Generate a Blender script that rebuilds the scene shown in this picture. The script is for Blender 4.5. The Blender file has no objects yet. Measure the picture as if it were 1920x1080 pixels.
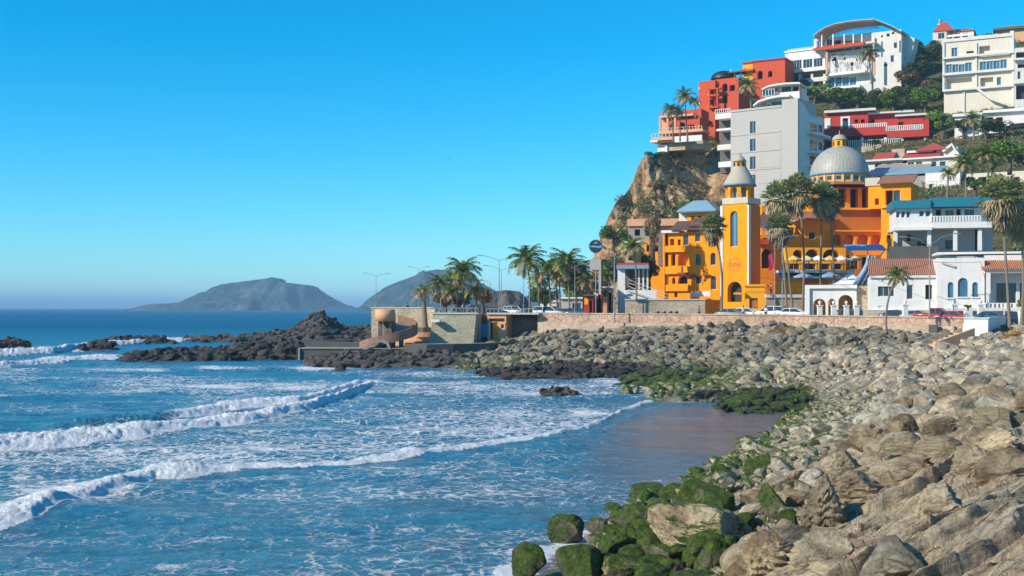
import bpy, bmesh, math, random
import numpy as np
from mathutils import Vector, Matrix
R = math.radians
F = 2200.0; H = 7.0            # focal length in 1920-px units, camera height above the sea (m)
scene = bpy.context.scene
C = scene.collection
# ---------------- camera, sky, sun, exposure ----------------
cam = bpy.data.objects.new('camera', bpy.data.cameras.new('camera')); C.objects.link(cam)
cam.location = (0, 0, H); cam.rotation_euler = (R(90), 0, 0)
cam.data.sensor_width = 36; cam.data.lens = 36*F/1920; cam.data.shift_y = 37/1920
cam.data.clip_start = 0.3; cam.data.clip_end = 60000
scene.camera = cam
SUN_EL, SUN_AZ = 30, 243       # azimuth clockwise from +Y
w = bpy.data.worlds.new('World'); scene.world = w; w.use_nodes = True
nt = w.node_tree; nt.nodes.clear()
sky = nt.nodes.new('ShaderNodeTexSky'); sky.sky_type = 'NISHITA'; sky.sun_disc = False
sky.sun_elevation = R(SUN_EL); sky.sun_rotation = R(SUN_AZ); sky.air_density = 1.0; sky.dust_density = 0.0; sky.ozone_density = 10.0
hs = nt.nodes.new('ShaderNodeHueSaturation'); hs.inputs['Saturation'].default_value = 1.23; hs.inputs['Hue'].default_value = 0.485
bg = nt.nodes.new('ShaderNodeBackground'); bg.inputs['Strength'].default_value = 0.148
wo = nt.nodes.new('ShaderNodeOutputWorld')
nt.links.new(sky.outputs[0], hs.inputs['Color']); tn = nt.nodes.new('ShaderNodeMixRGB'); tn.blend_type = 'MULTIPLY'; tn.inputs[0].default_value = 1; tn.inputs[2].default_value = (.80, 1.06, 1.0, 1)
nt.links.new(hs.outputs[0], tn.inputs[1]); nt.links.new(tn.outputs[0], bg.inputs['Color']); nt.links.new(bg.outputs[0], wo.inputs['Surface'])
sd = Vector((math.sin(R(SUN_AZ))*math.cos(R(SUN_EL)), math.cos(R(SUN_AZ))*math.cos(R(SUN_EL)), math.sin(R(SUN_EL))))
sl = bpy.data.lights.new('sun', 'SUN'); sl.energy = 4.8; sl.angle = R(0.5); sl.color = (1.0, 0.89, 0.74)
so = bpy.data.objects.new('sun', sl); C.objects.link(so); so.rotation_euler = sd.to_track_quat('Z', 'Y').to_euler(); so.location = (-60, -40, 80)
vs = scene.view_settings; vs.view_transform = 'Standard'; vs.look = 'None'; vs.exposure = 0.35; vs.gamma = 1

# ---------------- helpers ----------------
def P(px, py, D): return Vector(((px-960)*D/F, D, H-(py-577)*D/F))
def smooth(a, b, x):
    t = np.clip((x-a)/(b-a), 0, 1); return t*t*(3-2*t)
def _hash(i, j, k):
    n = (i*374761393 + j*668265263 + k*1274126177) & 0x7fffffff
    n = ((n ^ (n >> 13))*1274126177) & 0x7fffffff
    return ((n ^ (n >> 16)) & 0xffff)/65535.0
def vn(x, y, z=0.0):
    x = np.asarray(x, float); y = np.asarray(y, float); z = np.asarray(z, float)+x*0
    xi = np.floor(x).astype(np.int64); yi = np.floor(y).astype(np.int64); zi = np.floor(z).astype(np.int64)
    fx, fy, fz = x-xi, y-yi, z-zi
    fx = fx*fx*(3-2*fx); fy = fy*fy*(3-2*fy); fz = fz*fz*(3-2*fz)
    r = 0
    for a in (0, 1):
        for b in (0, 1):
            for c in (0, 1):
                r = r + _hash(xi+a, yi+b, zi+c)*(fx if a else 1-fx)*(fy if b else 1-fy)*(fz if c else 1-fz)
    return r*2-1
def fbm(x, y, z=0.0, o=4, g=0.5):
    r = 0; a = 1; s = 1
    for k in range(o):
        r = r + a*vn(np.asarray(x)*s+k*17.3, np.asarray(y)*s+k*5.1, np.asarray(z)*s+k*9.7); a *= g; s *= 2.03
    return r
def tag(o, label=None, cat=None, group=None, kind=None):
    if label: o['label'] = label
    if cat: o['category'] = cat
    if group: o['group'] = group
    if kind: o['kind'] = kind
    return o
def link(name, me, mats, parent=None):
    o = bpy.data.objects.new(name, me); C.objects.link(o)
    for m in (mats if isinstance(mats, (list, tuple)) else [mats]): me.materials.append(m)
    if parent: o.parent = parent
    return o
def thing(name, label, cat, loc=(0, 0, 0), rz=0, group=None):
    o = bpy.data.objects.new(name, None); C.objects.link(o); o.empty_display_size = .3
    o.location = loc; o.rotation_euler = (0, 0, rz)
    return tag(o, label, cat, group)
def npmesh(name, co, quads, smoothf=True):
    me = bpy.data.meshes.new(name); n = len(co); f = len(quads); k = quads.shape[1]
    me.vertices.add(n); me.vertices.foreach_set('co', np.asarray(co, np.float32).ravel())
    me.loops.add(f*k); me.loops.foreach_set('vertex_index', np.asarray(quads, np.int32).ravel())
    me.polygons.add(f); me.polygons.foreach_set('loop_start', np.arange(0, f*k, k, dtype=np.int32))
    me.polygons.foreach_set('use_smooth', np.full(f, smoothf))
    me.update(calc_edges=True); me.validate(); return me
def gridmesh(name, X, Y, Z, mask=None, smoothf=True):
    r, c = X.shape
    idx = np.arange(r*c).reshape(r, c)
    q = np.stack([idx[:-1, :-1], idx[:-1, 1:], idx[1:, 1:], idx[1:, :-1]], -1).reshape(-1, 4)
    if mask is not None: q = q[mask.reshape(-1)]
    return npmesh(name, np.stack([X, Y, Z], -1).reshape(-1, 3), q, smoothf)
class MB:
    """collects faces of one part"""
    def __init__(s): s.v = []; s.f = []; s.m = []; s.sm = []; s.mi = 0
    def add(s, vs, fs, sm=False):
        b = len(s.v); s.v += [tuple(v) for v in vs]
        for f in fs: s.f.append(tuple(i+b for i in f)); s.m.append(s.mi); s.sm.append(sm)
    def box(s, x0, x1, y0, y1, z0, z1):
        vs = [(x, y, z) for z in (z0, z1) for y in (y0, y1) for x in (x0, x1)]
        s.add(vs, [(0, 2, 3, 1), (4, 5, 7, 6), (0, 1, 5, 4), (2, 6, 7, 3), (0, 4, 6, 2), (1, 3, 7, 5)])
    def obox(s, M, sx, sy, sz):
        vs = [M @ Vector((x*sx, y*sy, z*sz)) for z in (-.5, .5) for y in (-.5, .5) for x in (-.5, .5)]
        s.add(vs, [(0, 2, 3, 1), (4, 5, 7, 6), (0, 1, 5, 4), (2, 6, 7, 3), (0, 4, 6, 2), (1, 3, 7, 5)])
    def bar(s, a, b, wd, ht=None):
        a = Vector(a); b = Vector(b); d = b-a; ht = ht or wd
        M = Matrix.Translation((a+b)/2) @ d.to_track_quat('X', 'Z').to_matrix().to_4x4()
        s.obox(M, d.length, wd, ht)
    def prism(s, pts, z0, z1):
        n = len(pts); vs = [(p[0], p[1], z0) for p in pts]+[(p[0], p[1], z1) for p in pts]
        s.add(vs, [tuple(range(n-1, -1, -1)), tuple(range(n, 2*n))]+[(i, (i+1) % n, n+(i+1) % n, n+i) for i in range(n)])
    def yprism(s, pts, y0, y1):   # polygon in x,z extruded along y
        n = len(pts); vs = [(p[0], y0, p[1]) for p in pts]+[(p[0], y1, p[1]) for p in pts]
        s.add(vs, [tuple(range(n)), tuple(range(2*n-1, n-1, -1))]+[(i, n+i, n+(i+1) % n, (i+1) % n) for i in range(n)])
    def xprism(s, pts, x0, x1):   # polygon in y,z extruded along x
        n = len(pts); vs = [(x0, p[0], p[1]) for p in pts]+[(x1, p[0], p[1]) for p in pts]
        s.add(vs, [tuple(range(n-1, -1, -1)), tuple(range(n, 2*n))]+[(i, (i+1) % n, n+(i+1) % n, n+i) for i in range(n)])
    def tube(s, path, rad, n=8, sm=True):
        path = [Vector(p) for p in path]; k = len(path)
        if not isinstance(rad, (list, tuple)): rad = [rad]*k
        vs = []
        for i, p in enumerate(path):
            t = (path[min(i+1, k-1)]-path[max(i-1, 0)]).normalized()
            u = t.cross(Vector((0, 1, 0) if abs(t.y) < .9 else (1, 0, 0))).normalized(); v = t.cross(u)
            for j in range(n):
                a = 2*math.pi*j/n; vs.append(p+(u*math.cos(a)+v*math.sin(a))*rad[i])
        fs = [(i*n+j, i*n+(j+1) % n, (i+1)*n+(j+1) % n, (i+1)*n+j) for i in range(k-1) for j in range(n)]
        s.add(vs, fs, sm)
        s.add(vs[:n], [tuple(range(n))]); s.add(vs[-n:], [tuple(range(n-1, -1, -1))])
    def lathe(s, prof, cx=0, cy=0, n=24, a0=0, a1=2*math.pi, sm=True):
        full = abs(a1-a0-2*math.pi) < 1e-6; m = n if full else n+1; vs = []
        for r, z in prof:
            for j in range(m):
                a = a0+(a1-a0)*j/n; vs.append((cx+r*math.cos(a), cy+r*math.sin(a), z))
        fs = []
        for i in range(len(prof)-1):
            for j in range(n if full else n):
                j2 = (j+1) % m if full else j+1
                fs.append((i*m+j, i*m+j2, (i+1)*m+j2, (i+1)*m+j))
        s.add(vs, fs, sm)
    def build(s, name, mats, parent=None, loc=None):
        me = bpy.data.meshes.new(name); me.from_pydata(s.v, [], s.f)
        me.polygons.foreach_set('material_index', s.m); me.polygons.foreach_set('use_smooth', s.sm); me.update()
        o = link(name, me, mats, parent)
        if loc is not None: o.location = loc
        return o

# ---------------- materials ----------------
class NT:
    def __init__(s, name):
        s.m = bpy.data.materials.new(name); s.m.use_nodes = True; s.t = s.m.node_tree; s.b = s.t.nodes['Principled BSDF']
    def n(s, typ, **k):
        nd = s.t.nodes.new('ShaderNode'+typ)
        for a, b in k.items():
            if a.startswith('i_'):
                key = a[2:].replace('_', ' '); nd.inputs[int(key) if key.isdigit() else key].default_value = b
            else: setattr(nd, a, b)
        return nd
    def l(s, a, b): s.t.links.new(a, b)
    def noise(s, vec, scale, detail=4, rough=.55, dist=0):
        nd = s.n('TexNoise'); nd.inputs['Scale'].default_value = scale; nd.inputs['Detail'].default_value = detail
        nd.inputs['Roughness'].default_value = rough; nd.inputs['Distortion'].default_value = dist; s.l(vec, nd.inputs['Vector']); return nd.outputs['Fac']
    def ramp(s, fac, stops, interp='LINEAR'):
        nd = s.n('ValToRGB'); cr = nd.color_ramp; cr.interpolation = interp
        while len(cr.elements) < len(stops): cr.elements.new(.5)
        for e, (p, c) in zip(cr.elements, stops):
            e.position = p; e.color = (c, c, c, 1) if not isinstance(c, (tuple, list)) else (*c[:3], 1)
        s.l(fac, nd.inputs['Fac']); return nd.outputs['Color']
    def mix(s, fac, a, b, mode='MIX'):
        nd = s.n('MixRGB', blend_type=mode)
        for sock, val in ((nd.inputs[0], fac), (nd.inputs[1], a), (nd.inputs[2], b)):
            if hasattr(val, 'links'): s.l(val, sock)
            elif isinstance(val, (tuple, list)): sock.default_value = (*val[:3], 1)
            else: sock.default_value = val
        return nd.outputs[0]
    def math(s, op, a, b=0.0, c=None):
        nd = s.n('Math', operation=op)
        for i, val in enumerate((a, b) if c is None else (a, b, c)):
            if hasattr(val, 'links'): s.l(val, nd.inputs[i])
            else: nd.inputs[i].default_value = val
        return nd.outputs[0]
    def bump(s, h, strength=.3, dist=.05, prev=None):
        nd = s.n('Bump'); nd.inputs['Strength'].default_value = strength; nd.inputs['Distance'].default_value = dist
        s.l(h, nd.inputs['Height'])
        if prev is not None: s.l(prev, nd.inputs['Normal'])
        return nd.outputs['Normal']
    def vmul(s, vec, sc):
        nd = s.n('VectorMath', operation='MULTIPLY'); s.l(vec, nd.inputs[0]); nd.inputs[1].default_value = sc; return nd.outputs[0]
    def pos(s): return s.n('NewGeometry').outputs['Position']
    def obj(s): return s.n('TexCoord').outputs['Object']
def sc(c, k): return tuple(min(1, x*k) for x in c)
def paint(name, col, rough=.75, var=.12, scale=.6, bump=.15, streak=.25, spec=.3):
    """painted plaster: large blotches, vertical weather streaks, fine grain"""
    t = NT(name); p = t.pos()
    f = t.noise(p, scale, 5, .6); g = t.noise(t.vmul(p, (3.5, 3.5, .35)), 1.0, 4, .6)
    c = t.mix(f, sc(col, 1-var*1.4), sc(col, 1+var))
    st = t.ramp(g, [(.50, 0.0), (.72, 1.0)])
    st = t.math('MULTIPLY', st, streak)
    c = t.mix(st, c, tuple(.55*x+.03 for x in col))
    t.l(c, t.b.inputs['Base Color']); t.b.inputs['Roughness'].default_value = rough
    t.b.inputs['Specular IOR Level'].default_value = spec
    t.l(t.bump(t.noise(p, 9, 4, .6), bump, .03), t.b.inputs['Normal']); return t.m
def stone(name, c1, c2, mort, scale=2.2, bump=.5, ds=.55):
    t = NT(name); p = t.pos(); wv = t.n('VectorMath', operation='ADD')
    nn = t.n('TexNoise', i_Scale=1.2, i_Detail=3); t.l(p, nn.inputs['Vector']); t.l(p, wv.inputs[0]); t.l(t.vmul(nn.outputs['Color'], (ds, ds, ds)), wv.inputs[1])
    vo = t.n('TexVoronoi', i_Scale=scale); t.l(wv.outputs[0], vo.inputs['Vector'])
    ve = t.n('TexVoronoi', feature='DISTANCE_TO_EDGE', i_Scale=scale); t.l(wv.outputs[0], ve.inputs['Vector'])
    sep = t.n('SeparateColor'); t.l(vo.outputs['Color'], sep.inputs[0])
    c = t.mix(sep.outputs[0], c1, c2); c = t.mix(t.noise(p, 7, 5), sc(c1, .55), c, 'MIX') if False else t.mix(.55, c, t.mix(t.noise(p, 6, 6, .65), sc(c1, .45), sc(c2, 1.35)))
    e = t.ramp(ve.outputs['Distance'], [(.0, 0.0), (.07, 1.0)])
    c = t.mix(e, mort, c)
    big = t.ramp(t.noise(p, .35, 4, .6), [(.3, .7), (.7, 1.15)])
    c = t.mix(1.0, c, big, 'MULTIPLY')
    t.l(c, t.b.inputs['Base Color']); t.b.inputs['Roughness'].default_value = .9
    n1 = t.bump(e, bump, .06); t.l(t.bump(t.noise(p, 14, 5, .7), .5, .04, n1), t.b.inputs['Normal']); return t.m
def tiles(name, c1, c2, sx=4.0, rough=.8):
    """barrel roof tiles: ribs down the slope (object x), courses along it"""
    t = NT(name); p = t.obj(); w1 = t.n('TexWave', wave_type='BANDS', bands_direction='X', i_Scale=sx/6.28*2, i_Distortion=.4); w1.inputs['Detail'].default_value = 1; t.l(p, w1.inputs['Vector'])
    w2 = t.n('TexWave', wave_type='BANDS', bands_direction='Z', i_Scale=1.3, i_Distortion=.6); t.l(p, w2.inputs['Vector'])
    c = t.mix(t.noise(t.pos(), 2.5, 6, .7), c1, c2); c = t.mix(t.ramp(w1.outputs['Fac'], [(.0, .5), (.5, 0.0)]), c, sc(c1, .35)); c = t.mix(t.math('MULTIPLY', w2.outputs['Fac'], .3), c, sc(c1, .5))
    t.l(c, t.b.inputs['Base Color']); t.b.inputs['Roughness'].default_value = rough
    t.l(t.bump(w1.outputs['Fac'], .8, .12), t.b.inputs['Normal']); return t.m
def plain(name, col, rough=.6, metal=0, var=.1, sc_=3):
    t = NT(name); c = t.mix(t.noise(t.pos(), sc_, 4), sc(col, 1-var), sc(col, 1+var)); t.l(c, t.b.inputs['Base Color'])
    t.b.inputs['Roughness'].default_value = rough; t.b.inputs['Metallic'].default_value = metal; return t.m
def glass(name, col=(.02, .035, .05), rough=.08):
    t = NT(name); c = t.mix(t.noise(t.pos(), .8, 2), sc(col, .5), sc(col, 2.2)); t.l(c, t.b.inputs['Base Color'])
    t.b.inputs['Roughness'].default_value = rough; t.b.inputs['Specular IOR Level'].default_value = .6; return t.m

def rockmat(name, cols, moss=0.0, mossz=None, bump=1.0, dark=0.0, strata=0.0, scale=1.0, tint=.35, islands=False):
    t = NT(name); p = t.pos(); o = t.obj()
    rnd = t.n('NewGeometry').outputs['Random Per Island'] if islands else t.n('ObjectInfo').outputs['Random']
    f = t.noise(p, 1.1*scale, 8, .62, .4)
    c = t.ramp(f, [(.28, sc(cols[0], .55)), (.42, cols[0]), (.55, cols[1]), (.72, cols[2])])
    c = t.mix(t.math('MULTIPLY', rnd, tint), c, cols[3])
    r2 = t.math('FRACT', t.math('MULTIPLY', rnd, 7.31))
    v = t.ramp(r2, [(0, .62), (1, 1.2)]); c = t.mix(1.0, c, v, 'MULTIPLY')
    fine = t.noise(p, 9*scale, 8, .75)
    c = t.mix(1.0, c, t.ramp(fine, [(.3, .68), (.5, 1.0), (.75, 1.2)]), 'MULTIPLY')
    vo = t.n('TexVoronoi', feature='DISTANCE_TO_EDGE', i_Scale=.9*scale); wv = t.n('VectorMath', operation='ADD'); nn = t.n('TexNoise', i_Scale=.8*scale, i_Detail=5); t.l(p, nn.inputs['Vector'])
    t.l(p, wv.inputs[0]); t.l(nn.outputs['Color'], wv.inputs[1]); t.l(wv.outputs[0], vo.inputs['Vector'])
    crack = t.ramp(vo.outputs['Distance'], [(0, 0.0), (.035, 1.0)])
    c = t.mix(t.math('MULTIPLY_ADD', crack, .5, .5), sc(cols[0], .4), c)
    h = t.math('ADD', t.math('MULTIPLY', f, .6), t.math('MULTIPLY', fine, .35)); h = t.math('ADD', h, t.math('MULTIPLY', crack, .12))
    if strata:
        s1 = t.noise(t.vmul(o, (1.0, 1.3, 8.0)), 1.3*scale, 6, .65, .1)
        c = t.mix(t.ramp(s1, [(.36, strata), (.5, 0.0)]), c, sc(cols[0], .35)); h = t.math('ADD', h, t.math('MULTIPLY', s1, .9))
    rough = .88
    if moss > 0:
        nz = t.n('SeparateXYZ'); t.l(t.n('NewGeometry').outputs['Normal'], nz.inputs[0])
        m = t.math('ADD', t.math('MULTIPLY', nz.outputs[2], .35), t.noise(p, 1.3*scale, 5, .65))
        if mossz:   # algae grows low on the shore
            pz = t.n('SeparateXYZ'); t.l(p, pz.inputs[0])
            m = t.math('SUBTRACT', m, t.math('MULTIPLY', t.math('SUBTRACT', pz.outputs[2], mossz), .16))
        mk = t.ramp(m, [(1.0-moss*.62-.10, 0.0), (1.0-moss*.62+.03, 1.0)])
        h = t.math('ADD', h, t.math('MULTIPLY', t.math('MULTIPLY', mk, t.noise(p, 14, 5, .8)), .8)); mc = t.ramp(t.noise(p, 5*scale, 8, .78), [(.28, (.014, .022, .006)), (.42, (.034, .06, .011)), (.56, (.085, .135, .018)), (.74, (.21, .27, .05))])
        c = t.mix(mk, c, mc)
    if dark: c = t.mix(dark, c, (.012, .012, .014))
    t.l(c, t.b.inputs['Base Color']); t.b.inputs['Roughness'].default_value = rough; t.b.inputs['Specular IOR Level'].default_value = .25
    t.l(t.bump(h, .85*bump, .22/scale), t.b.inputs['Normal']); return t.m

M = {}
TAN = [(.23, .16, .09), (.46, .355, .215), (.62, .51, .34), (.36, .335, .25)]
GRY = [(.16, .15, .115), (.33, .31, .24), (.50, .465, .365), (.42, .33, .22)]
M['rock_tan'] = rockmat('rock_tan', TAN, strata=.22)
M['rock_tan2'] = rockmat('rock_tan_mossy', TAN, moss=.36, mossz=1.6)
M['rock_grey'] = rockmat('rock_grey', GRY, moss=.18, mossz=1.2)
M['rock_moss'] = rockmat('rock_moss', [(.05, .045, .03), (.14, .125, .085), (.30, .26, .18), (.15, .15, .11)], moss=.75)
M['rock_reef'] = rockmat('rock_reef', [(.035, .033, .033), (.075, .068, .062), (.16, .145, .125), (.11, .085, .06)], scale=.8, bump=1.3)
M['rock_reefmoss'] = rockmat('rock_reefmoss', [(.03, .032, .026), (.06, .06, .045), (.10, .10, .075), (.05, .05, .03)], moss=.38)
M['rubble'] = rockmat('rubble', [(.18, .165, .125), (.38, .36, .28), (.56, .525, .42), (.48, .36, .23)], moss=.27, mossz=1.5, islands=True, scale=1.5, tint=.6)
M['rock_rip'] = rockmat('rock_riprap', [(.10, .10, .078), (.215, .21, .165), (.37, .355, .28), (.33, .25, .15)], moss=.12, mossz=1.0, tint=.6)
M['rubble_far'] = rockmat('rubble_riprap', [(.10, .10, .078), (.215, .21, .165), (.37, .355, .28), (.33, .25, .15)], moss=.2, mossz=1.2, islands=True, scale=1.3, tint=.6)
M['white'] = paint('white_plaster', (.69, .67, .64), streak=.34, var=.11)
M['cream'] = paint('cream_plaster', (.62, .56, .46), streak=.25)
M['whitec'] = paint('weathered_white', (.60, .58, .54), streak=.42, var=.14)
M['greyw'] = paint('grey_plaster', (.41, .39, .36), streak=.14, var=.06, scale=.25)
M['concrete'] = paint('concrete', (.30, .28, .25), streak=.35, var=.2)
M['dconcrete'] = paint('dark_or_shaded_concrete', (.10, .095, .085), streak=.4, var=.25)
M['orange'] = paint('orange_plaster', (.86, .315, .006), streak=.26, var=.13, rough=.9, spec=.08)
M['orange_shade'] = paint('orange_plaster_shaded', (.52, .17, .02), streak=.15, var=.08)  # shaded copy of the orange plaster, shadow put into the colour
M['yellow'] = paint('yellow_plaster', (.85, .36, .015), streak=.14, var=.08, spec=.1)
M['red'] = paint('red_plaster', (.42, .035, .024), streak=.15, var=.1)
M['redor'] = paint('vermilion_plaster', (.52, .07, .022), streak=.12, var=.08)
M['tile'] = tiles('clay_roof_tiles', (.36, .13, .07), (.52, .24, .14))
M['tileo'] = tiles('orange_roof_tiles', (.50, .15, .05), (.66, .27, .12))
M['tilered'] = tiles('red_roof_tiles', (.50, .06, .05), (.62, .12, .09))
M['tiledk'] = tiles('dark_roof_tiles', (.14, .08, .07), (.24, .13, .10))
M['teal'] = paint('teal_roof', (.015, .17, .24), streak=.2, var=.1, rough=.5)
M['bluem'] = paint('blue_metal_roof', (.20, .33, .42), streak=.25, rough=.45)
M['glass'] = glass('dark_glass'); M['glassb'] = glass('blue_glass', (.03, .10, .17))
M['dark'] = plain('void_shade', (.035, .03, .028), .8); M['frame'] = plain('white_frame', (.6, .6, .58)); M['brown'] = plain('brown_wood', (.12, .06, .035), .6)  # first one: near-black paint for unlit interiors and openings
M['trim'] = paint('pale_stone_trim', (.52, .47, .38), streak=.3)
M['metal'] = plain('galvanised_metal', (.32, .33, .34), .45, .6); M['black'] = plain('black_metal', (.02, .02, .022), .5, .2)
M['railw'] = plain('white_rail', (.62, .62, .6))
M['pink'] = stone('pink_wall_stone', (.42, .26, .175), (.58, .40, .285), (.27, .17, .12), 1.3, .5)
M['pinkl'] = stone('pale_wall_stone', (.44, .34, .23), (.52, .42, .30), (.36, .27, .19), 1.1, .4)
M['bstone'] = stone('bastion_stone', (.36, .34, .23), (.48, .45, .32), (.27, .25, .18), 2.4, .5)
M['tstone'] = stone('tan_stone', (.44, .35, .23), (.56, .45, .31), (.32, .25, .17), 2.0, .5)
M['dstone'] = stone('dark_or_shaded_stone', (.15, .12, .10), (.25, .19, .15), (.08, .07, .06), 2.2, .5)
M['brick'] = stone('ramp_brick', (.25, .125, .08), (.36, .20, .125), (.16, .09, .06), 3.0, .4)
M['salmon'] = paint('salmon_plaster', (.62, .34, .19), streak=.2)
M['asphalt'] = plain('asphalt', (.05, .05, .052), .85, 0, .25, 5); M['paveM'] = stone('paving', (.38, .31, .25), (.46, .38, .31), (.28, .22, .18), 1.5, .2, .1)
M['markw'] = plain('road_paint', (.7, .7, .66), .7)

# ---------------- the sea ----------------
def curve(pts):
    pts = sorted(pts); xs = [p[0] for p in pts]; ys = [p[1] for p in pts]
    return lambda x: np.interp(x, xs, ys)
def Dof(py): return F*H/(py-577.0)
sandline = curve([(-600, 1160), (300, 1150), (960, 1085), (1170, 990), (1250, 935), (1330, 885), (1420, 825), (1500, 768)])
B2 = curve([(-600, 1030), (-200, 1010), (0, 980), (60, 968), (100, 953), (200, 921), (290, 894), (320, 893), (380, 888), (450, 881), (600, 872), (750, 859), (900, 839), (1050, 816), (1130, 791), (1170, 768), (1240, 748), (1300, 742), (1400, 735), (1700, 730)])
B1 = curve([(-600, 885), (-200, 866), (0, 848), (90, 838), (170, 826), (330, 806), (480, 788), (585, 767), (650, 745), (715, 718), (900, 712), (1700, 700)])
B1b = curve([(-600, 830), (0, 805), (170, 802), (300, 790), (430, 768), (560, 757), (640, 735), (700, 716), (900, 710), (1700, 700)])
B3 = curve([(-600, 705), (-200, 698), (0, 689), (80, 681), (200, 673), (400, 668), (1700, 665)])
B0 = curve([(-600, 668), (0, 668), (100, 662), (160, 652), (300, 642), (500, 636), (1700, 636)])
def build_sea():
    rows = np.concatenate([np.arange(1180, 1082, -3.0), np.arange(1082, 700, -1.1), np.arange(700, 640, -.8), np.arange(640, 600, -.8), np.arange(600, 585, -.7), np.array([584.3, 583.6, 583, 582, 581, 580.2, 579.4, 578.8, 578.3, 577.9, 577.62])])
    cols = np.concatenate([np.arange(-3000, -160, 40.0), np.arange(-160, 1560, 2.4), np.arange(1560, 4200, 60.0)])
    PX, PY = np.meshgrid(cols, rows); D = Dof(PY); X = (PX-960)*D/F; Y = D.copy()
    Z = np.zeros_like(X)
    calm = 1-smooth(30, 60, PY-B2(PX))*.6
    near = np.clip(220/D, 0, 1)
    for k, (a, wl, th, s) in enumerate([(.10, 9, 100, 1.), (.07, 5.5, 82, 1.), (.05, 3.4, 110, 1.), (.04, 2.3, 70, 1.), (.03, 1.5, 95, 1.), (.16, 22, 92, 1.)]):
        th = R(th); ph = (X*math.cos(th)+Y*math.sin(th))*2*math.pi/wl+fbm(X/12, Y/12, k*3.0, 2)*3.5
        Z += a*(1-np.abs(np.sin(ph/2)))*near*calm*1.3 - a*.6*near*calm
    foam = np.zeros_like(X)
    wob = fbm(X/4.2, Y*0+3, 0, 4)*.8+fbm(X/.5, Y/3, 4, 3)*.16
    def breaker(cv, amp, x0, x1, fr, bk, fw, ftail, fstr):
        nonlocal Z, foam
        env = smooth(x0-40, x0+60, PX)*(1-smooth(x1-60, x1+15, PX))
        d = D-Dof(cv(PX))-wob*1.1          # seaward distance from the foot of the wave
        lump = 1+.17*fbm(X/.30, Y/.30, 2, 4, .65)+.10*fbm(X/3, Y/3, 5, 2)
        prof = np.where(d < fr, smooth(-fr*.3, fr, d), np.exp(-((d-fr)/bk)**2))
        Z += amp*env*prof*lump
        f = smooth(-fr*.35, 0, d)*(1-smooth(fw*.7, fw, d)); t2 = smooth(-fr*.3, 0, d)*np.exp(-np.clip(d, 0, None)/ftail)
        foam = np.maximum(foam, env*np.maximum(f*fstr, t2*fstr*.72))
    breaker(B2, .30, -600, 400, 1.3, 2.6, 4.6, 12, 1.04)
    breaker(B2, .15, 300, 1290, .6, 1.6, 1.5, 5, .98)
    breaker(B1, .50, -600, 715, 1.9, 3.4, 4.6, 9, 1.05)
    breaker(B1b, .42, 300, 705, 2.0, 3.2, 4.2, 9, 1.05)
    breaker(B1b, .45, 90, 330, 1.2, 2.0, .2, 4, .55)
    breaker(B3, .55, -600, 260, 2.5, 6, 8, 25, .95)
    breaker(B0, .9, -600, 420, 3, 9, 12, 30, .9)
    st = fbm(X/9, Y/5, 7, 4); st2 = fbm(X/25, Y/9, 11, 3)
    # lace left behind the breakers
    foam = np.maximum(foam, smooth(-4, 3, B1(PX)-PY)*smooth(34, 6, B1(PX)-PY)*smooth(300, 430, PX)*smooth(760, 700, PX)*(.78+.25*st))
    behind2 = smooth(-2, 4, B2(PX)-PY); sea1 = smooth(0, 8, B1(PX)-PY)
    foam = np.maximum(foam, behind2*(1-sea1)*(.50+.16*st+.10*st2))
    foam = np.maximum(foam, sea1*smooth(655, 700, PY)*(.40+.24*st+.14*st2))
    def patch(x, y, rx, ry, s): 
        nonlocal foam
        foam = np.maximum(foam, s*np.exp(-((PX-x)/rx)**2-((PY-y)/ry)**2)*(1+.25*st))
    for a in [(395, 723, 120, 5, .95), (560, 726, 130, 8, .8), (420, 740, 160, 9, .62), (230, 694, 130, 6, .75), (430, 690, 110, 6, .7), (60, 655, 160, 7, .95), (330, 636, 120, 5, .95), (560, 633, 110, 4, .95),
              (620, 640, 60, 4, .95), (440, 655, 160, 5, .6), (600, 689, 90, 6, .85), (700, 682, 120, 4, .6), (850, 690, 80, 5, .5), (1200, 716, 190, 12, .88), (1050, 735, 190, 14, .78), (1330, 738, 90, 8, .8), (950, 770, 260, 30, .60), (1100, 770, 80, 14, .8),
              (700, 800, 260, 26, .58), (480, 845, 240, 26, .66), (1000, 1035, 60, 26, .9), (965, 1070, 60, 22, .85), (1110, 1000, 60, 14, .8), (1060, 1025, 60, 22, .85), (1160, 965, 60, 16, .7), (1200, 935, 40, 14, .5), (1240, 848, 10, 3, .95), (120, 918, 200, 34, .82), (520, 930, 420, 40, .48), (600, 1010, 500, 50, .40), (1010, 700, 200, 5, .7)]: patch(*a)
    foam = np.maximum(foam, smooth(0, 10, PY-B2(PX))*(.385+.12*st+.07*st2)*(PX < 1250))
    foam = foam*smooth(586, 640, PY)
    # wet sand, with a painted hotel reflection, under the film of water
    shal = smooth(1030, 1260, PX+(PY-800)*.25+18*st2)*smooth(8, 40, PY-B2(PX)+10)*(1-smooth(60, 150, PY-830+(1300-PX)*.25))
    shal = np.maximum(shal, .75*smooth(70, 0, sandline(PX)-PY)*smooth(900, 1050, PX))
    shal = np.clip(shal*(1+.35*st), 0, 1)
    Z = Z*(1-.8*shal); Z = np.where(PY < 640, Z*.5, Z)
    foam = foam*(1-.6*np.clip(shal*1.3, 0, 1)*(PY < 900))
    me = gridmesh('sea', X, Y, Z)
    for nm, arr in (('foam', foam), ('shal', shal)):
        at = me.attributes.new(nm, 'FLOAT', 'POINT'); at.data.foreach_set('value', arr.astype(np.float32).ravel())
    t = NT('sea_water'); p = t.pos()
    fa = t.n('Attribute', attribute_name='foam').outputs['Fac']; sh = t.n('Attribute', attribute_name='shal').outputs['Fac']
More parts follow.
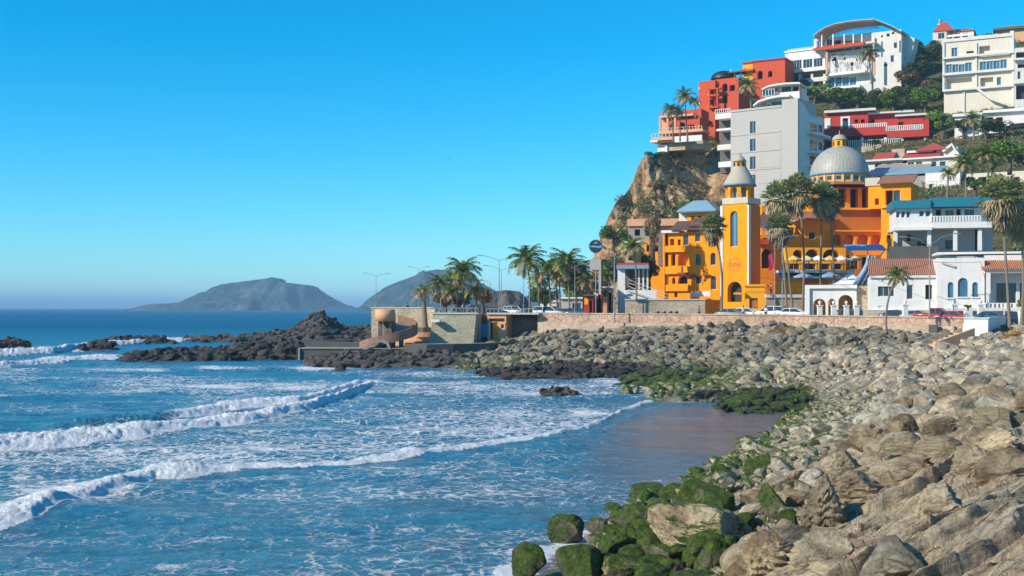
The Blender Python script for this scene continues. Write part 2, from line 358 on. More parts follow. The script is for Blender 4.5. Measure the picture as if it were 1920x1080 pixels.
    n1 = t.noise(p, .5, 7, .66, 1.4); n2 = t.noise(p, 3.8, 6, .72, 1.6); n3 = t.noise(p, 9, 4, .7, .5)
    vo = t.n('TexVoronoi', feature='DISTANCE_TO_EDGE', i_Scale=1.5); wv = t.n('VectorMath', operation='ADD'); nn = t.n('TexNoise', i_Scale=1.1, i_Detail=4); t.l(p, nn.inputs['Vector']); t.l(p, wv.inputs[0]); t.l(t.vmul(nn.outputs['Color'], (1.6, 1.6, 1.6)), wv.inputs[1]); t.l(wv.outputs[0], vo.inputs['Vector'])
    lace = t.ramp(vo.outputs['Distance'], [(0, 1.0), (.16, 0.0)])
    pat = t.math('ADD', t.math('ADD', t.math('MULTIPLY', n1, .50), t.math('MULTIPLY', n2, .33)), t.math('ADD', t.math('MULTIPLY', n3, .14), t.math('MULTIPLY', lace, .15)))
    pat = t.math('MULTIPLY_ADD', pat, 2.3, -.66)
    v = t.math('SUBTRACT', t.math('ADD', pat, fa), 1.04)
    f = t.ramp(t.math('MULTIPLY', v, 2.6), [(0, 0.0), (.25, .22), (.85, .95)])
    sepp = t.n('SeparateXYZ'); t.l(p, sepp.inputs[0])
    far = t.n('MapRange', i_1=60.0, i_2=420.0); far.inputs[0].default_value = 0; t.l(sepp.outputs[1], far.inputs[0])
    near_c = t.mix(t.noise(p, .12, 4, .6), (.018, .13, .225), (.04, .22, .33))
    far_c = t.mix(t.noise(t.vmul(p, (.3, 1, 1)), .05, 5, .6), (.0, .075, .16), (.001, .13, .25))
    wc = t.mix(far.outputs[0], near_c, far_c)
    sand = t.mix(t.noise(p, .3, 5), (.10, .085, .085), (.33, .17, .115)); wc = t.mix(t.math('MULTIPLY', t.math('POWER', sh, 2.2), .72), wc, sand)  # pink end of the sand colour paints the orange hotel's reflection
    fc = t.mix(t.noise(p, 3, 5), (.84, .88, .92), (.95, .95, .95))
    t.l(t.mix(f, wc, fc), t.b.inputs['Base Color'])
    t.l(t.math('SUBTRACT', t.math('ADD', t.math('MULTIPLY', f, .5), t.math('MULTIPLY_ADD', far.outputs[0], .3, .14)), t.math('MULTIPLY', sh, .06)), t.b.inputs['Roughness'])
    t.b.inputs['IOR'].default_value = 1.333
    t.l(t.math('MULTIPLY', t.math('SUBTRACT', 1.0, f), t.math('MULTIPLY_ADD', far.outputs[0], -.30, .5)), t.b.inputs['Specular IOR Level'])
    h = t.math('ADD', t.math('MULTIPLY', t.noise(p, 1.5, 6, .7, .8), .8), t.math('MULTIPLY', t.noise(p, .28, 4, .6), 1.6)); h = t.math('MULTIPLY', h, t.math('SUBTRACT', 1.0, t.math('MULTIPLY', sh, .75)))
    nb = t.bump(h, .9, .55); h2 = t.math('MULTIPLY', t.math('MULTIPLY', f, n2), 1.0)
    h2 = t.math('MULTIPLY', f, t.math('ADD', n2, t.math('MULTIPLY', n3, .6)))
    t.l(t.bump(h2, .6, .25, nb), t.b.inputs['Normal'])
    tag(link('sea', me, t.m), kind='structure')
build_sea()

# ---------------- beach terrain ----------------
wallD = curve([(690, 178), (700, 178), (800, 176), (1010, 165), (1300, 155), (1500, 147), (1750, 137), (1810, 134), (1900, 130), (1930, 112), (2050, 90), (2400, 60), (3200, 30), (4500, 14)])
wtop = curve([(690, 577), (800, 577.5), (1010, 588), (1300, 590), (1500, 592), (1750, 596), (1810, 597), (1900, 598), (1930, 615), (2050, 627), (2400, 650)])
def grd(px, D): return 5.05+.45*smooth(125, 165, D)+.5*smooth(1000, 820, px)
cps = [(960, 1085, None), (1170, 990, None), (1250, 935, None), (1330, 885, None), (1420, 825, None), (1500, 768, None), (1290, 748, .15), (1350, 720, .5), (1380, 712, .3), (1200, 702, None), (1050, 697, None), (900, 692, None), (760, 683, None),
       (1440, 735, .75), (1400, 700, .9), (1300, 688, .6), (1520, 715, 1.1), (1525, 755, .35), (1450, 772, -.35), (1400, 800, -.4), (1340, 840, -.35), (1480, 760, -.25), (1420, 762, -.3), (1400, 815, -.3), (1280, 880, -.3), (1560, 760, .9), (1650, 760, 1.7)]
pts = []
for a, b, z in cps:
    z = z or 0.0; D = F*(H-z)/(b-577); p = P(a, b, D); pts.append((p.x, p.y, z))
for a, b, D in [(1010, 626, 162), (1150, 618, 158), (1300, 613, 153), (1400, 614, 149), (1500, 616, 145), (1650, 622, 139), (1750, 628, 135), (1830, 636, 126), (1900, 640, 112), (1920, 660, 90), (1920, 700, 62), (1920, 800, 35), (1920, 930, 22), (1920, 1080, 14), (1700, 1060, 18), (1500, 1060, 24), (1300, 1075, 28.0),
                (1500, 900, 37), (1700, 850, 34), (1700, 750, 62), (1600, 700, 85), (1500, 680, 108), (1300, 655, 142), (1100, 652, 150), (1800, 700, 68), (1600, 640, 125), (1750, 660, 105), (1600, 850, 41), (1500, 820, 52), (1100, 1060, 30.5), (1900, 860, 28)]:
    p = P(a, b, D); pts.append(tuple(p))
for q in [(-25, 40, -1.6), (-15, 60, -1.6), (-5, 90, -1.6), (-30, 90, -2.2), (0, 42, -.7), (8, 55, -.7), (10, 75, -.5), (0, 115, -1.2), (-15, 140, -.9), (-30, 25, -1.2), (-10, 12, -.3), (0, 12, 1.2), (0, 0, 4.2), (8, 0, 5), (-8, -5, 2), (12, 10, 5), (22, 25, 5), (34, 50, 5), (44, 90, 5), (50, 110, 5), (20, 0, 5),
          (-12, 160, -.5), (-25, 175, -1.5), (60, 140, 4.9), (4, 172, 3.2)]: pts.append(q)
pts = np.array(pts)
def tps(r2): return np.where(r2 > 1e-9, r2*np.log(r2+1e-9)*.5, 0)
_n = len(pts); S_ = 30.0
_A = tps(((pts[:, None, :2]-pts[None, :, :2])**2).sum(-1)/S_**2)+np.eye(_n)*.004
_Pm = np.c_[np.ones(_n), pts[:, :2]/S_]
_sol = np.linalg.solve(np.block([[_A, _Pm], [_Pm.T, np.zeros((3, 3))]]), np.r_[pts[:, 2], 0, 0, 0])
def beachz(x, y):
    x = np.asarray(x, float); y = np.asarray(y, float); sh = x.shape; q = np.c_[x.ravel(), y.ravel()]; out = np.zeros(len(q))
    for i in range(0, len(q), 20000):
        s = q[i:i+20000]; out[i:i+20000] = tps(((s[:, None]-pts[None, :, :2])**2).sum(-1)/S_**2) @ _sol[:_n] + _sol[_n]+(s/S_) @ _sol[_n+1:]
    return np.clip(out.reshape(sh), -3, 6)
def hit(px, py, d0=9, d1=175):
    D = np.linspace(d0, d1, 1400); z = beachz((px-960)*D/F, D); r = H-(py-577)*D/F
    k = np.argmax(z >= r); return P(px, py, D[k]) if (z >= r).any() else P(px, py, d1)
cols = np.concatenate([np.arange(500, 1250, 6.0), np.arange(1250, 2050, 2.6), np.arange(2050, 4600, 40)]); tt = np.linspace(0, 1, 560)
PX, T = np.meshgrid(cols, tt); D = 6.0*(wallD(PX)/6.0)**T; X = (PX-960)*D/F
Z = beachz(X, D); rg = smooth(-.4, .8, Z)
Z = Z + rg*(.22*fbm(X/2.2, D/2.2, 0, 5)+.10*np.abs(fbm(X/.6, D/.6, 5, 3)))-.06
# tilted ledges of bedrock at the lower right
bm_ = gridmesh('beach', X, D, Z)
t = NT('beach_ground'); p = t.pos(); f = t.noise(p, .6, 8, .65); fi = t.noise(p, 7, 7, .75)
c = t.ramp(f, [(.3, (.20, .155, .105)), (.45, (.40, .315, .215)), (.6, (.56, .47, .34)), (.75, (.60, .42, .28))])
c = t.mix(1.0, c, t.ramp(fi, [(.3, .4), (.55, 1.0), (.75, 1.25)]), 'MULTIPLY')
sp = t.n('SeparateXYZ'); t.l(p, sp.inputs[0])
wet = t.n('MapRange'); wet.inputs[1].default_value = .1; wet.inputs[2].default_value = .7; t.l(t.math('ADD', sp.outputs[2], t.math('MULTIPLY', f, .5)), wet.inputs[0])
c = t.mix(wet.outputs[0], t.mix(.6, c, (.05, .045, .04)), c); c = t.mix(t.ramp(t.noise(p, 1.6, 6, .7), [(.42, .75), (.60, 0.0)]), c, (.09, .075, .055))
mo = t.ramp(t.math('SUBTRACT', t.noise(p, .35, 6, .65), t.math('MULTIPLY', sp.outputs[2], .07)), [(.47, 0.0), (.54, .8)])
c = t.mix(mo, c, t.ramp(fi, [(.3, (.02, .045, .008)), (.7, (.09, .16, .02))]))
t.l(c, t.b.inputs['Base Color']); t.b.inputs['Roughness'].default_value = .9
t.l(t.bump(fi, .8, .12, t.bump(f, .6, .4)), t.b.inputs['Normal'])
M['beach'] = t.m
tag(link('beach', bm_, M['beach']), kind='structure')

# ---------------- promenade ground, road ----------------
cols = np.concatenate([np.arange(704, 2060, 10.0), np.arange(2060, 4600, 60)]); tt = np.linspace(0, 1, 40)
PX, T = np.meshgrid(cols, tt); D = wallD(PX)+T*(330-wallD(PX)); X = (PX-960)*D/F
tag(link('promenade_ground', gridmesh('promenade_ground', X, D, grd(PX, D)), M['paveM']), kind='structure')
wd = np.linspace(0, 1, 6)
PX, T = np.meshgrid(cols, wd); D = wallD(PX)+4+T*9; X = (PX-960)*D/F
tag(link('road', gridmesh('road', X, D, grd(PX, D)+.006), M['asphalt']), kind='structure')
mb = MB(); rngc = np.arange(700, 2050, 14)
for a in rngc[::2]:
    for off in (8.4,):
        q = []
        for px, o in ((a, off), (a+14, off), (a+14, off+.15), (a, off+.15)):
            D_ = wallD(px)+o; q.append(((px-960)*D_/F, D_, grd(px, D_)+.014))
        mb.add(q, [(0, 1, 2, 3)])
tag(mb.build('road_markings', M['markw']), kind='structure')
mb = MB()
for a in np.arange(720, 2400, 20):
    for off in (3.7, 13.0):
        q = []
        for o in (off, off+.3):
            for px in (a, a+20):
                D_ = wallD(px)+o; q.append(Vector(((px-960)*D_/F, D_, grd(px, D_))))
        v = [q[0], q[1], q[3], q[2]]; v = v+[x+Vector((0, 0, .13)) for x in v]
        mb.add(v, [(4, 5, 6, 7), (0, 1, 5, 4), (1, 2, 6, 5), (2, 3, 7, 6), (3, 0, 4, 7)])
tag(mb.build('kerb', M['concrete']), kind='structure')

# ---------------- hill ----------------
hS = curve([(1060, 600), (1085, 575), (1100, 530), (1112, 482), (1125, 442), (1140, 405), (1150, 385), (1165, 362), (1180, 340), (1198, 312), (1215, 295), (1240, 288), (1265, 275), (1310, 250), (1340, 225), (1360, 210), (1400, 185), (1450, 165), (1500, 150), (1560, 140), (1640, 120), (1690, 100), (1720, 92), (1760, 88), (1800, 78), (1860, 66), (1920, 55), (2100, 60), (2600, 200), (3200, 560)])
hD0 = curve([(1060, 232), (1240, 226), (1360, 222), (1500, 212), (1700, 196), (1920, 178), (2600, 150), (3200, 140)])
hD1 = curve([(1060, 242), (1125, 246), (1180, 258), (1240, 268), (1300, 285), (1400, 312), (1500, 322), (1900, 335), (3200, 335)])
def hillz(x, y):
    x = np.asarray(x, float); y = np.asarray(y, float); px = 960+F*x/y; D0 = hD0(px); D1 = hD1(px)
    zt = H+(577-hS(px))*D1/F; t = (y-D0)/(D1-D0); tc = np.clip(t, 0, 1)
    z = 5.4+(zt-5.4)*(tc**.92) - np.clip(t-1, 0, 9)*1.0
    cl = smooth(1380, 1330, px)*smooth(0.02, .2, tc)*smooth(1.05, .9, tc)
    rdg = fbm(x/9, y/9+z/14, z/10, 5); z = z+cl*(rdg*3.4-1.2*np.abs(fbm(x/3.2, z/7, 3, 3))+1.1*fbm(x/2.4, z/2.4, y/3, 4))+(1-cl)*.5*fbm(x/6, y/6, 3, 3)*smooth(0, .1, tc)
    return z
def hhit(px, py, off=0.0):
    D = np.linspace(float(hD0(px)), float(hD1(px)), 500); z = hillz((px-960)*D/F, D); r = H-(py-577)*D/F
    return D[np.argmax(z >= r)]+off if (z >= r).any() else float(hD1(px))
cols = np.concatenate([np.arange(1060, 1420, 1.8), np.arange(1420, 1960, 7.0), np.arange(1960, 3210, 40)]); tt = np.concatenate([np.linspace(0, 1, 200), np.linspace(1.03, 3.2, 14)])
PX, T = np.meshgrid(cols, tt); D = hD0(PX)+T*(hD1(PX)-hD0(PX)); X = (PX-960)*D/F
hm = gridmesh('hill', X, D, hillz(X, D))
t = NT('hill_rock'); p = t.pos(); f = t.noise(t.vmul(p, (1, 1, .55)), .16, 9, .65, .5); f2 = t.noise(p, 1.1, 8, .72)
c = t.ramp(f, [(.30, (.15, .085, .05)), (.42, (.36, .20, .10)), (.52, (.60, .34, .17)), (.62, (.62, .45, .26)), (.72, (.48, .41, .28))])
c = t.mix(1.0, c, t.ramp(f2, [(.3, .4), (.5, .9), (.7, 1.3)]), 'MULTIPLY')
g = t.ramp(t.noise(p, .22, 8, .7), [(.53, 0.0), (.60, .85)]); gc = t.ramp(f2, [(.3, (.018, .026, .008)), (.5, (.05, .06, .018)), (.7, (.13, .11, .04))])
sp = t.n('SeparateXYZ'); t.l(p, sp.inputs[0]); xr = t.n('MapRange'); xr.inputs[1].default_value = 44; xr.inputs[2].default_value = 58; t.l(sp.outputs[0], xr.inputs[0])
g = t.math('MAXIMUM', g, t.math('MULTIPLY', xr.outputs[0], .92))
c = t.mix(g, c, gc); t.l(c, t.b.inputs['Base Color']); t.b.inputs['Roughness'].default_value = .95
t.l(t.bump(f2, .9, .6, t.bump(f, .8, 2.5)), t.b.inputs['Normal'])
tag(link('hill', hm, t.m), kind='structure')

# ---------------- islands and far headland ----------------
def ridge(name, prof, D, depth, nz, mat, seed=0, zb=-1):
    cv = curve(prof); x0, x1 = prof[0][0], prof[-1][0]
    px = np.linspace(x0, x1, 220); v = np.linspace(-1, 1, 60); PX, V = np.meshgrid(px, v)
    zt = (577-cv(PX))*D/F+0.0
    Dd = D+V*depth*np.clip(zt/zt.max(), .12, 1)**.6; X = (PX-960)*D/F
    pr = (1-np.abs(V)**1.7)
    Z = zb+(zt-zb+H*0)*pr
    n = fbm(X/nz, Dd/nz, seed, 6, .6); Z = Z+n*zt*.30*pr*(np.abs(V) > .04)-np.abs(fbm(X/nz*2.3, Dd/nz*.7, 1, 5))*zt*.55*(1-pr)*pr*3
    Z = np.where((V > -.03) & (Z > zt), zt, Z); Z = np.minimum(Z, zt+.03*zt.max()*fbm(X/nz*1.8, seed, 2, 4)*(zt > .15*zt.max())+.3)
    return tag(link(name, gridmesh(name, X, Dd, Z), mat), kind='structure')
def farmat(name, a, b, c_, s):
    t = NT(name); p = t.pos(); f = t.noise(t.vmul(p, (1, 1, 1.6)), s, 9, .68, .3)
    t.l(t.ramp(f, [(.35, a), (.52, b), (.66, c_)]), t.b.inputs['Base Color']); t.b.inputs['Roughness'].default_value = 1
    t.l(t.bump(f, 1.0, 1.2/s*.4), t.b.inputs['Normal']); return t.m
M['isle'] = farmat('island_rock', (.012, .04, .035), (.03, .075, .065), (.17, .15, .12), .014)
M['isle2'] = farmat('headland_rock', (.04, .035, .03), (.085, .072, .055), (.20, .16, .12), .12)
ridge('island', [(235, 577), (262, 571), (290, 566), (340, 562), (356, 555), (372, 545), (400, 540), (440, 528), (480, 522), (500, 520), (516, 516.5), (523, 519), (528, 526), (560, 529), (585, 531), (605, 544), (625, 555), (650, 567), (672, 573), (700, 577)], 3400, 420, 150, M['isle'], 3)
ridge('island', [(672, 577), (682, 562), (700, 548), (720, 533), (745, 522), (762, 516), (775, 510), (800, 502), (820, 499), (845, 500), (870, 507), (895, 518), (915, 530), (940, 545), (975, 553), (1000, 548), (1020, 546), (1035, 552), (1060, 560), (1120, 577)], 2700, 380, 130, M['isle'], 8)
ridge('headland', [(868, 577), (885, 560), (893, 540), (903, 525), (925, 517), (950, 514), (975, 517), (988, 530), (996, 548), (1003, 566), (1010, 577)], 520, 40, 18, M['isle2'], 5)

# ---------------- tilted bedrock ledges at the lower right ----------------
cols = np.arange(1470, 2300, 1.9); PXl, T = np.meshgrid(cols, np.linspace(0, 1, 620)); Dl = 9.0*(37/9.0)**T; Xl = (PXl-960)*Dl/F; Zb = beachz(Xl, Dl)
sa = Xl*.82+Dl*.57; sb = -Xl*.57+Dl*.82
wv_ = fbm(sa/4.5, sb/2.5, 3, 4)*.55+fbm(sa/1.2, sb/1.2, 6, 3)*.10
ph = sb/1.0+wv_; kk = np.floor(ph); fr_ = ph-kk
blk = np.floor(sa/2.3+_hash(kk.astype(np.int64), kk.astype(np.int64)*3, kk.astype(np.int64)*0+5)*7+fbm(sa/1.5, sb/1.5, 8, 2)*.06)
amp = .04+.40*_hash(kk.astype(np.int64), blk.astype(np.int64), blk.astype(np.int64)*0+2)
saw = lambda f, r_=.10: np.where(f < r_, smooth(0, r_, f), 1-(f-r_)/(1-r_)*.85)
ph2 = sb/.27+wv_*3.4; f2_ = ph2-np.floor(ph2); ph3 = sb/.10+wv_*7; f3_ = ph3-np.floor(ph3)
rel = amp*saw(fr_, .2)+.085*saw(f2_, .22)*(.7+.6*vn(sa/2.2, np.floor(ph2), 1))+.022*saw(f3_, .25)+.05*fbm(sa/.35, sb/.25, 4, 4)+.16*fbm(sa/1.6, sb/1.2, 14, 3)
msk = smooth(1500+vn(Dl/1.5, 0, 3)*50, 1590, PXl+(30-Dl)*3)*smooth(36, 31, Dl+1.5*vn(Xl/1.4, Dl/1.4, 5))
t = NT('ledge_rock'); p = t.pos(); mp = t.n('Mapping'); mp.inputs['Rotation'].default_value = (0, 0, -math.atan2(.57, .82)); t.l(p, mp.inputs[0]); q = mp.outputs[0]
st_ = t.noise(t.vmul(q, (.35, 3.2, 3.2)), 1.7, 7, .68, .25); f = t.noise(p, .7, 6, .6); fi = t.noise(t.vmul(q, (1, 2, 2)), 9, 7, .72)
c = t.ramp(st_, [(.30, (.13, .09, .055)), (.42, (.38, .285, .18)), (.54, (.58, .46, .30)), (.70, (.68, .59, .44))]); c = t.mix(t.ramp(f, [(.45, 0.0), (.65, .55)]), c, (.38, .36, .29)); c = t.mix(t.ramp(t.noise(p, .45, 5), [(.55, 0.0), (.66, .4)]), c, (.60, .34, .20))
c = t.mix(1.0, c, t.ramp(fi, [(.3, .6), (.5, 1.0), (.7, 1.18)]), 'MULTIPLY')
t.l(c, t.b.inputs['Base Color']); t.b.inputs['Roughness'].default_value = .9; t.b.inputs['Specular IOR Level'].default_value = .2
t.l(t.bump(fi, .7, .08, t.bump(st_, 1.0, .22)), t.b.inputs['Normal'])
tag(link('rock_ledge', gridmesh('rock_ledge', Xl, Dl, Zb-.55+(rel+.62)*msk, None, False), t.m), 'broad tan bedrock outcrop in parallel tilted ledges filling the lower right corner', 'rock outcrop')
# ---------------- rocks ----------------
def rockproto(seed, sub=4, facets=16, rough=.10, ani=(1, 1, 1), strata=0):
    bm = bmesh.new(); bmesh.ops.create_icosphere(bm, subdivisions=sub, radius=1)
    V = np.array([v.co[:] for v in bm.verts]); r = random.Random(seed)
    n = np.array([Vector((r.gauss(0, 1), r.gauss(0, 1), r.gauss(0, 1))).normalized()[:] for _ in range(facets)]); d = np.array([r.uniform(.5, .95) for _ in range(facets)])
    dt = V @ n.T; rad = np.where(dt > .05, d[None]/np.maximum(dt, .05), 9).min(1); rad = np.minimum(rad, 1.15)
    W = V*rad[:, None]
    f = fbm(V[:, 0]*2.2+seed*7, V[:, 1]*2.2, V[:, 2]*2.2, 6 if sub > 3 else 2, .6)*rough
    if strata: f = fbm(V[:, 0]*1.3+seed*7, V[:, 1]*2.2, W[:, 2]*7, 5, .6)*rough
    W = W*(1+f)[:, None]
    if strata:
        k = W[:, 2]*strata+fbm(W[:, 0]*1.5, W[:, 1]*1.5, seed, 3)*.7; s_ = 1+.20*((k % 1)**2-.5)
        W[:, 0] *= s_; W[:, 1] *= s_
    W *= np.array(ani)
    for v, c in zip(bm.verts, W): v.co = c
    me = bpy.data.meshes.new('boulder'); bm.to_mesh(me)
    F_ = np.array([[x.index for x in f.verts] for f in bm.faces]); bm.free()
    me.polygons.foreach_set('use_smooth', [False]*len(me.polygons)); me.materials.append(M['rock_tan'])
    return me, W, F_
BIG = [rockproto(i, 5, 7+i % 4, .055, [(1, .8, .7), (1, .7, .6), (1, 1, .75), (.9, .8, .9)][i % 4]) for i in range(9)]
SLAB = [rockproto(30+i, 5, 7+i % 3, .055, (1.4, .75, .42), 4.0) for i in range(6)]
LOW = [rockproto(60+i, 2, 9, .08, (1, .8, .7)) for i in range(10)]
rnd = random.Random(5)
def place_rock(me, loc, s, rot, mat, label, group=None):
    o = bpy.data.objects.new('boulder', me); C.objects.link(o); o.location = loc; o.scale = s; o.rotation_euler = rot
    o.material_slots[0].link = 'OBJECT'; o.material_slots[0].material = M[mat]
    return tag(o, label, 'boulder', group)
def at_px(px, pyb, wpx, hpx, mat, label, proto=None, rz=None, sink=.25, tilt=None, group=None):
    """a boulder whose foot is seen at px,pyb and which spans wpx x hpx"""
    p = hit(px, pyb); D = p.y; wd = wpx*D/F/2; ht = hpx*D/F/2
    me, W, _ = proto or BIG[rnd.randrange(9)]
    e = np.abs(W).max(0); rz = rnd.uniform(-.5, .5) if rz is None else rz
    s = (wd/e[0], wd*rnd.uniform(.8, 1.1)/e[1]*.9, ht/e[2]/(1-sink)*1.0)
    return place_rock(me, (p.x, D+wd*.6, p.z+ht*(1-sink*.6)), s, tilt or (rnd.uniform(-.15, .15), rnd.uniform(-.15, .15), rz), mat, label, group)

for a in [
    (1064, 1024, 72, 56, 'rock_moss', 'lone moss covered boulder standing out in the wave wash, pointed top'),
    (993, 1092, 78, 66, 'rock_moss', 'round mossy boulder at the bottom edge, leftmost of all shore boulders'),
    (1090, 1105, 110, 72, 'rock_moss', 'dark green mossy boulder at the bottom edge between two other mossy ones'),
    (1210, 1003, 96, 50, 'rock_moss', 'long dark mossy boulder at the water edge just left of a ridge shaped grey boulder'),
    (1196, 1034, 58, 56, 'rock_moss', 'upright mossy boulder wedged against the left end of the big grey boulder'),
    (1318, 1056, 220, 92, 'rock_tan2', 'largest grey tan boulder near the water, long ridge shape with a pale left face'),
    (1322, 1060, 62, 42, 'rock_moss', 'small bright mossy boulder in front of the largest grey boulder'),
    (1262, 1082, 66, 30, 'rock_moss', 'low mossy boulder at the foot of the largest grey boulder'),
    (1180, 1095, 96, 56, 'rock_tan2', 'half mossy tan boulder cut by the bottom edge of the picture'),
    (1330, 976, 110, 62, 'rock_moss', 'dark mossy boulder with a tan edge behind the largest grey boulder'),
    (1455, 975, 70, 60, 'rock_moss', 'bright green pointed boulder half way between water and tan ledges'),
    (1480, 1000, 46, 40, 'rock_moss', 'small mossy boulder right below the bright green pointed one'),
    (1400, 1002, 50, 36, 'rock_moss', 'mossy boulder in the green row above the large grey boulder'),
    (1555, 948, 34, 46, 'rock_tan', 'narrow upright tan stone with a shaded right side among the ledges'),
    (1560, 1010, 120, 110, 'rock_tan', 'big rounded tan outcrop boulder leaning over the mossy stones', SLAB[1], 1.0),
    (1440, 1100, 150, 90, 'rock_tan', 'tan boulder cut by the bottom edge right of the mossy half boulder', SLAB[2], 1.0),
    (1560, 1110, 170, 95, 'rock_tan', 'broad tan boulder on the bottom edge below the rounded outcrop', SLAB[3], 1.0),
    (1690, 1098, 140, 80, 'rock_grey', 'grey rounded boulder on the bottom edge under the layered ledges'),
    (1700, 838, 62, 56, 'rock_tan', 'tan block with a dark shaded side above the green clumps'),
    (1640, 868, 110, 66, 'rock_tan2', 'weathered boulder with green foot beside the small cobbles'),
    (1700, 880, 90, 66, 'rock_tan', 'square tan boulder right of the weathered green footed one'),
    (1788, 780, 90, 56, 'rock_tan', 'dark topped tan boulder high on the right slope'),
    (1850, 775, 44, 44, 'rock_tan', 'small orange tan block beside the dark topped boulder'),
    (1775, 880, 100, 56, 'rock_tan', 'tan boulder at the top end of the layered ledges'),
    (1700, 800, 60, 50, 'rock_tan', 'angular tan boulder where cobbles meet the big rocks'),
    (1770, 835, 80, 42, 'rock_tan', 'wide brown boulder in the upper right rock pile'),
    (1880, 820, 100, 50, 'rock_tan', 'long tan boulder at the right edge above the slabs'),
    (1830, 735, 56, 36, 'rock_grey', 'grey boulder on the right slope below the pale wall corner'),
    (1530, 840, 30, 18, 'rock_moss', 'small green boulder at the edge of the wet sand'),
    (1350, 900, 44, 26, 'rock_moss', 'green boulder on the shoreline above the mossy row'),
    (1300, 917, 34, 22, 'rock_moss', 'dark green boulder on the shoreline by the last cobbles'),
    (1130, 697, 34, 24, 'rock_tan', 'rust tinted boulder alone at the waterline below the sea wall'),
]: at_px(*a)
SLL = [x_ for k_, x_ in enumerate(['upper left one of the ledges', 'left end of the ledges beside the rounded outcrop', 'middle of the ledges', 'just below the middle of the ledges', 'lower left of the ledges', 'lower middle of the ledges', 'near the right bottom corner', 'above the grey rounded boulder', 'right edge half way down', 'right edge above the half way slab', 'right side at the top of the ledges', 'cut by the right bottom corner', 'cut by the bottom edge right of the grey boulder', 'small one in the upper right ledges', 'small one by the narrow upright stone', 'small one right of the narrow upright stone']) if k_ in (0, 1, 5, 9, 10, 13, 14, 15)]
for i, a in enumerate(a for k_, a in enumerate([(1700, 925, 230, 40), (1640, 960, 200, 36), (1770, 965, 240, 44), (1690, 1000, 250, 44), (1620, 1035, 190, 50), (1790, 1012, 260, 48), (1860, 1055, 260, 60), (1740, 1055, 210, 50), (1900, 985, 220, 44), (1905, 925, 190, 40), (1880, 880, 170, 40), (1900, 1085, 240, 60), (1800, 1085, 220, 56), (1830, 905, 150, 36), (1560, 905, 110, 30), (1605, 915, 120, 34)]) if k_ in (0, 1, 5, 9, 10, 13, 14, 15)):
    at_px(a[0], a[1], a[2]*.75, a[3]*1.6, 'rock_tan', 'flat layered tan rock slab, '+SLL[i], SLAB[i % 6], sink=.45, tilt=(-.18+rnd.uniform(-.08, .08), rnd.uniform(-.08, .08), .62+rnd.uniform(-.12, .12)), group='layered slabs of the lower right ledges')
# scatter: the largest as individuals, the rest as one mass of rubble
cand = []
def add_c(px, D, s):
    x = (px-960)*D/F; z = float(beachz(x, D)); cand.append((s*F/D, s, x, D, z))
N = 0
rs = np.random.RandomState(3)
def scatter(n, pxr, Dr, szf, cond=None):
    px = rs.uniform(*pxr, n); D = Dr[0]*(Dr[1]/Dr[0])**rs.uniform(0, 1, n)**.8; x = (px-960)*D/F; z = beachz(x, D)
    D = np.where(D > wallD(px)-1.2, -1, D)
    for i in range(n):
        if D[i] < 0 or z[i] < -.25 or (z[i] < .0 and 50 < D[i] < 92 and rs.rand() < .93): continue
        if cond and not cond(px[i], D[i], x[i], z[i]): continue
        s = szf(px[i], D[i], z[i], rs.rand()); cand.append((s*F/D[i], s, x[i], D[i], z[i]))
scatter(4300, (860, 1960), (95, 162), lambda px, D, z, u: .36+1.15*u**1.9)                       # riprap under the wall
scatter(5200, (1220, 1990), (40, 112), lambda px, D, z, u: .16+.40*u**2.5+(.8*u**4 if px > 1650 else 0))   # cobbles mid beach
scatter(2600, (1120, 2000), (20, 60), lambda px, D, z, u: .10+.30*u**2.5+(.65*u**6 if px > 1450 or z < 1 else 0))
scatter(420, (1180, 1560), (9, 34), lambda px, D, z, u: .10+.30*u**2+(.5*u**5))
scatter(260, (1560, 2050), (9, 34), lambda px, D, z, u: .05+.18*u**3)
scatter(150, (1440, 2100), (34, 90), lambda px, D, z, u: (.45+.65*u)*(1 if px > 1640 else .6), lambda px, D, x, z: z > 1.7)
cand = [c for c in cand if not (c[3] < 32 and 960+F*c[2]/c[3] > 1600 and (c[1] > .22 or rs.rand() < .8))]
cand.sort(reverse=True)
for _i in range(1): pass
def pxy(c): return 960+F*c[2]/c[3], 577+F*(H-c[4])/c[3]
NI = 250
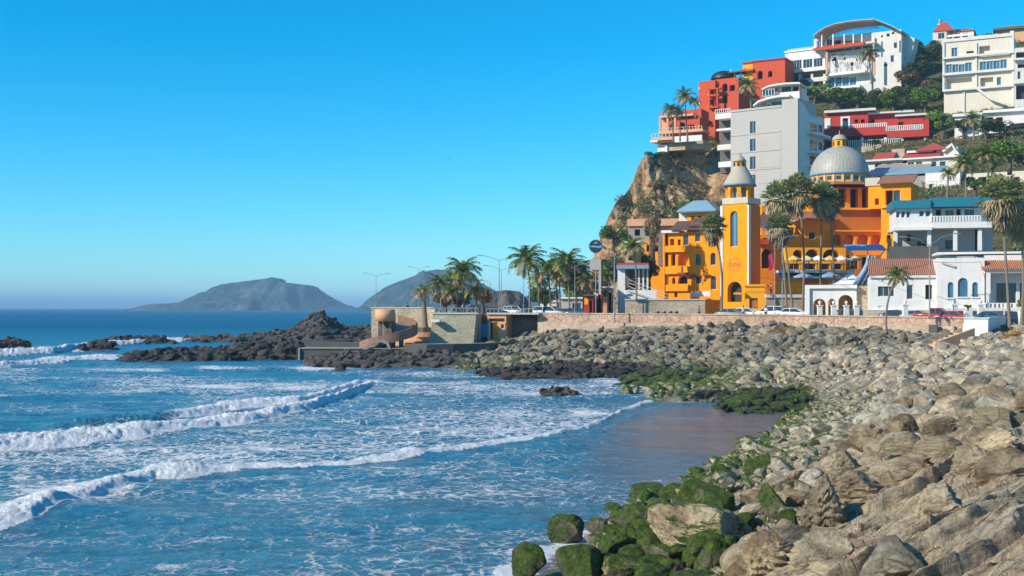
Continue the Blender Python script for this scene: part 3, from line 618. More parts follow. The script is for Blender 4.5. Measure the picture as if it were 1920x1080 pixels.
for c in cand[:NI]:
    px, py = pxy(c); s = c[1]*.75; low = c[4] < 1.1
    sub_ = ('left half of the ' if px < 1280 else 'right half of the ') if (py >= 860 and px <= 1560) else ('upper ' if py < 740 else 'lower ')
    size = 'big' if c[0] > cand[NI//3][0] else 'smaller'
    zone = 'top right corner of the slope' if (px > 1740 and py < 800) else 'right edge beside the tan ledges' if px > 1740 else 'middle of the cobble slope' if (px > 1560 and py < 860) else 'left margin of the tan ledges' if px > 1560 else 'cobble beach above the wet sand' if py < 860 else 'bottom foreshore'
    if c[3] > 92:
        if low: mat, lab, g = 'rock_reefmoss', size+' dark weedy boulder low on the riprap near the water', 'weedy boulders low on the riprap'
        else: mat, lab, g = 'rock_rip', size+' grey brown angular boulder in the riprap below the sea wall', 'riprap boulders below the sea wall'
    elif low: mat, lab, g = 'rock_moss', size+' green mossy boulder on the '+('waterline at the ' if c[4] < .45 else '')+sub_+zone, 'mossy boulders on the near shoreline'
    else:
        mat = 'rock_tan' if rnd.random() < .65 else 'rock_grey'
        lab, g = size+(' tan' if mat == 'rock_tan' else ' grey')+' boulder at the '+sub_+zone, (size+' boulders at the '+zone)
    if px > 1500 and c[3] < 44 and not low and rnd.random() < .5:
        me = SLAB[rnd.randrange(6)][0]; s *= 1.25
        place_rock(me, (c[2], c[3], c[4]+s*.06), (s, s*rnd.uniform(.8, 1.2), s*rnd.uniform(.9, 1.4)), (-.2+rnd.uniform(-.15, .15), rnd.uniform(-.15, .15), .62+rnd.uniform(-.2, .2)), 'rock_tan', lab.replace('grey', 'tan').replace('boulder', 'layered rock'), g.replace('boulders', 'layered rocks')); continue
    me = BIG[rnd.randrange(9)][0]
    place_rock(me, (c[2], c[3], c[4]+s*.22), (s, s*rnd.uniform(.7, 1.1), s*rnd.uniform(.6, 1.05)), (rnd.uniform(-.5, .5), rnd.uniform(-.5, .5), rnd.uniform(0, 6.3)), mat, lab, g)
def rubble(name, lst, mat, sc_=.75, sink=.2):
    VV = []; FF = []; b = 0
    for (_, s, x, y, z) in lst:
        _, W, Fc = LOW[rnd.randrange(10)]; s *= sc_
        Rm = np.array((Matrix.Rotation(rnd.uniform(0, 6.3), 3, 'Z') @ Matrix.Rotation(rnd.uniform(-.6, .6), 3, 'X') @ Matrix.Rotation(rnd.uniform(-.6, .6), 3, 'Y')))
        VV.append((W*np.array([s, s*rnd.uniform(.7, 1), s*rnd.uniform(.6, 1)])) @ Rm.T+np.array([x, y, z+s*sink])); FF.append(Fc+b); b += len(W)
    return tag(link(name, npmesh(name, np.concatenate(VV), np.concatenate(FF), False), M[mat]), kind='stuff')
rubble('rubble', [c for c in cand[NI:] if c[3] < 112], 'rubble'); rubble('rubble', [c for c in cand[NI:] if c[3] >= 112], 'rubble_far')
# green weed reef at the head of the wet sand
def lump(name, px0, px1, D0, D1, hfun, mat, label, cat='rock outcrop', nx=90, ny=34, rough=.5, seed=0, sc_=1.6, group=None, n=None, rsz=None):
    a, b = np.meshgrid(np.linspace(0, 1, nx), np.linspace(0, 1, ny)); D = D0+(D1-D0)*b; PX = px0+(px1-px0)*a; X = (PX-960)*D/F
    e = np.clip(1-np.abs(2*a-1)**3, 0, 1)*np.clip(1-np.abs(2*b-1)**2.4, 0, 1)
    hh = hfun(PX, b)
    Z = -.9+(hh*.8+.9)*e**.6+.22*rough*fbm(X/1.6, D/1.6, seed+3, 4)*e
    rr = random.Random(seed); VV = [np.stack([X, D, Z], -1).reshape(-1, 3)]; idx = np.arange(nx*ny).reshape(ny, nx)
    q = np.stack([idx[:-1, :-1], idx[:-1, 1:], idx[1:, 1:], idx[1:, :-1]], -1).reshape(-1, 4); FF = [np.concatenate([q[:, [0, 1, 2]], q[:, [0, 2, 3]]])]; bse = nx*ny
    area = (px1-px0)*(D0+D1)/2/F*(D1-D0); rsz = rsz or sc_*.42; n = n or int(min(420, area/rsz**2*.55))
    for _ in range(n):
        i = rr.randrange(2, ny-2); j = rr.randrange(2, nx-2)
        if e[i, j] < .12: continue
        _, W, Fc = LOW[rr.randrange(10)]; s_ = rsz*rr.uniform(.35, 1.15)
        Rm = np.array(Matrix.Rotation(rr.uniform(0, 6.3), 3, 'Z') @ Matrix.Rotation(rr.uniform(-.9, .9), 3, 'X') @ Matrix.Rotation(rr.uniform(-.5, .5), 3, 'Y'))
        VV.append((W*np.array([s_*1.2, s_*.8, s_*rr.uniform(.6, 1.0)])) @ Rm.T+np.array([X[i, j], D[i, j], Z[i, j]+s_*.1])); FF.append(Fc+bse); bse += len(W)
    return tag(link(name, npmesh(name, np.concatenate(VV), np.concatenate(FF), False), M[mat]), label, cat, group)
lump('reef', 1330, 1580, 76, 96, lambda p, b: .75+0*p, 'rock_reefmoss', 'dark green weed covered reef jutting into the bay at the head of the wet sand', seed=2, rough=.8, sc_=1.3)
lump('reef', 1275, 1400, 88, 94, lambda p, b: .4+0*p, 'rock_reef', 'narrow dark spit of low rock left of the green weed reef', seed=4, rough=.9, sc_=1.1)
lump('reef', 1004, 1094, 92.5, 96.5, lambda p, b: .45+0*p, 'rock_reef', 'small dark rock awash alone in the middle of the bay', seed=6, rough=.9, sc_=1.0)
lump('reef', 885, 1330, 116, 134, lambda p, b: .95+0*p, 'rock_reef', 'long dark ledge awash at the foot of the riprap', seed=8, rough=.9, sc_=1.7)
lump('reef', 1150, 1500, 103, 124, lambda p, b: .8+0*p, 'rock_reefmoss', 'weedy green rock shelf between riprap and the reef', seed=9, rough=.8, sc_=1.5)
# dark lava like reefs beyond the quay
pk = curve([(430, .2), (470, 1.1), (500, 2.0), (540, 2.7), (565, 4.3), (578, 6.2), (588, 7.6), (606, 7.5), (616, 6.0), (632, 4.6), (655, 3.6), (700, 3.6), (770, 3.4)])
lump('reef', 430, 790, 236, 300, lambda p, b: pk(p)*np.where((p > 566) & (p < 634), .92, .78)+0*b, 'rock_reef', 'big black rock mass with one tall jagged stack, behind the quay', seed=11, rough=.62, sc_=4.5, nx=200, ny=60, rsz=1.0, n=900)
lump('reef', 180, 330, 226, 244, lambda p, b: .8+0*p, 'rock_reef', 'low black reef left of the big stack with waves breaking over it', seed=12, rough=1.0, sc_=3)
lump('reef', 340, 470, 240, 256, lambda p, b: .9+0*p, 'rock_reef', 'thin black reef line touching the left foot of the big stack mass', seed=13, rough=1.0, sc_=3)
lump('reef', 220, 470, 152, 176, lambda p, b: .9+.6*smooth(300, 460, p), 'rock_reef', 'long low brown black reef running out left from the quay', seed=14, rough=.9, sc_=2.4)
lump('reef', 400, 600, 158, 178, lambda p, b: 1.9+0*p, 'rock_reef', 'taller dark reef against the left end of the quay', seed=15, rough=.9, sc_=2.4)
lump('reef', 560, 930, 139, 158, lambda p, b: 1.35+.5*smooth(700, 850, p), 'rock_reef', 'dark rocks lying along the foot of the quay and round platform', seed=16, rough=1.0, sc_=2.0)
lump('reef', -60, 62, 190, 204, lambda p, b: 1.6+0*p, 'rock_reef', 'dark rock awash at the left edge of the picture', seed=17, rough=.9, sc_=2.5)
lump('reef', 150, 220, 192, 206, lambda p, b: 1.2+0*p, 'rock_reef', 'small dark rock in the white surf left of the long reef', seed=18, rough=.9, sc_=2.5)
lump('reef', 625, 650, 131, 135, lambda p, b: .7+0*p, 'rock_reef', 'single small dark rock off the quay foot', seed=19, rough=.9, sc_=1)
for i, (a, b, w_, h_) in enumerate([(745, 668, 34, 18), (780, 668, 30, 18), (850, 668, 34, 22), (880, 668, 30, 18), (815, 670, 24, 12), (905, 664, 26, 18)]):
    at_px(a, b, w_, h_, 'rock_grey', 'pale boulder at the foot of the curved dark apron wall', sink=.2, group='boulders at the foot of the apron wall')
# ---------------- building kit ----------------
CAMP = Vector((0, 0, H))
class Fr:
    """a facade frame: x along the front, y into the building, z up; parts hang from one root"""
    def __init__(s, name, label, cat, px, py, D, yaw, root=None, group=None):
        if D == 'h': D = hhit(px, py)
        s.O = P(px, py, D); s.yaw = R(yaw); s.u = Vector((math.cos(s.yaw), math.sin(s.yaw), 0)); s.n = Vector((-math.sin(s.yaw), math.cos(s.yaw), 0))
        if root is None: s.root = thing(name, label, cat, s.O, s.yaw, group); s.rO = s.O; s.ry = s.yaw
        else: s.root, s.rO, s.ry = root.root, root.rO, root.ry
    def sub(s, px, py, D, yaw): return Fr('', '', '', px, py, D, yaw, root=s)
    def L(s, px, py, w=0.0):
        d = Vector(((px-960)/F, 1, -(py-577)/F)); t = (w-(CAMP-s.O).dot(s.n))/d.dot(s.n); p = CAMP+d*t-s.O; return p.dot(s.u), p.z
    def S(s, px, py, U):
        d = Vector(((px-960)/F, 1, -(py-577)/F)); t = (U-(CAMP-s.O).dot(s.u))/d.dot(s.u); p = CAMP+d*t-s.O; return p.dot(s.n), p.z
    def fix(s, o):
        rel = s.O-s.rO; c, si = math.cos(-s.ry), math.sin(-s.ry)
        o.location = (rel.x*c-rel.y*si, rel.x*si+rel.y*c, rel.z); o.rotation_euler = (0, 0, s.yaw-s.ry); return o
    def part(s, mb, name, mats, label=None):
        o = s.fix(mb.build(name, mats, s.root))
        if label: o['label'] = label
        return o
    def bx(s, name, mat, L_, label=None):
        for (a, b, c, d, w0, w1) in L_:
            mb = MB(); u0, v1 = s.L(a, c, w0); u1, _ = s.L(b, c, w0); _, v0 = s.L(a, d, w0); mb.box(u0, u1, w0, w1, v0, v1); s.part(mb, name, M[mat], label)
    def window(s, pt, u0, u1, v0, v1, dep, nx, ny, gm='glass', fm='frame', bw=.07):
        mb = MB()
        def bar(a, b, c, d):
            q = [pt(x, z, y) for y in (dep-.06, dep) for x, z in ((a, c), (b, c), (b, d), (a, d))]
            mb.add(q, [(0, 1, 2, 3), (0, 4, 5, 1), (1, 5, 6, 2), (2, 6, 7, 3), (3, 7, 4, 0)])
        bar(u0, u0+bw, v0, v1); bar(u1-bw, u1, v0, v1); bar(u0+bw, u1-bw, v0, v0+bw); bar(u0+bw, u1-bw, v1-bw, v1)
        for i in range(1, nx): x = u0+(u1-u0)*i/nx; bar(x-bw*.4, x+bw*.4, v0+bw, v1-bw)
        f = s.part(mb, 'window', M[fm]); pb = MB(); pb.add([pt(u0+.02, v0+.02, dep+.004), pt(u1-.02, v0+.02, dep+.004), pt(u1-.02, v1-.02, dep+.004), pt(u0+.02, v1-.02, dep+.004)], [(0, 1, 2, 3)])
        pb.build('pane', M[gm], f)
    def panel(s, mb, pt, u0, u1, v0, v1, ops, dep=.25, gm='glass', fm='frame'):
        us = sorted({u0, u1, *[min(max(x, u0), u1) for o in ops for x in o[:2]]}); vs_ = sorted({v0, v1, *[min(max(x, v0), v1) for o in ops for x in o[2:4]]})
        for i in range(len(us)-1):
            for j in range(len(vs_)-1):
                mu, mv = (us[i]+us[i+1])/2, (vs_[j]+vs_[j+1])/2
                if any(o[0] < mu < o[1] and o[2] < mv < o[3] for o in ops): continue
                mb.add([pt(us[i], vs_[j], 0), pt(us[i+1], vs_[j], 0), pt(us[i+1], vs_[j+1], 0), pt(us[i], vs_[j+1], 0)], [(0, 1, 2, 3)])
        for (a, b, c, d, k) in ops:
            dp = 1.3 if k[0] in 'dl' else dep
            arch = k.endswith('a'); ry = min((b-a)/2, (d-c)*.6) if arch else 0; cy = d-ry
            rim = [(a, c), (b, c), (b, cy)]
            if arch: rim += [((a+b)/2+(b-a)/2*math.cos(t), cy+ry*math.sin(t)) for t in [math.pi*i/10 for i in range(1, 10)]]
            rim += [(a, cy)]
            n = len(rim)
            for i in range(n):
                p, q = rim[i], rim[(i+1) % n]; mb.add([pt(*p, 0), pt(*q, 0), pt(*q, dp), pt(*p, dp)], [(0, 1, 2, 3)])
            if arch:
                ar = [(b, cy)]+rim[3:-1]+[(a, cy)]
                for i in range(len(ar)-1): mb.add([pt(*ar[i], 0), pt(*ar[i+1], 0), pt(ar[i+1][0], d, 0), pt(ar[i][0], d, 0)], [(0, 1, 2, 3)])
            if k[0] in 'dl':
                mb.mi = 1 if k[0] == 'd' else 0  # dark openings close on a near-black plate, interior shade as colour
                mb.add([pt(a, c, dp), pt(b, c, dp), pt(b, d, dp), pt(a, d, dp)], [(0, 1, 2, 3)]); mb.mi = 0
            else: s.window(pt, a, b, c, d, dp-.01, max(1, round((b-a)/.8)), 1, gm, fm)
    def block(s, mat, px0, px1, pyT, pyB, w0, dep, ops=(), side=(), down=8, rdep=.25, name='wall', gm='glass', fm='frame', label=None):
        """a solid block with real openings in the front (ops) and right flank (side), given in photo pixels"""
        u0, v1 = s.L(px0, pyT, w0); u1, _ = s.L(px1, pyT, w0); _, v0 = s.L(px0, pyB, w0)
        if down == 8:      # reach down into the hillside under every corner
            for q in ((u0, w0), (u1, w0), (u0, w0+dep), (u1, w0+dep)):
                p = s.O+s.u*q[0]+s.n*q[1]; v0 = min(v0, float(hillz(p.x, p.y))-s.O.z-.8)
        else: v0 -= down
        mb = MB(); o = []
        for q in ops:
            a, vt = s.L(q[0], q[2], w0); b, vb = s.L(q[1], q[3], w0); o.append((a, b, vb, vt, q[4] if len(q) > 4 else 'w'))
        s.panel(mb, lambda u, v, d: (u, w0+d, v), u0, u1, v0, v1, o, rdep, gm, fm)
        o = []
        for q in side:
            a, vt = s.S(q[0], q[2], u1); b, vb = s.S(q[1], q[3], u1); o.append((a, b, vb, vt, q[4] if len(q) > 4 else 'w'))
        s.panel(mb, lambda u, v, d: (u1-d, u, v), w0, w0+dep, v0, v1, o, rdep, gm, fm)
        mb.add([(u0, w0, v0), (u0, w0+dep, v0), (u0, w0+dep, v1), (u0, w0, v1), (u1, w0+dep, v0), (u1, w0+dep, v1), (u1, w0, v1), (u1, w0, v0)], [(0, 1, 2, 3), (1, 4, 5, 2), (3, 2, 5, 6)])
        s.part(mb, name, [M[mat], M['dark']], label); return u0, u1, v0, v1
    def rail(s, px0, px1, pyT, pyB, w, mat='railw', step=.45, r=.06, name='railing'):
        u0, v1 = s.L(px0, pyT, w); u1, _ = s.L(px1, pyT, w); _, v0 = s.L(px0, pyB, w); mb = MB()
        mb.box(u0, u1, w-.06, w+.06, v1-.09, v1); mb.box(u0, u1, w-.05, w+.05, v0, v0+.07); n = max(1, int((u1-u0)/step))
        for i in range(n+1):
            x = u0+(u1-u0)*i/n; mb.box(x-r, x+r, w-r*.8, w+r*.8, v0+.07, v1-.09)
        return s.part(mb, name, M[mat])
    def slope(s, mat, px0, px1, pyT, pyB, w0, w1, ov=.3, name='roof', th=.16):
        """lean-to tiled roof: eave at w0 (pyB), ridge at w1 (pyT)"""
        u0, v0 = s.L(px0, pyB, w0); u1, _ = s.L(px1, pyB, w0); _, v1 = s.L((px0+px1)/2, pyT, w1); mb = MB()
        mb.xprism([(w0, v0), (w1, v1), (w1, v1+th), (w0-.05, v0+th)], u0-ov, u1+ov); return s.part(mb, name, M[mat])
    def hip(s, mat, px0, px1, pyT, pyB, w0, dep, ov=.4, gable=False, name='roof', top=.0):
        u0, v0 = s.L(px0, pyB, w0); u1, _ = s.L(px1, pyB, w0); _, v1 = s.L((px0+px1)/2, pyT, w0+dep/2)
        u0 -= ov; u1 += ov; a, b = w0-ov, w0+dep+ov; k = min((u1-u0)/2, (b-a)/2)*(0 if gable else 1)*(1-top); m = (a+b)/2; kk = (b-a)/2*top
        vs = [(u0, a, v0), (u1, a, v0), (u1, b, v0), (u0, b, v0), (u0+k, m-kk, v1), (u1-k, m-kk, v1), (u1-k, m+kk, v1), (u0+k, m+kk, v1)]
        vs += [(x, y, z-.14) for x, y, z in vs[:4]]
        mb = MB(); mb.add(vs, [(0, 1, 5, 4), (1, 2, 6, 5), (2, 3, 7, 6), (3, 0, 4, 7), (4, 5, 6, 7), (11, 10, 9, 8), (8, 9, 1, 0), (9, 10, 2, 1), (10, 11, 3, 2), (11, 8, 0, 3)]); return s.part(mb, name, M[mat])
    def cols(s, pxs, pyT, pyB, w, mat='white', wd=.35, name='column'):
        for px in pxs:
            u, v1 = s.L(px, pyT, w); _, v0 = s.L(px, pyB, w); mb = MB(); mb.box(u-wd/2, u+wd/2, w-wd/2, w+wd/2, v0, v1); s.part(mb, name, M[mat])
def row(x0, x1, n, yT, yB, k='w', gap=.35):
    st = (x1-x0)/n; return [(x0+st*(i+gap/2), x0+st*(i+1-gap/2), yT, yB, k) for i in range(n)]

# ======== grey apartment tower ========
g = Fr('apartment_tower', 'tall plain grey apartment tower with three stacked slit windows, behind the orange bell tower', 'building', 1370, 450, 238, -37)
u0, u1, v0, v1 = g.block('greyw', 1370, 1466, 208, 450, 0, 9, [(1406, 1416.5, 228, 251), (1406, 1416.5, 261, 284), (1406, 1416.5, 294, 318), (1406, 1416.5, 328, 350)])
g.bx('cornice', 'greyw', [(1370, 1464, 207, 211, -.14, 0), (1370, 1464, 253.5, 256, -.1, 0), (1421, 1464, 256, 283, -.06, 0), (1370, 1464, 286.5, 289, -.1, 0), (1421, 1464, 290, 315, -.06, 0), (1370, 1464, 320, 322.5, -.1, 0), (1421, 1464, 325, 345, -.06, 0)])
s0, s1, _, _ = g.block('greyw', 1466, 1496, 187, 450, -.25, 9, side=[])
wS, _ = g.S(1543, 230, s1)
g2 = g.sub(1497, 450, 228.4, -37)
b0 = g.L(1497, 300, 0)[0]
mb = MB(); 
def gs(px, py): return g.S(px, py, s1)
prof = [gs(1498, 188), gs(1508, 197), gs(1517, 214), gs(1522, 219), gs(1543, 222), (gs(1543, 222)[0], v0-6), (gs(1498, 222)[0], v0-6)]
mb.xprism([(a, b) for a, b in prof], s1-3.5, s1+.06); g.part(mb, 'side_wall', M['white'])
mb = MB()
for yT, yB in ((228, 250), (262, 284), (292, 311)):
    a, t_ = gs(1518, yT); b, c_ = gs(1531, yB); mb.box(s1+.06, s1+.10, a, b, c_, t_); a, _ = gs(1534, yT); b, _ = gs(1541, yB); mb.box(s1+.06, s1+.10, a, b, c_+.5, t_)
pn = g.part(mb, 'balcony_door', M['glass'])
mb = MB()
for y in (252, 287, 314):
    a, t_ = gs(1513, y); b, c_ = gs(1545, y+5); mb.box(s1+.10, s1+1.5, a, b, c_, t_)
g.part(mb, 'balcony', M['white'])
mb = MB()
for y in (246, 281, 308):
    a, t_ = gs(1513, y); b, c_ = gs(1545, y+5); mb.box(s1+1.40, s1+1.46, a, b, t_-.9, t_-.82)
    for k in range(9): yy = a+(b-a)*k/8; mb.box(s1+1.41, s1+1.45, yy-.03, yy+.03, t_-1.3, t_-.82)
g.part(mb, 'railing', M['railw'])
for i, y in enumerate((214, 242, 272, 304)):
    g.bx('balcony', 'white' if i != 2 else 'cream', [(1341+i*2, 1370, y, y+10 if i != 1 else y+4, .6, 5)])
g.bx('wall', 'dconcrete', [(1350, 1370, 222, 325, 3.2, 7)])
g.rail(1341, 1369, 206, 213, .7)
g.bx('antenna', 'black', [(1499, 1501, 158, 190, 1, 1.15)])

# ======== white house with curved terrace above the grey tower ========
D = hhit(1455, 215)
a = Fr('terrace_house', 'small white house with curved roof slabs rising just behind the grey apartment tower', 'house', 1418, 215, 262, -28)
a.block('white', 1436, 1500, 176, 215, 0, 8, [(1446, 1465, 191, 207, 'w'), (1424+14, 1444, 196, 210, 'd')])
a.block('white', 1458, 1500, 160, 176, 1.5, 6, [(1466, 1483, 163, 176, 'w'), (1486, 1497, 162, 176, 'd')], down=0)
def cslab(fr, pxs, w0, w1, th, mat, name='roof_slab'):
    mb = MB(); top = [fr.L(x, y, w0) for x, y in pxs]; mb.yprism(top+[(x, z-th) for x, z in top[::-1]], w0, w1); return fr.part(mb, name, M[mat])
cslab(a, [(1428, 166), (1440, 160), (1455, 157), (1470, 155), (1486, 154), (1500, 154)], -1.6, 5, .35, 'white')
cslab(a, [(1412, 196), (1422, 188), (1440, 182), (1460, 178), (1480, 177)], -2.2, 5, .45, 'white')
a.rail(1430, 1452, 168, 181, -1.2, step=.6); a.bx('wall', 'glass', [(1428, 1452, 170, 180, -1.1, -1.06)], 'glass parapet')

# ======== upper red houses ========
b = Fr('red_house', 'tall vermilion house with yellow window trims and a black dome near the cliff top', 'house', 1310, 215, 'h', -30)
b.block('redor', 1310, 1341, 153, 216, 0, 9, [(1331, 1337, 170, 176, 'd'), (1331, 1338, 186, 196, 'da')])
b.block('redor', 1341, 1385, 149, 210, 1.0, 8, [(1354, 1364, 157, 171, 'da'), (1354, 1364, 178, 193, 'da'), (1368, 1378, 160, 170, 'd')])
b.bx('trim', 'yellow', [(1310, 1313, 163, 168, -.12, 0), (1310, 1313, 190, 196, -.12, 0), (1310, 1313, 208, 213, -.12, 0), (1327, 1330, 176, 180, -.12, 0), (1327, 1330, 198, 204, -.12, 0), (1341, 1345, 153, 158, .88, 1)])
b.bx('balcony', 'redor', [(1328, 1350, 166, 168, -1.2, 0), (1328, 1348, 178, 181, -1.2, 0), (1328, 1348, 200, 203, -1.2, 0)])
b.cols([1330, 1345], 166, 203, -1.0, 'redor', .4)
uu, vv = b.L(1357, 149, 4); mb = MB(); mb.lathe([(3.2*math.cos(t)**.8, vv+2.0*math.sin(t)) for t in np.linspace(0, 1.5, 7)], uu, 4.0, 14); b.part(mb, 'dome_roof', M['black'])
b.bx('pergola', 'black', [(1345, 1395, 137, 139.5, 2, 5), (1376, 1378, 137, 150, 2.2, 2.4), (1388, 1390, 137, 150, 2.2, 2.4)]); b.bx('chimney', 'greyw', [(1369, 1372, 130, 150, 3, 3.5)])
c = Fr('red_house', 'upper vermilion house with a yellow corner and two arched windows, beside the white mansion', 'house', 1396, 150, 'h', -30)
c.block('redor', 1411, 1472, 115.5, 152, 0, 8, [(1420, 1430, 133, 148, 'da'), (1440, 1448, 133, 144, 'da')])
c.block('yellow', 1393, 1411, 117, 140, .8, 6, [(1396, 1399, 128, 137, 'd')])
c.bx('cornice', 'tilered', [(1409, 1473, 114, 116.5, -.3, 7), (1391, 1410, 117, 119.5, .4, 6)]); c.bx('roof_slab', 'redor', [(1385, 1412, 131, 135, -.8, 3)])
d = Fr('red_house', 'lower red house with arched porch and stacked terraces at the very edge of the cliff', 'house', 1248, 268, 'h', -26)
d.block('redor', 1252, 1312, 224, 262, 0, 7, [(1256, 1267, 231, 246, 'da'), (1273, 1285, 230, 246, 'da'), (1290, 1302, 234, 247, 'd')], down=.5)
d.block('redor', 1281, 1315, 206, 228, 2, 6, [(1287, 1292, 212, 222, 'd'), (1298, 1304, 212, 222, 'd')], down=0)
d.bx('terrace', 'salmon', [(1236, 1300, 217, 221, -1, 2), (1240, 1252, 224, 246, .5, 3), (1234, 1318, 247, 251.5, -1.6, 4), (1222, 1290, 259, 264, -2.6, 4), (1228, 1268, 264, 268, -2, 4)])
d.bx('balcony', 'white', [(1265, 1316, 256, 267, -3.2, -2.8), (1233, 1251, 272, 286, -1.0, 3), (1219, 1233, 263, 267, -2.6, 2)])
d.rail(1236, 1286, 211, 217, -.9, 'redor', .8, .12); d.rail(1222, 1262, 251, 259, -2.5, 'trim', .8, .1); d.rail(1236, 1316, 241, 247, -1.5, 'trim', .7, .08)
d.cols([1238, 1252, 1266], 221, 248, -1.3, 'salmon', .45)
d.bx('base_wall', 'tstone', [(1251, 1318, 266, 283, -.6, 6)])

# ======== white mansion ========
m = Fr('mansion', 'white mansion with an arched louvred roof terrace and a red canopy on the hill crest', 'house', 1472, 168, 'h', -33)
m.block('white', 1472, 1547, 96, 137, 0, 8, row(1482, 1504, 1, 114, 128, gap=.1)+row(1505, 1524, 1, 112, 126, gap=.1)+row(1525, 1543, 1, 110, 124, gap=.1), down=0)
m.rail(1478, 1530, 93, 98, .3, step=.9, r=.12); m.bx('cornice', 'white', [(1470, 1548, 97, 99.5, -.3, 0), (1470, 1548, 135.5, 139, -1.2, 0)])
m.block('concrete', 1474, 1545, 139, 170, 1.2, 6, [(1480, 1500, 143, 160, 'd'), (1506, 1522, 143, 155, 'd'), (1526, 1541, 143, 157, 'd')])
m.cols([1474, 1500, 1523, 1546], 139, 168, -.6, 'cream', .6); m.bx('balcony', 'whitec', [(1500, 1550, 148, 156, -1.0, 0)])
_w = m.L(1548, 150, 0)[0]; m2 = m.sub(1548, 150, (m.O+m.u*_w).y, -33)
m2.block('whitec', 1552, 1634, 99, 168, 1.0, 9, [(1557, 1568, 102, 114, 'd'), (1592, 1600, 117, 137, 'd'), (1572, 1586, 103, 112, 'l'), (1605, 1625, 104, 113, 'l')]+row(1552, 1606, 4, 145, 165, gap=.12), gm='glassb')
m2.bx('balcony', 'white', [(1550, 1622, 138.5, 143, -1.6, 1), (1546, 1612, 165, 170, -1.2, 1)]); m2.rail(1552, 1620, 129, 138.5, -1.4, step=.35)
mb = MB()
for x in (1556, 1575, 1594, 1613):
    for k in range(5):
        p0 = m2.L(x, 118, -1.2); p1 = m2.L(x-9+k*4.5, 104, -1.2); mb.bar((p0[0], -1.2, p0[1]), (p1[0], -1.2, p1[1]), .12)
    p0 = m2.L(x, 138, -1.2); mb.bar((p0[0], -1.2, p0[1]), (p0[0], -1.2, m2.L(x, 118, -1.2)[1]), .22)
m2.part(mb, 'bracket', M['white'])
m2.slope('redor', 1526, 1617, 86, 95, -2.6, 1.2, name='canopy', th=.5)
m2.cols([1550.5, 1639], 98, 140, -1.8, 'salmon', .5)
m2.block('whitec', 1634, 1690, 62, 150, 1.6, 12, [(1652, 1655.5, 66, 70, 'd'), (1662, 1668, 63, 68, 'd'), (1672, 1677, 60, 64, 'd'), (1676, 1682, 80, 90), (1686, 1689, 76, 98, 'd'), (1640, 1644, 72, 80, 'd'), (1657, 1664, 120, 124, 'd'), (1670, 1676, 104, 116)])
mb = MB(); pr = [m2.L(1690, 62, 5), m2.L(1700, 66, 5), m2.L(1715, 72, 5), m2.L(1712, 92, 5), m2.L(1703, 118, 5), m2.L(1690, 138, 5)]; mb.yprism(pr, 5, 9); m2.part(mb, 'stepped_wall', M['whitec'])
m2.block('white', 1526, 1634, 74, 92, 4.5, 6, [(1532, 1546, 76, 90, 'w'), (1550, 1560, 75, 90, 'w'), (1564, 1577, 76, 90, 'd'), (1579, 1598, 77, 87, 'w'), (1602, 1612, 68+8, 90, 'd')], down=0, gm='glassb')
m2.bx('floor_slab', 'cream', [(1524, 1640, 90.5, 94, -1.4, 4.5)]); m2.cols([1530, 1541, 1562, 1583, 1600, 1616, 1638], 64, 92, -.9, 'white', .28)
cslab(m2, [(1524, 67), (1535, 58), (1548, 50), (1565, 44), (1585, 40), (1610, 37), (1638, 35)], -2.0, 6, .16, 'trim', 'arched_roof')
cslab(m2, [(1638, 35), (1655, 41), (1672, 48), (1690, 58)], -1.0, 8, .16, 'trim', 'arched_roof')
mb = MB()
for i in range(26):
    x = 1527+i*4.3; y = np.interp(x, [1524, 1548, 1585, 1638], [69, 53, 42, 38]); p0 = m2.L(x, y, -2.05); mb.bar((p0[0], -1.9, p0[1]), (p0[0], 4.4, p0[1]-.8), .10, .25)
m2.part(mb, 'louvre', M['trim'])
m2.block('dconcrete', 1606, 1668, 138, 190, 3.2, 6, [(1612, 1620, 145, 175, 'd'), (1624, 1632, 142, 178, 'd'), (1637, 1650, 145, 180, 'd')])
m2.cols([1611, 1622, 1634, 1646, 1658], 138, 182, 2.6, 'whitec', .25, 'pillar')

# ======== crest house with red roof, brown house ========
e = Fr('crest_house', 'cream house with red hip roof and a little lantern on the skyline', 'house', 1746, 92, 'h', -25)
e.block('cream', 1749, 1775, 60, 90, 0, 7, [(1759, 1771, 62, 72, 'w')]); e.block('cream', 1775, 1826, 60, 90, 1, 7, [(1780, 1786, 63, 72, 'd'), (1790, 1800, 63, 80, 'd'), (1805, 1815, 62, 72, 'w')])
e.hip('tilered', 1751, 1786, 44, 59, 0, 7, .3, top=.3); e.hip('tilered', 1787, 1826, 53, 60, 1, 7, .3)
uu, vv = e.L(1763, 45, 3.5); mb = MB(); mb.lathe([(.9, vv-.6), (.9, vv+.2), (.55, vv+.3), (.55, vv+1.0), (.1, vv+1.6), (0, vv+1.7)], uu, 3.5, 10); e.part(mb, 'lantern', M['metal'])
f = Fr('crest_house', 'brown flat roofed house at the skyline above the white apartment block', 'house', 1864, 78, 'h', -25)
f.block('salmon', 1866, 1924, 58, 90, 0, 6, [(1872, 1880, 61, 70, 'd'), (1890, 1902, 61, 70, 'd')]); f.bx('roof', 'dconcrete', [(1862, 1926, 53, 57.5, -1, 6)]); f.slope('tileo', 1885, 1924, 49, 54, -.6, 3)

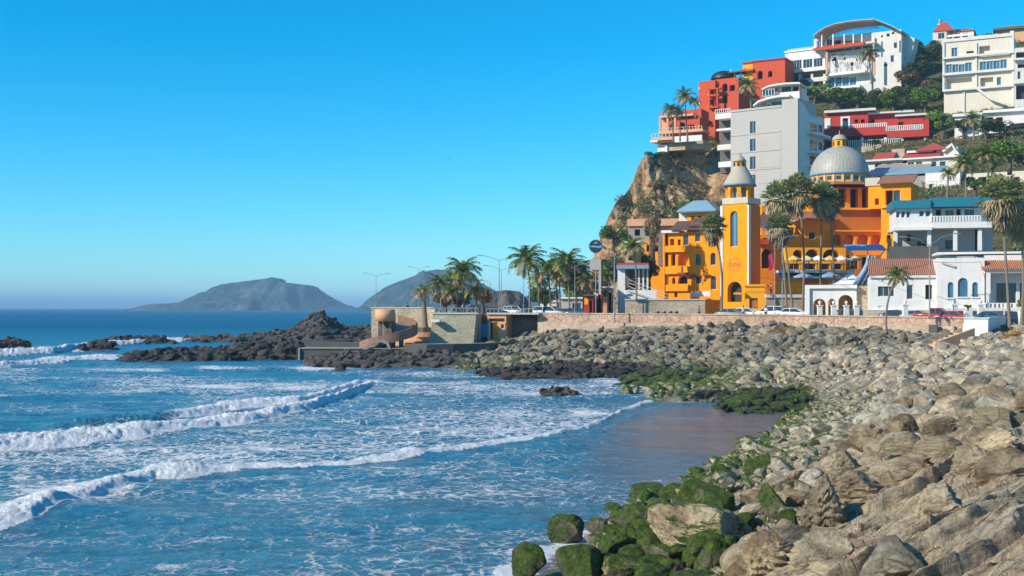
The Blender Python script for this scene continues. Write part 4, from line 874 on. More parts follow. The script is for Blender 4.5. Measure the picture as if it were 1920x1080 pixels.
# ======== white apartment block ========
h = Fr('apartment_block', 'white four storey apartment block with wide dark window bands at the upper right', 'building', 1768, 215, 'h', -27)
h.block('cream', 1770, 1900, 76, 222, 0, 10, [(1784, 1795, 90, 107, 'w'), (1812, 1826, 96, 99, 'd'), (1836, 1856, 87, 104, 'l'), (1774, 1785, 121, 136), (1785.5, 1797, 121, 136), (1797.5, 1809, 121, 136), (1809.5, 1822, 118, 136), (1837, 1849, 116, 132), (1849.5, 1862, 115, 132), (1862.5, 1875, 114, 131), (1875.5, 1888, 112, 129),
    (1774, 1822, 148, 164, 'l'), (1838, 1862, 146, 162, 'l'), (1869, 1877, 145, 159)], side=[], gm='glassb', rdep=.35)
h.bx('cornice', 'whitec', [(1767, 1901, 74, 80, -.3, 0), (1767, 1901, 107.5, 111, -.9, 0), (1767, 1901, 137.5, 142, -.9, 0), (1767, 1901, 168, 172, -.9, 0), (1767, 1771, 80, 168, -.35, 0), (1828, 1832, 80, 168, -.35, 0), (1897, 1901, 66, 200, -.45, 0), (1805, 1809, 172, 215, -.3, 0)])
h.bx('parapet', 'white', [(1826, 1855, 68, 76, 0, .3), (1776, 1826, 66, 70, .2, .35), (1894, 1901, 58, 76, 0, .6)]); h.bx('pergola', 'brown', [(1776, 1800, 56, 58, 1, 4), (1778, 1779.5, 58, 76, 1, 1.2), (1798, 1799.5, 58, 76, 1, 1.2), (1788, 1790, 58, 76, 1, 1.2)])
p0 = h.L(1832, 166, -1); p1 = h.L(1858, 186, -1); mb = MB(); mb.bar((p0[0], -1.0, p0[1]), (p1[0], -1.0, p1[1]), 1.0, .5); mb.bar((p1[0], -1.0, p1[1]), (p1[0]+3, -1.0, p1[1]-1.4), 1.0, .4); h.part(mb, 'stairs', M['whitec'])
h.rail(1838, 1892, 101, 107, -.8, 'cream', .5, .08)
i_ = Fr('apartment_block', 'pale building with dark loggias cut by the upper right picture edge', 'building', 1901, 210, 'h', -20)
i_.block('whitec', 1903, 1990, 90, 215, 0, 9, [(1905, 1935, 98, 108, 'd'), (1908, 1914, 134, 148), (1905, 1935, 160, 185, 'd'), (1908, 1935, 120, 126, 'd')]); i_.bx('floor_slab', 'whitec', [(1900, 1990, 109, 113, -1, 0), (1900, 1990, 152, 157, -1, 0)])
j = Fr('hill_house', 'white terraced house in the shade under the white apartment block', 'house', 1788, 262, 'h', -25)
j.block('white', 1790, 1840, 218, 262, 0, 8, [(1793, 1799, 226, 240, 'd'), (1820, 1832, 230, 244, 'w')]); j.block('whitec', 1845, 1925, 210, 265, 2, 8, [(1850, 1862, 220, 235, 'd'), (1868, 1880, 220, 235, 'd'), (1886, 1896, 236, 250, 'd')])
j.bx('roof_slab', 'white', [(1786, 1842, 214, 219, -.6, 6), (1843, 1930, 207, 212, 1.0, 8), (1892, 1990, 224, 232, -1, 4), (1840, 1890, 247, 251, -1.2, 3)])
# ======== red villa ========
v = Fr('villa', 'long crimson villa with white balustrades and dark ground floor openings, centre right of the hill', 'villa', 1545, 290, 'h', -22)
v.block('red', 1545, 1628, 213, 243, 1.6, 8, [(1558-12, 1556, 224, 241, 'l'), (1576, 1594, 222, 241, 'l'), (1602, 1609, 224, 230, 'd'), (1614, 1621, 224, 230, 'd'), (1633-5, 1628-1, 226, 240, 'd')], down=0)
v.bx('door_surround', 'white', [(1576, 1580, 222, 241, 1.45, 1.6), (1590, 1594, 222, 241, 1.45, 1.6), (1576, 1594, 219, 222, 1.45, 1.6), (1546, 1557, 222, 241, 1.45, 1.6)]); v.bx('door', 'glass', [(1581, 1588, 227, 240, 1.4, 1.45)])
v.block('red', 1628, 1680, 216, 243, 3.0, 7, [(1634, 1640, 224, 234, 'd')], down=0)
v.block('red', 1680, 1742, 218, 246, .2, 8, [(1684, 1694, 229, 241, 'l'), (1706, 1730, 232, 245, 'wa')], down=0, gm='glassb')
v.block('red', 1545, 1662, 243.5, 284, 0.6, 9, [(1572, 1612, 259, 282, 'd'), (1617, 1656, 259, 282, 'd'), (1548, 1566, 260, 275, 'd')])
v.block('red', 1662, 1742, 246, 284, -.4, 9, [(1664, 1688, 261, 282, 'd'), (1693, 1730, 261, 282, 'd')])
v.bx('fascia', 'red', [(1545, 1663, 243, 258, -1.6, .6), (1663, 1742, 246.5, 259, -2.0, -.4)]); v.bx('cornice', 'whitec', [(1545, 1642, 207.5, 212, .6, 6), (1628, 1714, 211, 214, 1.5, 6), (1678, 1744, 215, 218.5, -.5, 5)])
v.rail(1594, 1662, 233.5, 242.5, -1.3, step=.4, r=.1); v.rail(1662, 1730, 236.5, 246, -1.7, step=.4, r=.1); v.rail(1560, 1690, 265.5, 279, -2.2, step=.45, r=.08)
v.cols([1617, 1660, 1692, 1735], 258, 282, -1.2, 'white', .55)
v.bx('terrace_wall', 'tstone', [(1548, 1700, 278, 300, -2.6, -1.6)])
# ======== white houses with red roofs ========
q = Fr('gabled_house', 'cream two storey house with red tiled roofs and a gable turned to the right', 'house', 1694, 325, 'h', -30)
q.block('cream', 1700, 1795, 300, 328, 0, 7, [(1702, 1714, 304, 313), (1717.5, 1729, 303, 312), (1746, 1756, 303, 313), (1762, 1773, 303, 313)])
q.block('cream', 1756, 1796, 278, 300, 1.5, 6, [(1768, 1781, 288, 297)], down=0)
q.slope('tilered', 1694, 1760, 286, 297, -.6, 3); q.bx('fascia', 'white', [(1692, 1800, 297, 300, -.8, 0), (1700, 1750, 283, 287, 1.2, 4)])
q.hip('tilered', 1718, 1774, 268.5, 282, .6, 7, .2); 
mb = MB(); A_ = q.L(1766, 283, .9); B_ = q.L(1785, 268, .9); C_ = q.L(1799, 289, .9); mb.yprism([A_, B_, C_, (C_[0]-.5, C_[1]-.3), (B_[0], B_[1]-.6), (A_[0]+.4, A_[1]-.3)], .5, 6); q.part(mb, 'gable_roof', M['whitec']); mb = MB(); mb.yprism([(A_[0]+.3, A_[1]-.2), (B_[0], B_[1]-.4), (C_[0]-.5, C_[1]-.2), (C_[0]-.5, A_[1]-2), (A_[0]+.3, A_[1]-2)], 1.3, 5.5); q.part(mb, 'gable', M['cream'])
r = Fr('hill_house', 'low white house with a small red roof left of the gabled house', 'house', 1625, 330, 'h', -30)
r.block('whitec', 1628, 1692, 303, 332, 0, 6, [(1640, 1652, 306, 313, 'd'), (1662, 1672, 306, 313, 'd')]); r.slope('tilered', 1638, 1672, 288, 301, -.5, 3); r.bx('roof_slab', 'whitec', [(1622, 1700, 300, 303.5, -.9, 5)])
r.bx('wall', 'tstone', [(1672, 1696, 280, 300, 3, 6)])
z = Fr('hill_house', 'flat roofed white house behind the teal roofed building, right of the gabled house', 'house', 1800, 360, 'h', -30)
z.block('white', 1735, 1800, 322, 372, 3, 7, [(1742, 1750, 345, 362, 'd')]); z.block('cream', 1812, 1930, 326, 372, 0, 8, [(1835, 1850, 332, 345, 'd'), (1870, 1885, 332, 345, 'd'), (1900, 1912, 332, 345, 'd')])
z.slope('bluem', 1626, 1765, 318, 331, 3, 8, name='metal_roof', th=.35); z.bx('wall', 'concrete', [(1700, 1735, 331, 372, 3.4, 8)]); z.slope('concrete', 1640, 1740, 309, 322, 8, 13, th=.3)
z.rail(1740, 1800, 340, 372, 1.5, 'metal', .8, .05)
# ======== the orange hotel ========
def inner_tex(name, c1, c2, scale=(40, 30)):
    t = NT(name); p = t.n('TexCoord').outputs['UV']; ck = t.n('TexChecker', i_Scale=1.0); mp = t.n('Mapping'); mp.inputs['Rotation'].default_value = (0, 0, R(45)); mp.inputs['Scale'].default_value = (scale[0], scale[1], 1); t.l(p, mp.inputs[0]); t.l(mp.outputs[0], ck.inputs['Vector'])
    c = t.mix(ck.outputs['Fac'], c1, c2); c = t.mix(1.0, c, t.ramp(t.noise(t.pos(), 2.5, 5), [(.3, .8), (.7, 1.1)]), 'MULTIPLY'); t.l(c, t.b.inputs['Base Color']); t.b.inputs['Roughness'].default_value = .5
    t.l(t.bump(ck.outputs['Fac'], .3, .03), t.b.inputs['Normal']); return t.m
M['dometile'] = inner_tex('dome_tiles', (.40, .37, .30), (.29, .30, .275), (70, 24))
M['domeplain'] = paint('weathered_dome', (.40, .36, .29), streak=.3); M['domeband'] = plain('blue_band', (.10, .25, .36), .5)
def uvlathe(fr, name, mat, prof, cx, cy, n=48):
    mb = MB(); mb.lathe(prof, cx, cy, n); o = fr.part(mb, name, M[mat]); me = o.data; uv = me.uv_layers.new(name='UVMap'); k = len(prof)
    for poly in me.polygons:
        i, j = divmod(poly.index, n)
        for li, (a, b) in zip(poly.loop_indices, ((j, i), (j+1, i), (j+1, i+1), (j, i+1))): uv.data[li].uv = (a/n, b/(k-1))
    return o
T = Fr('orange_hotel', 'orange hotel with a slender bell tower, arcades and a big tiled dome behind palm trees', 'hotel', 1355, 585, 182, -37)
tu0, tu1, tv0, tv1 = T.block('orange', 1355, 1401, 384, 585, 0, 4.3, [(1369, 1383.5, 396, 462, 'wa'), (1364, 1391, 528, 566, 'da')], down=3, name='tower', gm='glassb', rdep=.4)
T.bx('pilaster', 'white', [(1350.5, 1355, 386, 556, -.12, .6), (1401, 1404, 384, 556, -.12, .6)])
T.bx('cornice', 'trim', [(1354, 1402, 372, 383.5, -.12, 4.45)])
T.bx('wall', 'orange_shade', [(1404, 1406, 384, 585, .5, 4.2)])
ucx = (tu0+tu1)/2; ucy = 2.2; vb = T.L(1378, 372, 3)[1]; rr_ = (tu1-tu0)/2*1.02
def dz(py): return T.L(1385, py, ucy)[1]
tcx = T.L(1387, 350, ucy)[0]
mb = MB()
for k in range(8):
    a = math.pi/8+k*math.pi/4; mb.bar((tcx+rr_*math.cos(a), ucy+rr_*math.sin(a), dz(375)), (tcx+rr_*math.cos(a), ucy+rr_*math.sin(a), dz(350)), 1.15, .6) if False else mb.obox(Matrix.Translation((tcx+(rr_-.15)*math.cos(a), ucy+(rr_-.15)*math.sin(a), (dz(374)+dz(349))/2)) @ Matrix.Rotation(a, 4, 'Z'), .45, .62, dz(349)-dz(374))
for k in range(8):   # arch heads between the piers
    a = k*math.pi/4; Mx = Matrix.Translation((tcx+(rr_-.3)*math.cos(a), ucy+(rr_-.3)*math.sin(a), 0)) @ Matrix.Rotation(a+math.pi/2, 4, 'Z'); w_ = .85; zt = dz(349); zc = zt-.35-.7
    pts_ = [(-w_, zt), (-w_, zc)]+[(-w_*.8*math.cos(t), zc+.7*math.sin(t)) for t in np.linspace(0, math.pi, 9)]+[(w_, zc), (w_, zt)]
    for i in range(2, 10): q_ = [pts_[i], pts_[i+1]]; vs_ = [Mx @ Vector((x, y, z)) for y in (-.2, .2) for x, z in ((q_[0][0], q_[0][1]), (q_[1][0], q_[1][1]), (q_[1][0], zt), (q_[0][0], zt))]; mb.add(vs_, [(0, 1, 2, 3), (4, 5, 6, 7), (0, 1, 5, 4)])
T.part(mb, 'belfry', M['orange'])
mb = MB(); mb.lathe([(rr_-.5, dz(376)), (rr_+.2, dz(376)), (rr_+.2, dz(374)), (rr_-1, dz(374))], tcx, ucy, 8, a0=math.pi/8, a1=math.pi/8+2*math.pi, sm=False); mb.lathe([(rr_*.55, dz(374)), (rr_*.55, dz(349))], tcx, ucy, 16); T.part(mb, 'belfry_core', M['bluem'])
R0 = rr_*1.2
T.part((lambda mb: (mb.lathe([(R0*.9, dz(347)), (R0*1.02, dz(350)), (R0*1.02, dz(347.5)), (R0*.97, dz(346))], tcx, ucy, 28), mb)[1])(MB()), 'band', M['domeband'])
T.part((lambda mb: (mb.lathe([(R0*.98, dz(347)), (R0*.90, dz(340)), (R0*.72, dz(330)), (R0*.56, dz(322)), (R0*.44, dz(315)), (R0*.41, dz(313))], tcx, ucy, 28), mb)[1])(MB()), 'bell_roof', M['domeplain'])
T.part((lambda mb: (mb.lathe([(R0*.36, dz(314)), (R0*.36, dz(304))], tcx, ucy, 10), mb)[1])(MB()), 'lantern', M['yellow'])
mb = MB()
for k in range(8): a = k*math.pi/4+.2; mb.obox(Matrix.Translation((tcx+R0*.355*math.cos(a), ucy+R0*.355*math.sin(a), dz(309))) @ Matrix.Rotation(a, 4, 'Z'), .12, .34, .6)
T.part(mb, 'lantern_opening', M['dark'])
T.part((lambda mb: (mb.lathe([(R0*.36, dz(304)), (R0*.44, dz(303.5)), (R0*.28, dz(297)), (R0*.12, dz(292)), (R0*.03, dz(286)), (0, dz(285))], tcx, ucy, 20), mb)[1])(MB()), 'spire', M['domeplain'])
# sun emblem with its lettering
mb = MB(); eu, ev = T.L(1377, 496, 0); er = (T.L(1393, 496, 0)[0]-T.L(1361, 496, 0)[0])/2*1.0
for k in range(20):
    a = k*math.pi/10; r1, r2 = er*.72, er*(1.0 if k % 2 else .86); c_, s_ = math.cos(a), math.sin(a); mb.add([(eu+r1*c_-s_*.09, -.02, ev+r1*s_+c_*.09), (eu+r1*c_+s_*.09, -.02, ev+r1*s_-c_*.09), (eu+r2*c_, -.02, ev+r2*s_)], [(0, 1, 2)])
n_ = 30
for k in range(n_):
    a, b2 = 2*math.pi*k/n_, 2*math.pi*(k+1)/n_; mb.add([(eu+q_*math.cos(t), -.02, ev+q_*math.sin(t)) for q_, t in ((er*.64, a), (er*.64, b2), (er*.57, b2), (er*.57, a))], [(0, 1, 2, 3)])
M['umber'] = plain('umber_paint', (.42, .13, .02), .8)
T.part(mb, 'sun_emblem', M['umber'])
def text(fr, s_, px, py, hpx, w, mat, name='lettering', ext=.02, right=False, bold=0):
    cu = bpy.data.curves.new(name, 'FONT'); cu.body = s_; cu.align_x = 'CENTER'; cu.align_y = 'CENTER'; cu.extrude = ext; cu.offset = bold
    u, v_ = fr.L(px, py, w); cu.size = abs(fr.L(px, py-hpx, w)[1]-v_)*1.35
    o = bpy.data.objects.new(name, cu); C.objects.link(o); dg = bpy.context.evaluated_depsgraph_get(); me = bpy.data.meshes.new_from_object(o.evaluated_get(dg)); bpy.data.objects.remove(o)
    me.transform(Matrix.Translation((u, w, v_)) @ Matrix.Rotation(R(90), 4, 'X')); return fr.fix(link(name, me, M[mat], fr.root))
text(T, 'OTH', 1377, 497, 7.5, -.03, 'umber', bold=.02)
# left wing
LW = T.sub(1244, 585, 194, -24)
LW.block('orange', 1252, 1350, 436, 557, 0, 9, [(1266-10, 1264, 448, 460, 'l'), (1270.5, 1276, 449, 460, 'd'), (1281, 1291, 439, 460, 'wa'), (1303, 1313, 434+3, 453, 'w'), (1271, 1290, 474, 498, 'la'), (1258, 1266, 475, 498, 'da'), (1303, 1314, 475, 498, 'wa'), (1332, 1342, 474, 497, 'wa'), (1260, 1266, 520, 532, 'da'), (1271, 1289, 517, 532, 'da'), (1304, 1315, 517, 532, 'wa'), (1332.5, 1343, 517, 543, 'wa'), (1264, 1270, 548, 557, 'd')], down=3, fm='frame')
LW.block('orange', 1295, 1350, 418, 440, .3, 6, [(1303, 1313, 431, 439.5, 'w')], down=0)
LW.bx('balcony', 'orange', [(1246, 1292, 461, 473, -.55, -.1), (1246, 1292, 500, 514, -.55, -.1), (1246, 1292, 534, 546, -.45, -.1)]); LW.bx('pier', 'orange', [(1243, 1246, 437, 557, -.6, 0)])
LW.bx('roof_slab', 'white', [(1240, 1272, 432, 437, -.8, 3)]); LW.bx('awning', 'brown', [(1269, 1291, 511, 515, -1.0, -.56), (1318, 1330, 514.5, 517, -.6, 0), (1294, 1306, 515, 517, -.4, 0)])
LW.bx('planter', 'brown', [(1277, 1280, 499, 510, -.62, -.56), (1292, 1305, 518.5, 521, -.35, 0)])
LW.slope('tiledk', 1260, 1312, 416, 432, -1.2, 3); LW.slope('tiledk', 1292, 1350, 409, 425, -.9, 3)
LW.block('orange', 1288, 1330, 396, 425, 3, 6, [(1296, 1301, 405, 413, 'd'), (1308, 1315, 404, 414, 'da')], down=1); LW.hip('bluem', 1272, 1340, 377.5, 396, 2.2, 7, .3, top=.35); LW.bx('cornice', 'domeband', [(1272, 1340, 396, 399, 2.0, 8)])
LW.bx('chimney', 'cream', [(1273, 1288, 398, 420, 4, 5)])
LW.bx('wall', 'dstone', [(1234, 1244, 436, 500, .5, 6)], 'dark stone corner')
text(LW, 'Freeman', 1307, 464, 4.5, -.03, 'umber')
LW.bx('terrace', 'white', [(1296, 1332, 546, 556, -2.2, -1.9)])
# right hand main block in the shade of the tower
Mn = T.sub(1424, 585, 190, 6)
Mn.block('orange', 1424, 1500, 440, 585, 0, 8, [(1428, 1450, 466, 503, 'da'), (1430, 1448, 440+6, 459, 'd'), (1478, 1492, 434+8, 448, 'w')], down=2)
Mn.block('orange', 1500, 1568, 412, 585, .6, 8, [(1517, 1529, 435, 449, 'w'), (1484+78, 1566, 438, 456, 'da')], down=2)
Mn.slope('tiledk', 1424, 1475, 404, 428, -1.6, 1.5); Mn.slope('tile', 1475, 1568, 398, 412, -1, 2.5); Mn.bx('balcony', 'redor', [(1424, 1449, 448, 458, -1.6, -.2)]); Mn.bx('awning', 'domeband', [(1424, 1470, 424, 428, -1.8, -1.6)])
Mn.block('orange', 1428, 1436, 385, 425, 1.5, 3, [(1430, 1434, 398, 405, 'da')], down=2)
Mn.block('orange', 1560, 1658, 431, 585, -.2, 9, [(1562, 1577, 439, 460, 'la'), (1581, 1602, 439, 461, 'la'), (1607, 1629, 439, 461, 'la'), (1633, 1652, 439, 461, 'la')], down=2)
Mn.block('orange_shade', 1566, 1654, 393, 431, .2, 9, [], down=0); Mn.bx('cornice', 'yellow', [(1564, 1656, 389, 393, -.5, 1.6), (1564, 1656, 431, 434, -.7, 0)])  # upper wall's shadow is painted in by the darker orange
Mn.block('orange', 1566, 1630, 352, 392, 3.0, 8, [(1572, 1586, 354, 390, 'd'), (1593, 1609, 354, 390, 'd'), (1613, 1627, 354, 390, 'd')], down=0)
Mn.cols([1567, 1589, 1611, 1629], 352, 390, 2.4, 'orange', .7); Mn.slope('tile', 1520, 1632, 343, 352, 1.2, 4.5)
Rt = T.sub(1655, 585, 186, -28)
Rt.block('orange', 1652, 1708, 344, 585, 0, 7, [(1660, 1674, 357, 384, 'd'), (1675, 1688, 357, 384, 'w'), (1662, 1670, 440, 455, 'da'), (1684, 1692, 440, 458, 'da')], down=2)
Rt.block('orange', 1628, 1654, 350, 392, 1.2, 6, [(1640, 1648, 372, 384, 'l')], down=0)
Rt.slope('tile', 1648, 1710, 331, 345, -1.0, 3); Rt.bx('cornice', 'yellow', [(1650, 1710, 345, 350, -.35, 0), (1652, 1700, 386, 390, -.4, 0)])
Rt.bx('gable', 'trim', [(1622, 1650, 334, 349, 1, 4)])
# lower arcade with the restaurant terrace
Ar = T.sub(1470, 585, 180, 4)
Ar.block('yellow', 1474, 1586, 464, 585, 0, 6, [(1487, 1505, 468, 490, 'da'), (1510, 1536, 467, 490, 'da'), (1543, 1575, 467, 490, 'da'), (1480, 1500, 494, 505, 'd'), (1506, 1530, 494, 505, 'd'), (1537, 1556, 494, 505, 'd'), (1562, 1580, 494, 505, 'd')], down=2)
Ar.block('orange_shade', 1586, 1652, 478, 585, .3, 5, [(1592, 1610, 482, 504, 'd'), (1616, 1634, 482, 504, 'd')], down=2)
Ar.bx('terrace', 'whitec', [(1468, 1602, 506, 511, -3.6, 0)]); Ar.rail(1470, 1602, 494, 505, -3.3, 'brown', .35, .03); Ar.cols([1472, 1494, 1516, 1538, 1560, 1582, 1601], 488, 506, -3.0, 'brown', .12, 'post')
Ar.slope('domeband', 1470, 1580, 511, 522, -4.2, -.5, name='awning', th=.08); Ar.bx('wall', 'orange', [(1458, 1508, 524, 556, -3.4, -3.0), (1512, 1560, 530, 552, -1.5, -1.0)]); Ar.bx('wall', 'tstone', [(1436, 1520, 558, 585, -4.2, -3.8)]); Ar.bx('cornice', 'white', [(1436, 1520, 552, 558, -4.4, -3.7)])
mb = MB()
for x in (1440, 1462, 1484, 1506, 1540, 1556): u_, v_ = Ar.L(x, 546, -3); mb.box(u_-.12, u_+.12, -3.0, -2.8, v_-2.0, v_+1)
Ar.part(mb, 'pier', M['orange_shade'])
# big dome
Dm = T.sub(1574, 585, 196, 0)
def z2(py): return Dm.L(1574, py, 0)[1]
rd = (Dm.L(1628, 320, 0)[0]-Dm.L(1520, 320, 0)[0])/2
mb = MB(); mb.lathe([(rd*.97, z2(350)), (rd*.97, z2(330))], 0, 0, 40); Dm.part(mb, 'drum', M['yellow'])
mb = MB()
for k in range(20): a = k*math.pi/10; mb.obox(Matrix.Translation((rd*.965*math.cos(a), rd*.965*math.sin(a), z2(338))) @ Matrix.Rotation(a, 4, 'Z'), .16, .75, .62)
Dm.part(mb, 'drum_window', M['glass'])
mb = MB()
for k in range(20): a = (k+.5)*math.pi/10; mb.obox(Matrix.Translation((rd*.985*math.cos(a), rd*.985*math.sin(a), z2(340))) @ Matrix.Rotation(a, 4, 'Z'), .2, .3, 1.4)
Dm.part(mb, 'pilaster', M['trim'])
uvlathe(Dm, 'dome', 'dometile', [(rd*math.cos(t), z2(330)+(z2(274)-z2(330))*math.sin(t)) for t in np.linspace(0, 1.42, 16)], 0, 0, 64)
mb = MB(); mb.lathe([(rd*.95, z2(331)), (rd*1.02, z2(331)), (rd*1.02, z2(327.5)), (rd*.97, z2(327))], 0, 0, 48); Dm.part(mb, 'band', M['domeband'])
mb = MB(); mb.lathe([(1.15, z2(278)), (1.15, z2(263)), (.9, z2(263))], 0, 0, 16); Dm.part(mb, 'lantern', M['yellow'])
mb = MB()
for k in range(8): a = k*math.pi/4+.35; mb.obox(Matrix.Translation((1.13*math.cos(a), 1.13*math.sin(a), z2(270))) @ Matrix.Rotation(a, 4, 'Z'), .1, .38, .8)
Dm.part(mb, 'lantern_opening', M['dark'])
mb = MB(); mb.lathe([(1.3, z2(263)), (1.3, z2(262))]+[(1.2*math.cos(t), z2(262)+(z2(252)-z2(262))*math.sin(t)) for t in np.linspace(0, 1.5, 7)]+[(.08, z2(251)), (.05, z2(245)), (0, z2(245))], 0, 0, 20); Dm.part(mb, 'cupola', M['domeplain'])
mb = MB(); mb.lathe([(rd*1.28, z2(352)), (rd*1.28, z2(349.5)), (rd*.95, z2(344))], 0, 0, 8, a0=.39, a1=.39+2*math.pi, sm=False); Dm.part(mb, 'roof_skirt', M['tile'])
Dm.bx('wall', 'orange', [(1524, 1566, 350, 420, -1.5, 6), (1566, 1624, 350, 420, 4, 7)])
# ======== umbrellas, awning, tent ========
def umbrella(px, py, D, r_, mat, label, h_=2.6, group=None):
    p = P(px, py, D); o = thing('parasol', label, 'parasol', (p.x, p.y, p.z-h_), 0, group)
    mb = MB(); n = 8; c_ = (0, 0, h_); vs_ = [c_]+[(r_*math.cos(2*math.pi*i/n+.2), r_*math.sin(2*math.pi*i/n+.2), h_-.55) for i in range(n)]; vs_ += [(x, y, z-.22) for x, y, z in vs_[1:]]
    mb.add(vs_, [(0, 1+i, 1+(i+1) % n) for i in range(n)]+[(1+i, 9+i, 9+(i+1) % n, 1+(i+1) % n) for i in range(n)]); mb.build('canopy', M[mat], o)
    mb = MB(); mb.tube([(0, 0, 0), (0, 0, h_)], .04, 6); mb.build('pole', M['metal'], o)
M['yfab'] = plain('yellow_fabric', (.72, .46, .12), .9); M['cfab'] = plain('cream_fabric', (.62, .52, .30), .9); M['wfab'] = plain('white_fabric', (.75, .74, .72), .9); M['bfab'] = plain('blue_fabric', (.05, .32, .62), .8); M['lbfab'] = plain('grey_blue_fabric', (.22, .33, .46), .85)
for x, m_, l_ in ((1488, 'yfab', 'yellow parasol at the left end of the hotel terrace'), (1513, 'cfab', 'cream parasol second from the left on the hotel terrace'), (1533, 'wfab', 'white parasol between two cream ones on the hotel terrace'), (1556, 'yfab', 'yellow parasol in the middle of the hotel terrace'), (1577, 'wfab', 'larger white parasol right of the middle of the hotel terrace'), (1603, 'cfab', 'cream parasol at the right end of the hotel terrace')):
    umbrella(x, 479, 176.0, 1.15, m_, l_, 2.1, 'parasols on the hotel terrace')
umbrella(1506, 511, 173, 1.5, 'lbfab', 'dark blue parasol left of its twin under the hotel terrace', 2.4, 'blue parasols'); umbrella(1556, 510, 173, 1.6, 'lbfab', 'dark blue parasol nearer the white tent under the hotel terrace', 2.4, 'blue parasols')
o = thing('awning', 'bright blue flat awning on posts beside the hotel arcade', 'awning', P(1590, 585, 172), R(-4)); fr = Fr('', '', '', 1590, 585, 172, -4, root=type('q', (), dict(root=o, rO=P(1590, 585, 172), ry=R(-4))))
fr.slope('bfab', 1592, 1661, 460, 470, 0, 3, .1, 'canopy', .12); fr.bx('post', 'cream', [(1626, 1628, 470, 496, .3, .5), (1594, 1595.5, 470, 500, .3, .5)]); mb = MB(); p0 = fr.L(1659, 468, .2); p1 = fr.L(1646, 486, .2); mb.bar((p0[0], .2, p0[1]), (p1[0], .2, p1[1]), .2); fr.part(mb, 'brace', M['cream'])
p = P(1594, 534, 166); tn_ = MB(); hx = 2.9
for sx in (0,):
    n = 14; g_ = []
    for i in range(n+1):
        for j in range(n+1):
            a, b_ = i/n*2-1, j/n*2-1; q_ = max(abs(a), abs(b_)); g_.append((a*hx, b_*hx, 1.9*(1-q_)**1.5+.0))
    tn_.add(g_, [(i*(n+1)+j, i*(n+1)+j+1, (i+1)*(n+1)+j+1, (i+1)*(n+1)+j) for i in range(n) for j in range(n)], True)
o = thing('tent', 'white peaked marquee tent behind the white arcade gate', 'tent', (p.x, p.y, p.z-2.4), R(-10)); cc = tn_.build('canopy', M['wfab'], o); cc.location.z = 2.4
mb = MB(); [mb.tube([(x*hx*.97, y*hx*.97, 0), (x*hx*.97, y*hx*.97, 2.4)], .05, 6) for x in (-1, 1) for y in (-1, 1)]; mb.build('frame', M['metal'], o)
# furled pale blue cloth shape above the brown roof
p = P(1624, 536, 160); mb = MB(); pr = [(0, 0, .9), (.2, 0, 1.0), (.5, 0, 2.2), (.7, 0, 3.4), (.9, 0, 4.2)]
vs_ = []; 
for k, (x, w_) in enumerate([(-.9, 1.5), (-.3, 1.5), (.25, 1.25), (.6, 1.0), (.75, .95)]):
    z_ = k*1.0
    for j in range(9): a = j/8*2-1; vs_.append((x+a*w_*.6, .25*math.sin(j*2.1+k*.5), z_+.2*abs(a)))
mb.add(vs_, [(k*9+j, k*9+j+1, (k+1)*9+j+1, (k+1)*9+j) for k in range(4) for j in range(8)], True); o = mb.build('shade_cloth', M['lbfab']); o.location = p; tag(o, 'pale blue furled shade cloth hanging by the brown tiled roof', 'cloth'); sm_ = o.modifiers.new('s', 'SOLIDIFY'); sm_.thickness = .05

# ======== teal roofed building ========
k = Fr('teal_roofed_building', 'two storey white building with teal roof band and white balustrade behind the street villas', 'building', 1675, 585, 166, -12)
k.block('white', 1680, 1748, 391, 430, 0, 9, row(1678+1, 1708, 3, 396, 408, gap=.25)+row(1722, 1746, 2, 395, 406, gap=.25), down=0)
k.block('white', 1748, 1850, 391, 426, 1.8, 8, row(1752, 1768, 1, 393, 409, 'd')+row(1771, 1790, 1, 393, 407, gap=.1)+[(1793, 1802, 392, 409, 'd'), (1808, 1827, 392, 405)], down=0)
k.bx('roof', 'teal', [(1674, 1745, 376, 391, -.8, 8), (1745, 1860, 370.5, 388, -.4, 9)]); k.bx('floor_slab', 'white', [(1676, 1748, 426, 432, -.5, 8), (1748, 1860, 417, 428, -.2, 9)])
k.rail(1746, 1838, 405, 417, -.1, 'white', .38, .12, 'balustrade'); k.cols([1679, 1742, 1791, 1837], 430, 470, .5, 'white', .5)
k.block('greyw', 1688, 1862, 428, 585, 3.4, 7, [(1700, 1708, 440, 452, 'd'), (1719, 1739, 451, 470, 'w'), (1771, 1788, 449, 468, 'w'), (1828, 1834, 430, 470, 'd')], down=2)
k.bx('base_wall', 'dconcrete', [(1668, 1760, 462, 485, -1, 3)]); k.bx('pier', 'dark', [(1665, 1672, 447, 470, -.6, .2), (1684, 1692, 446, 470, -.6, .2)])
# ======== white street villa ========
s = Fr('street_villa', 'white single storey villa with arched blue windows and clay tiled roofs on the seafront road', 'villa', 1632, 592, 150, -14)
s.block('white', 1632, 1757, 519, 592, 0, 7, [(1646, 1677, 537, 556, 'w'), (1700, 1712, 534, 561, 'w'), (1735, 1748, 534, 561, 'd')], down=1, gm='glass'); s.bx('cornice', 'white', [(1630, 1757, 517, 521, -.3, 0)]); s.slope('tile', 1634, 1754, 487, 518, -.2, 4.5)
s2 = s.sub(1757, 592, 146.5, -14)
s2.block('white', 1757, 1846, 484, 592, 0, 9, [(1777, 1788, 529, 559, 'wa'), (1796, 1815, 521, 557, 'wa'), (1823, 1834, 529, 557, 'wa')], down=1, gm='glassb', fm='domeband'); s2.bx('cornice', 'white', [(1757, 1990, 473, 477, 2, 8), (1775, 1790, 558, 560.5, -.15, 0), (1794, 1817, 556.5, 559, -.15, 0), (1821, 1836, 556.5, 559, -.15, 0)])
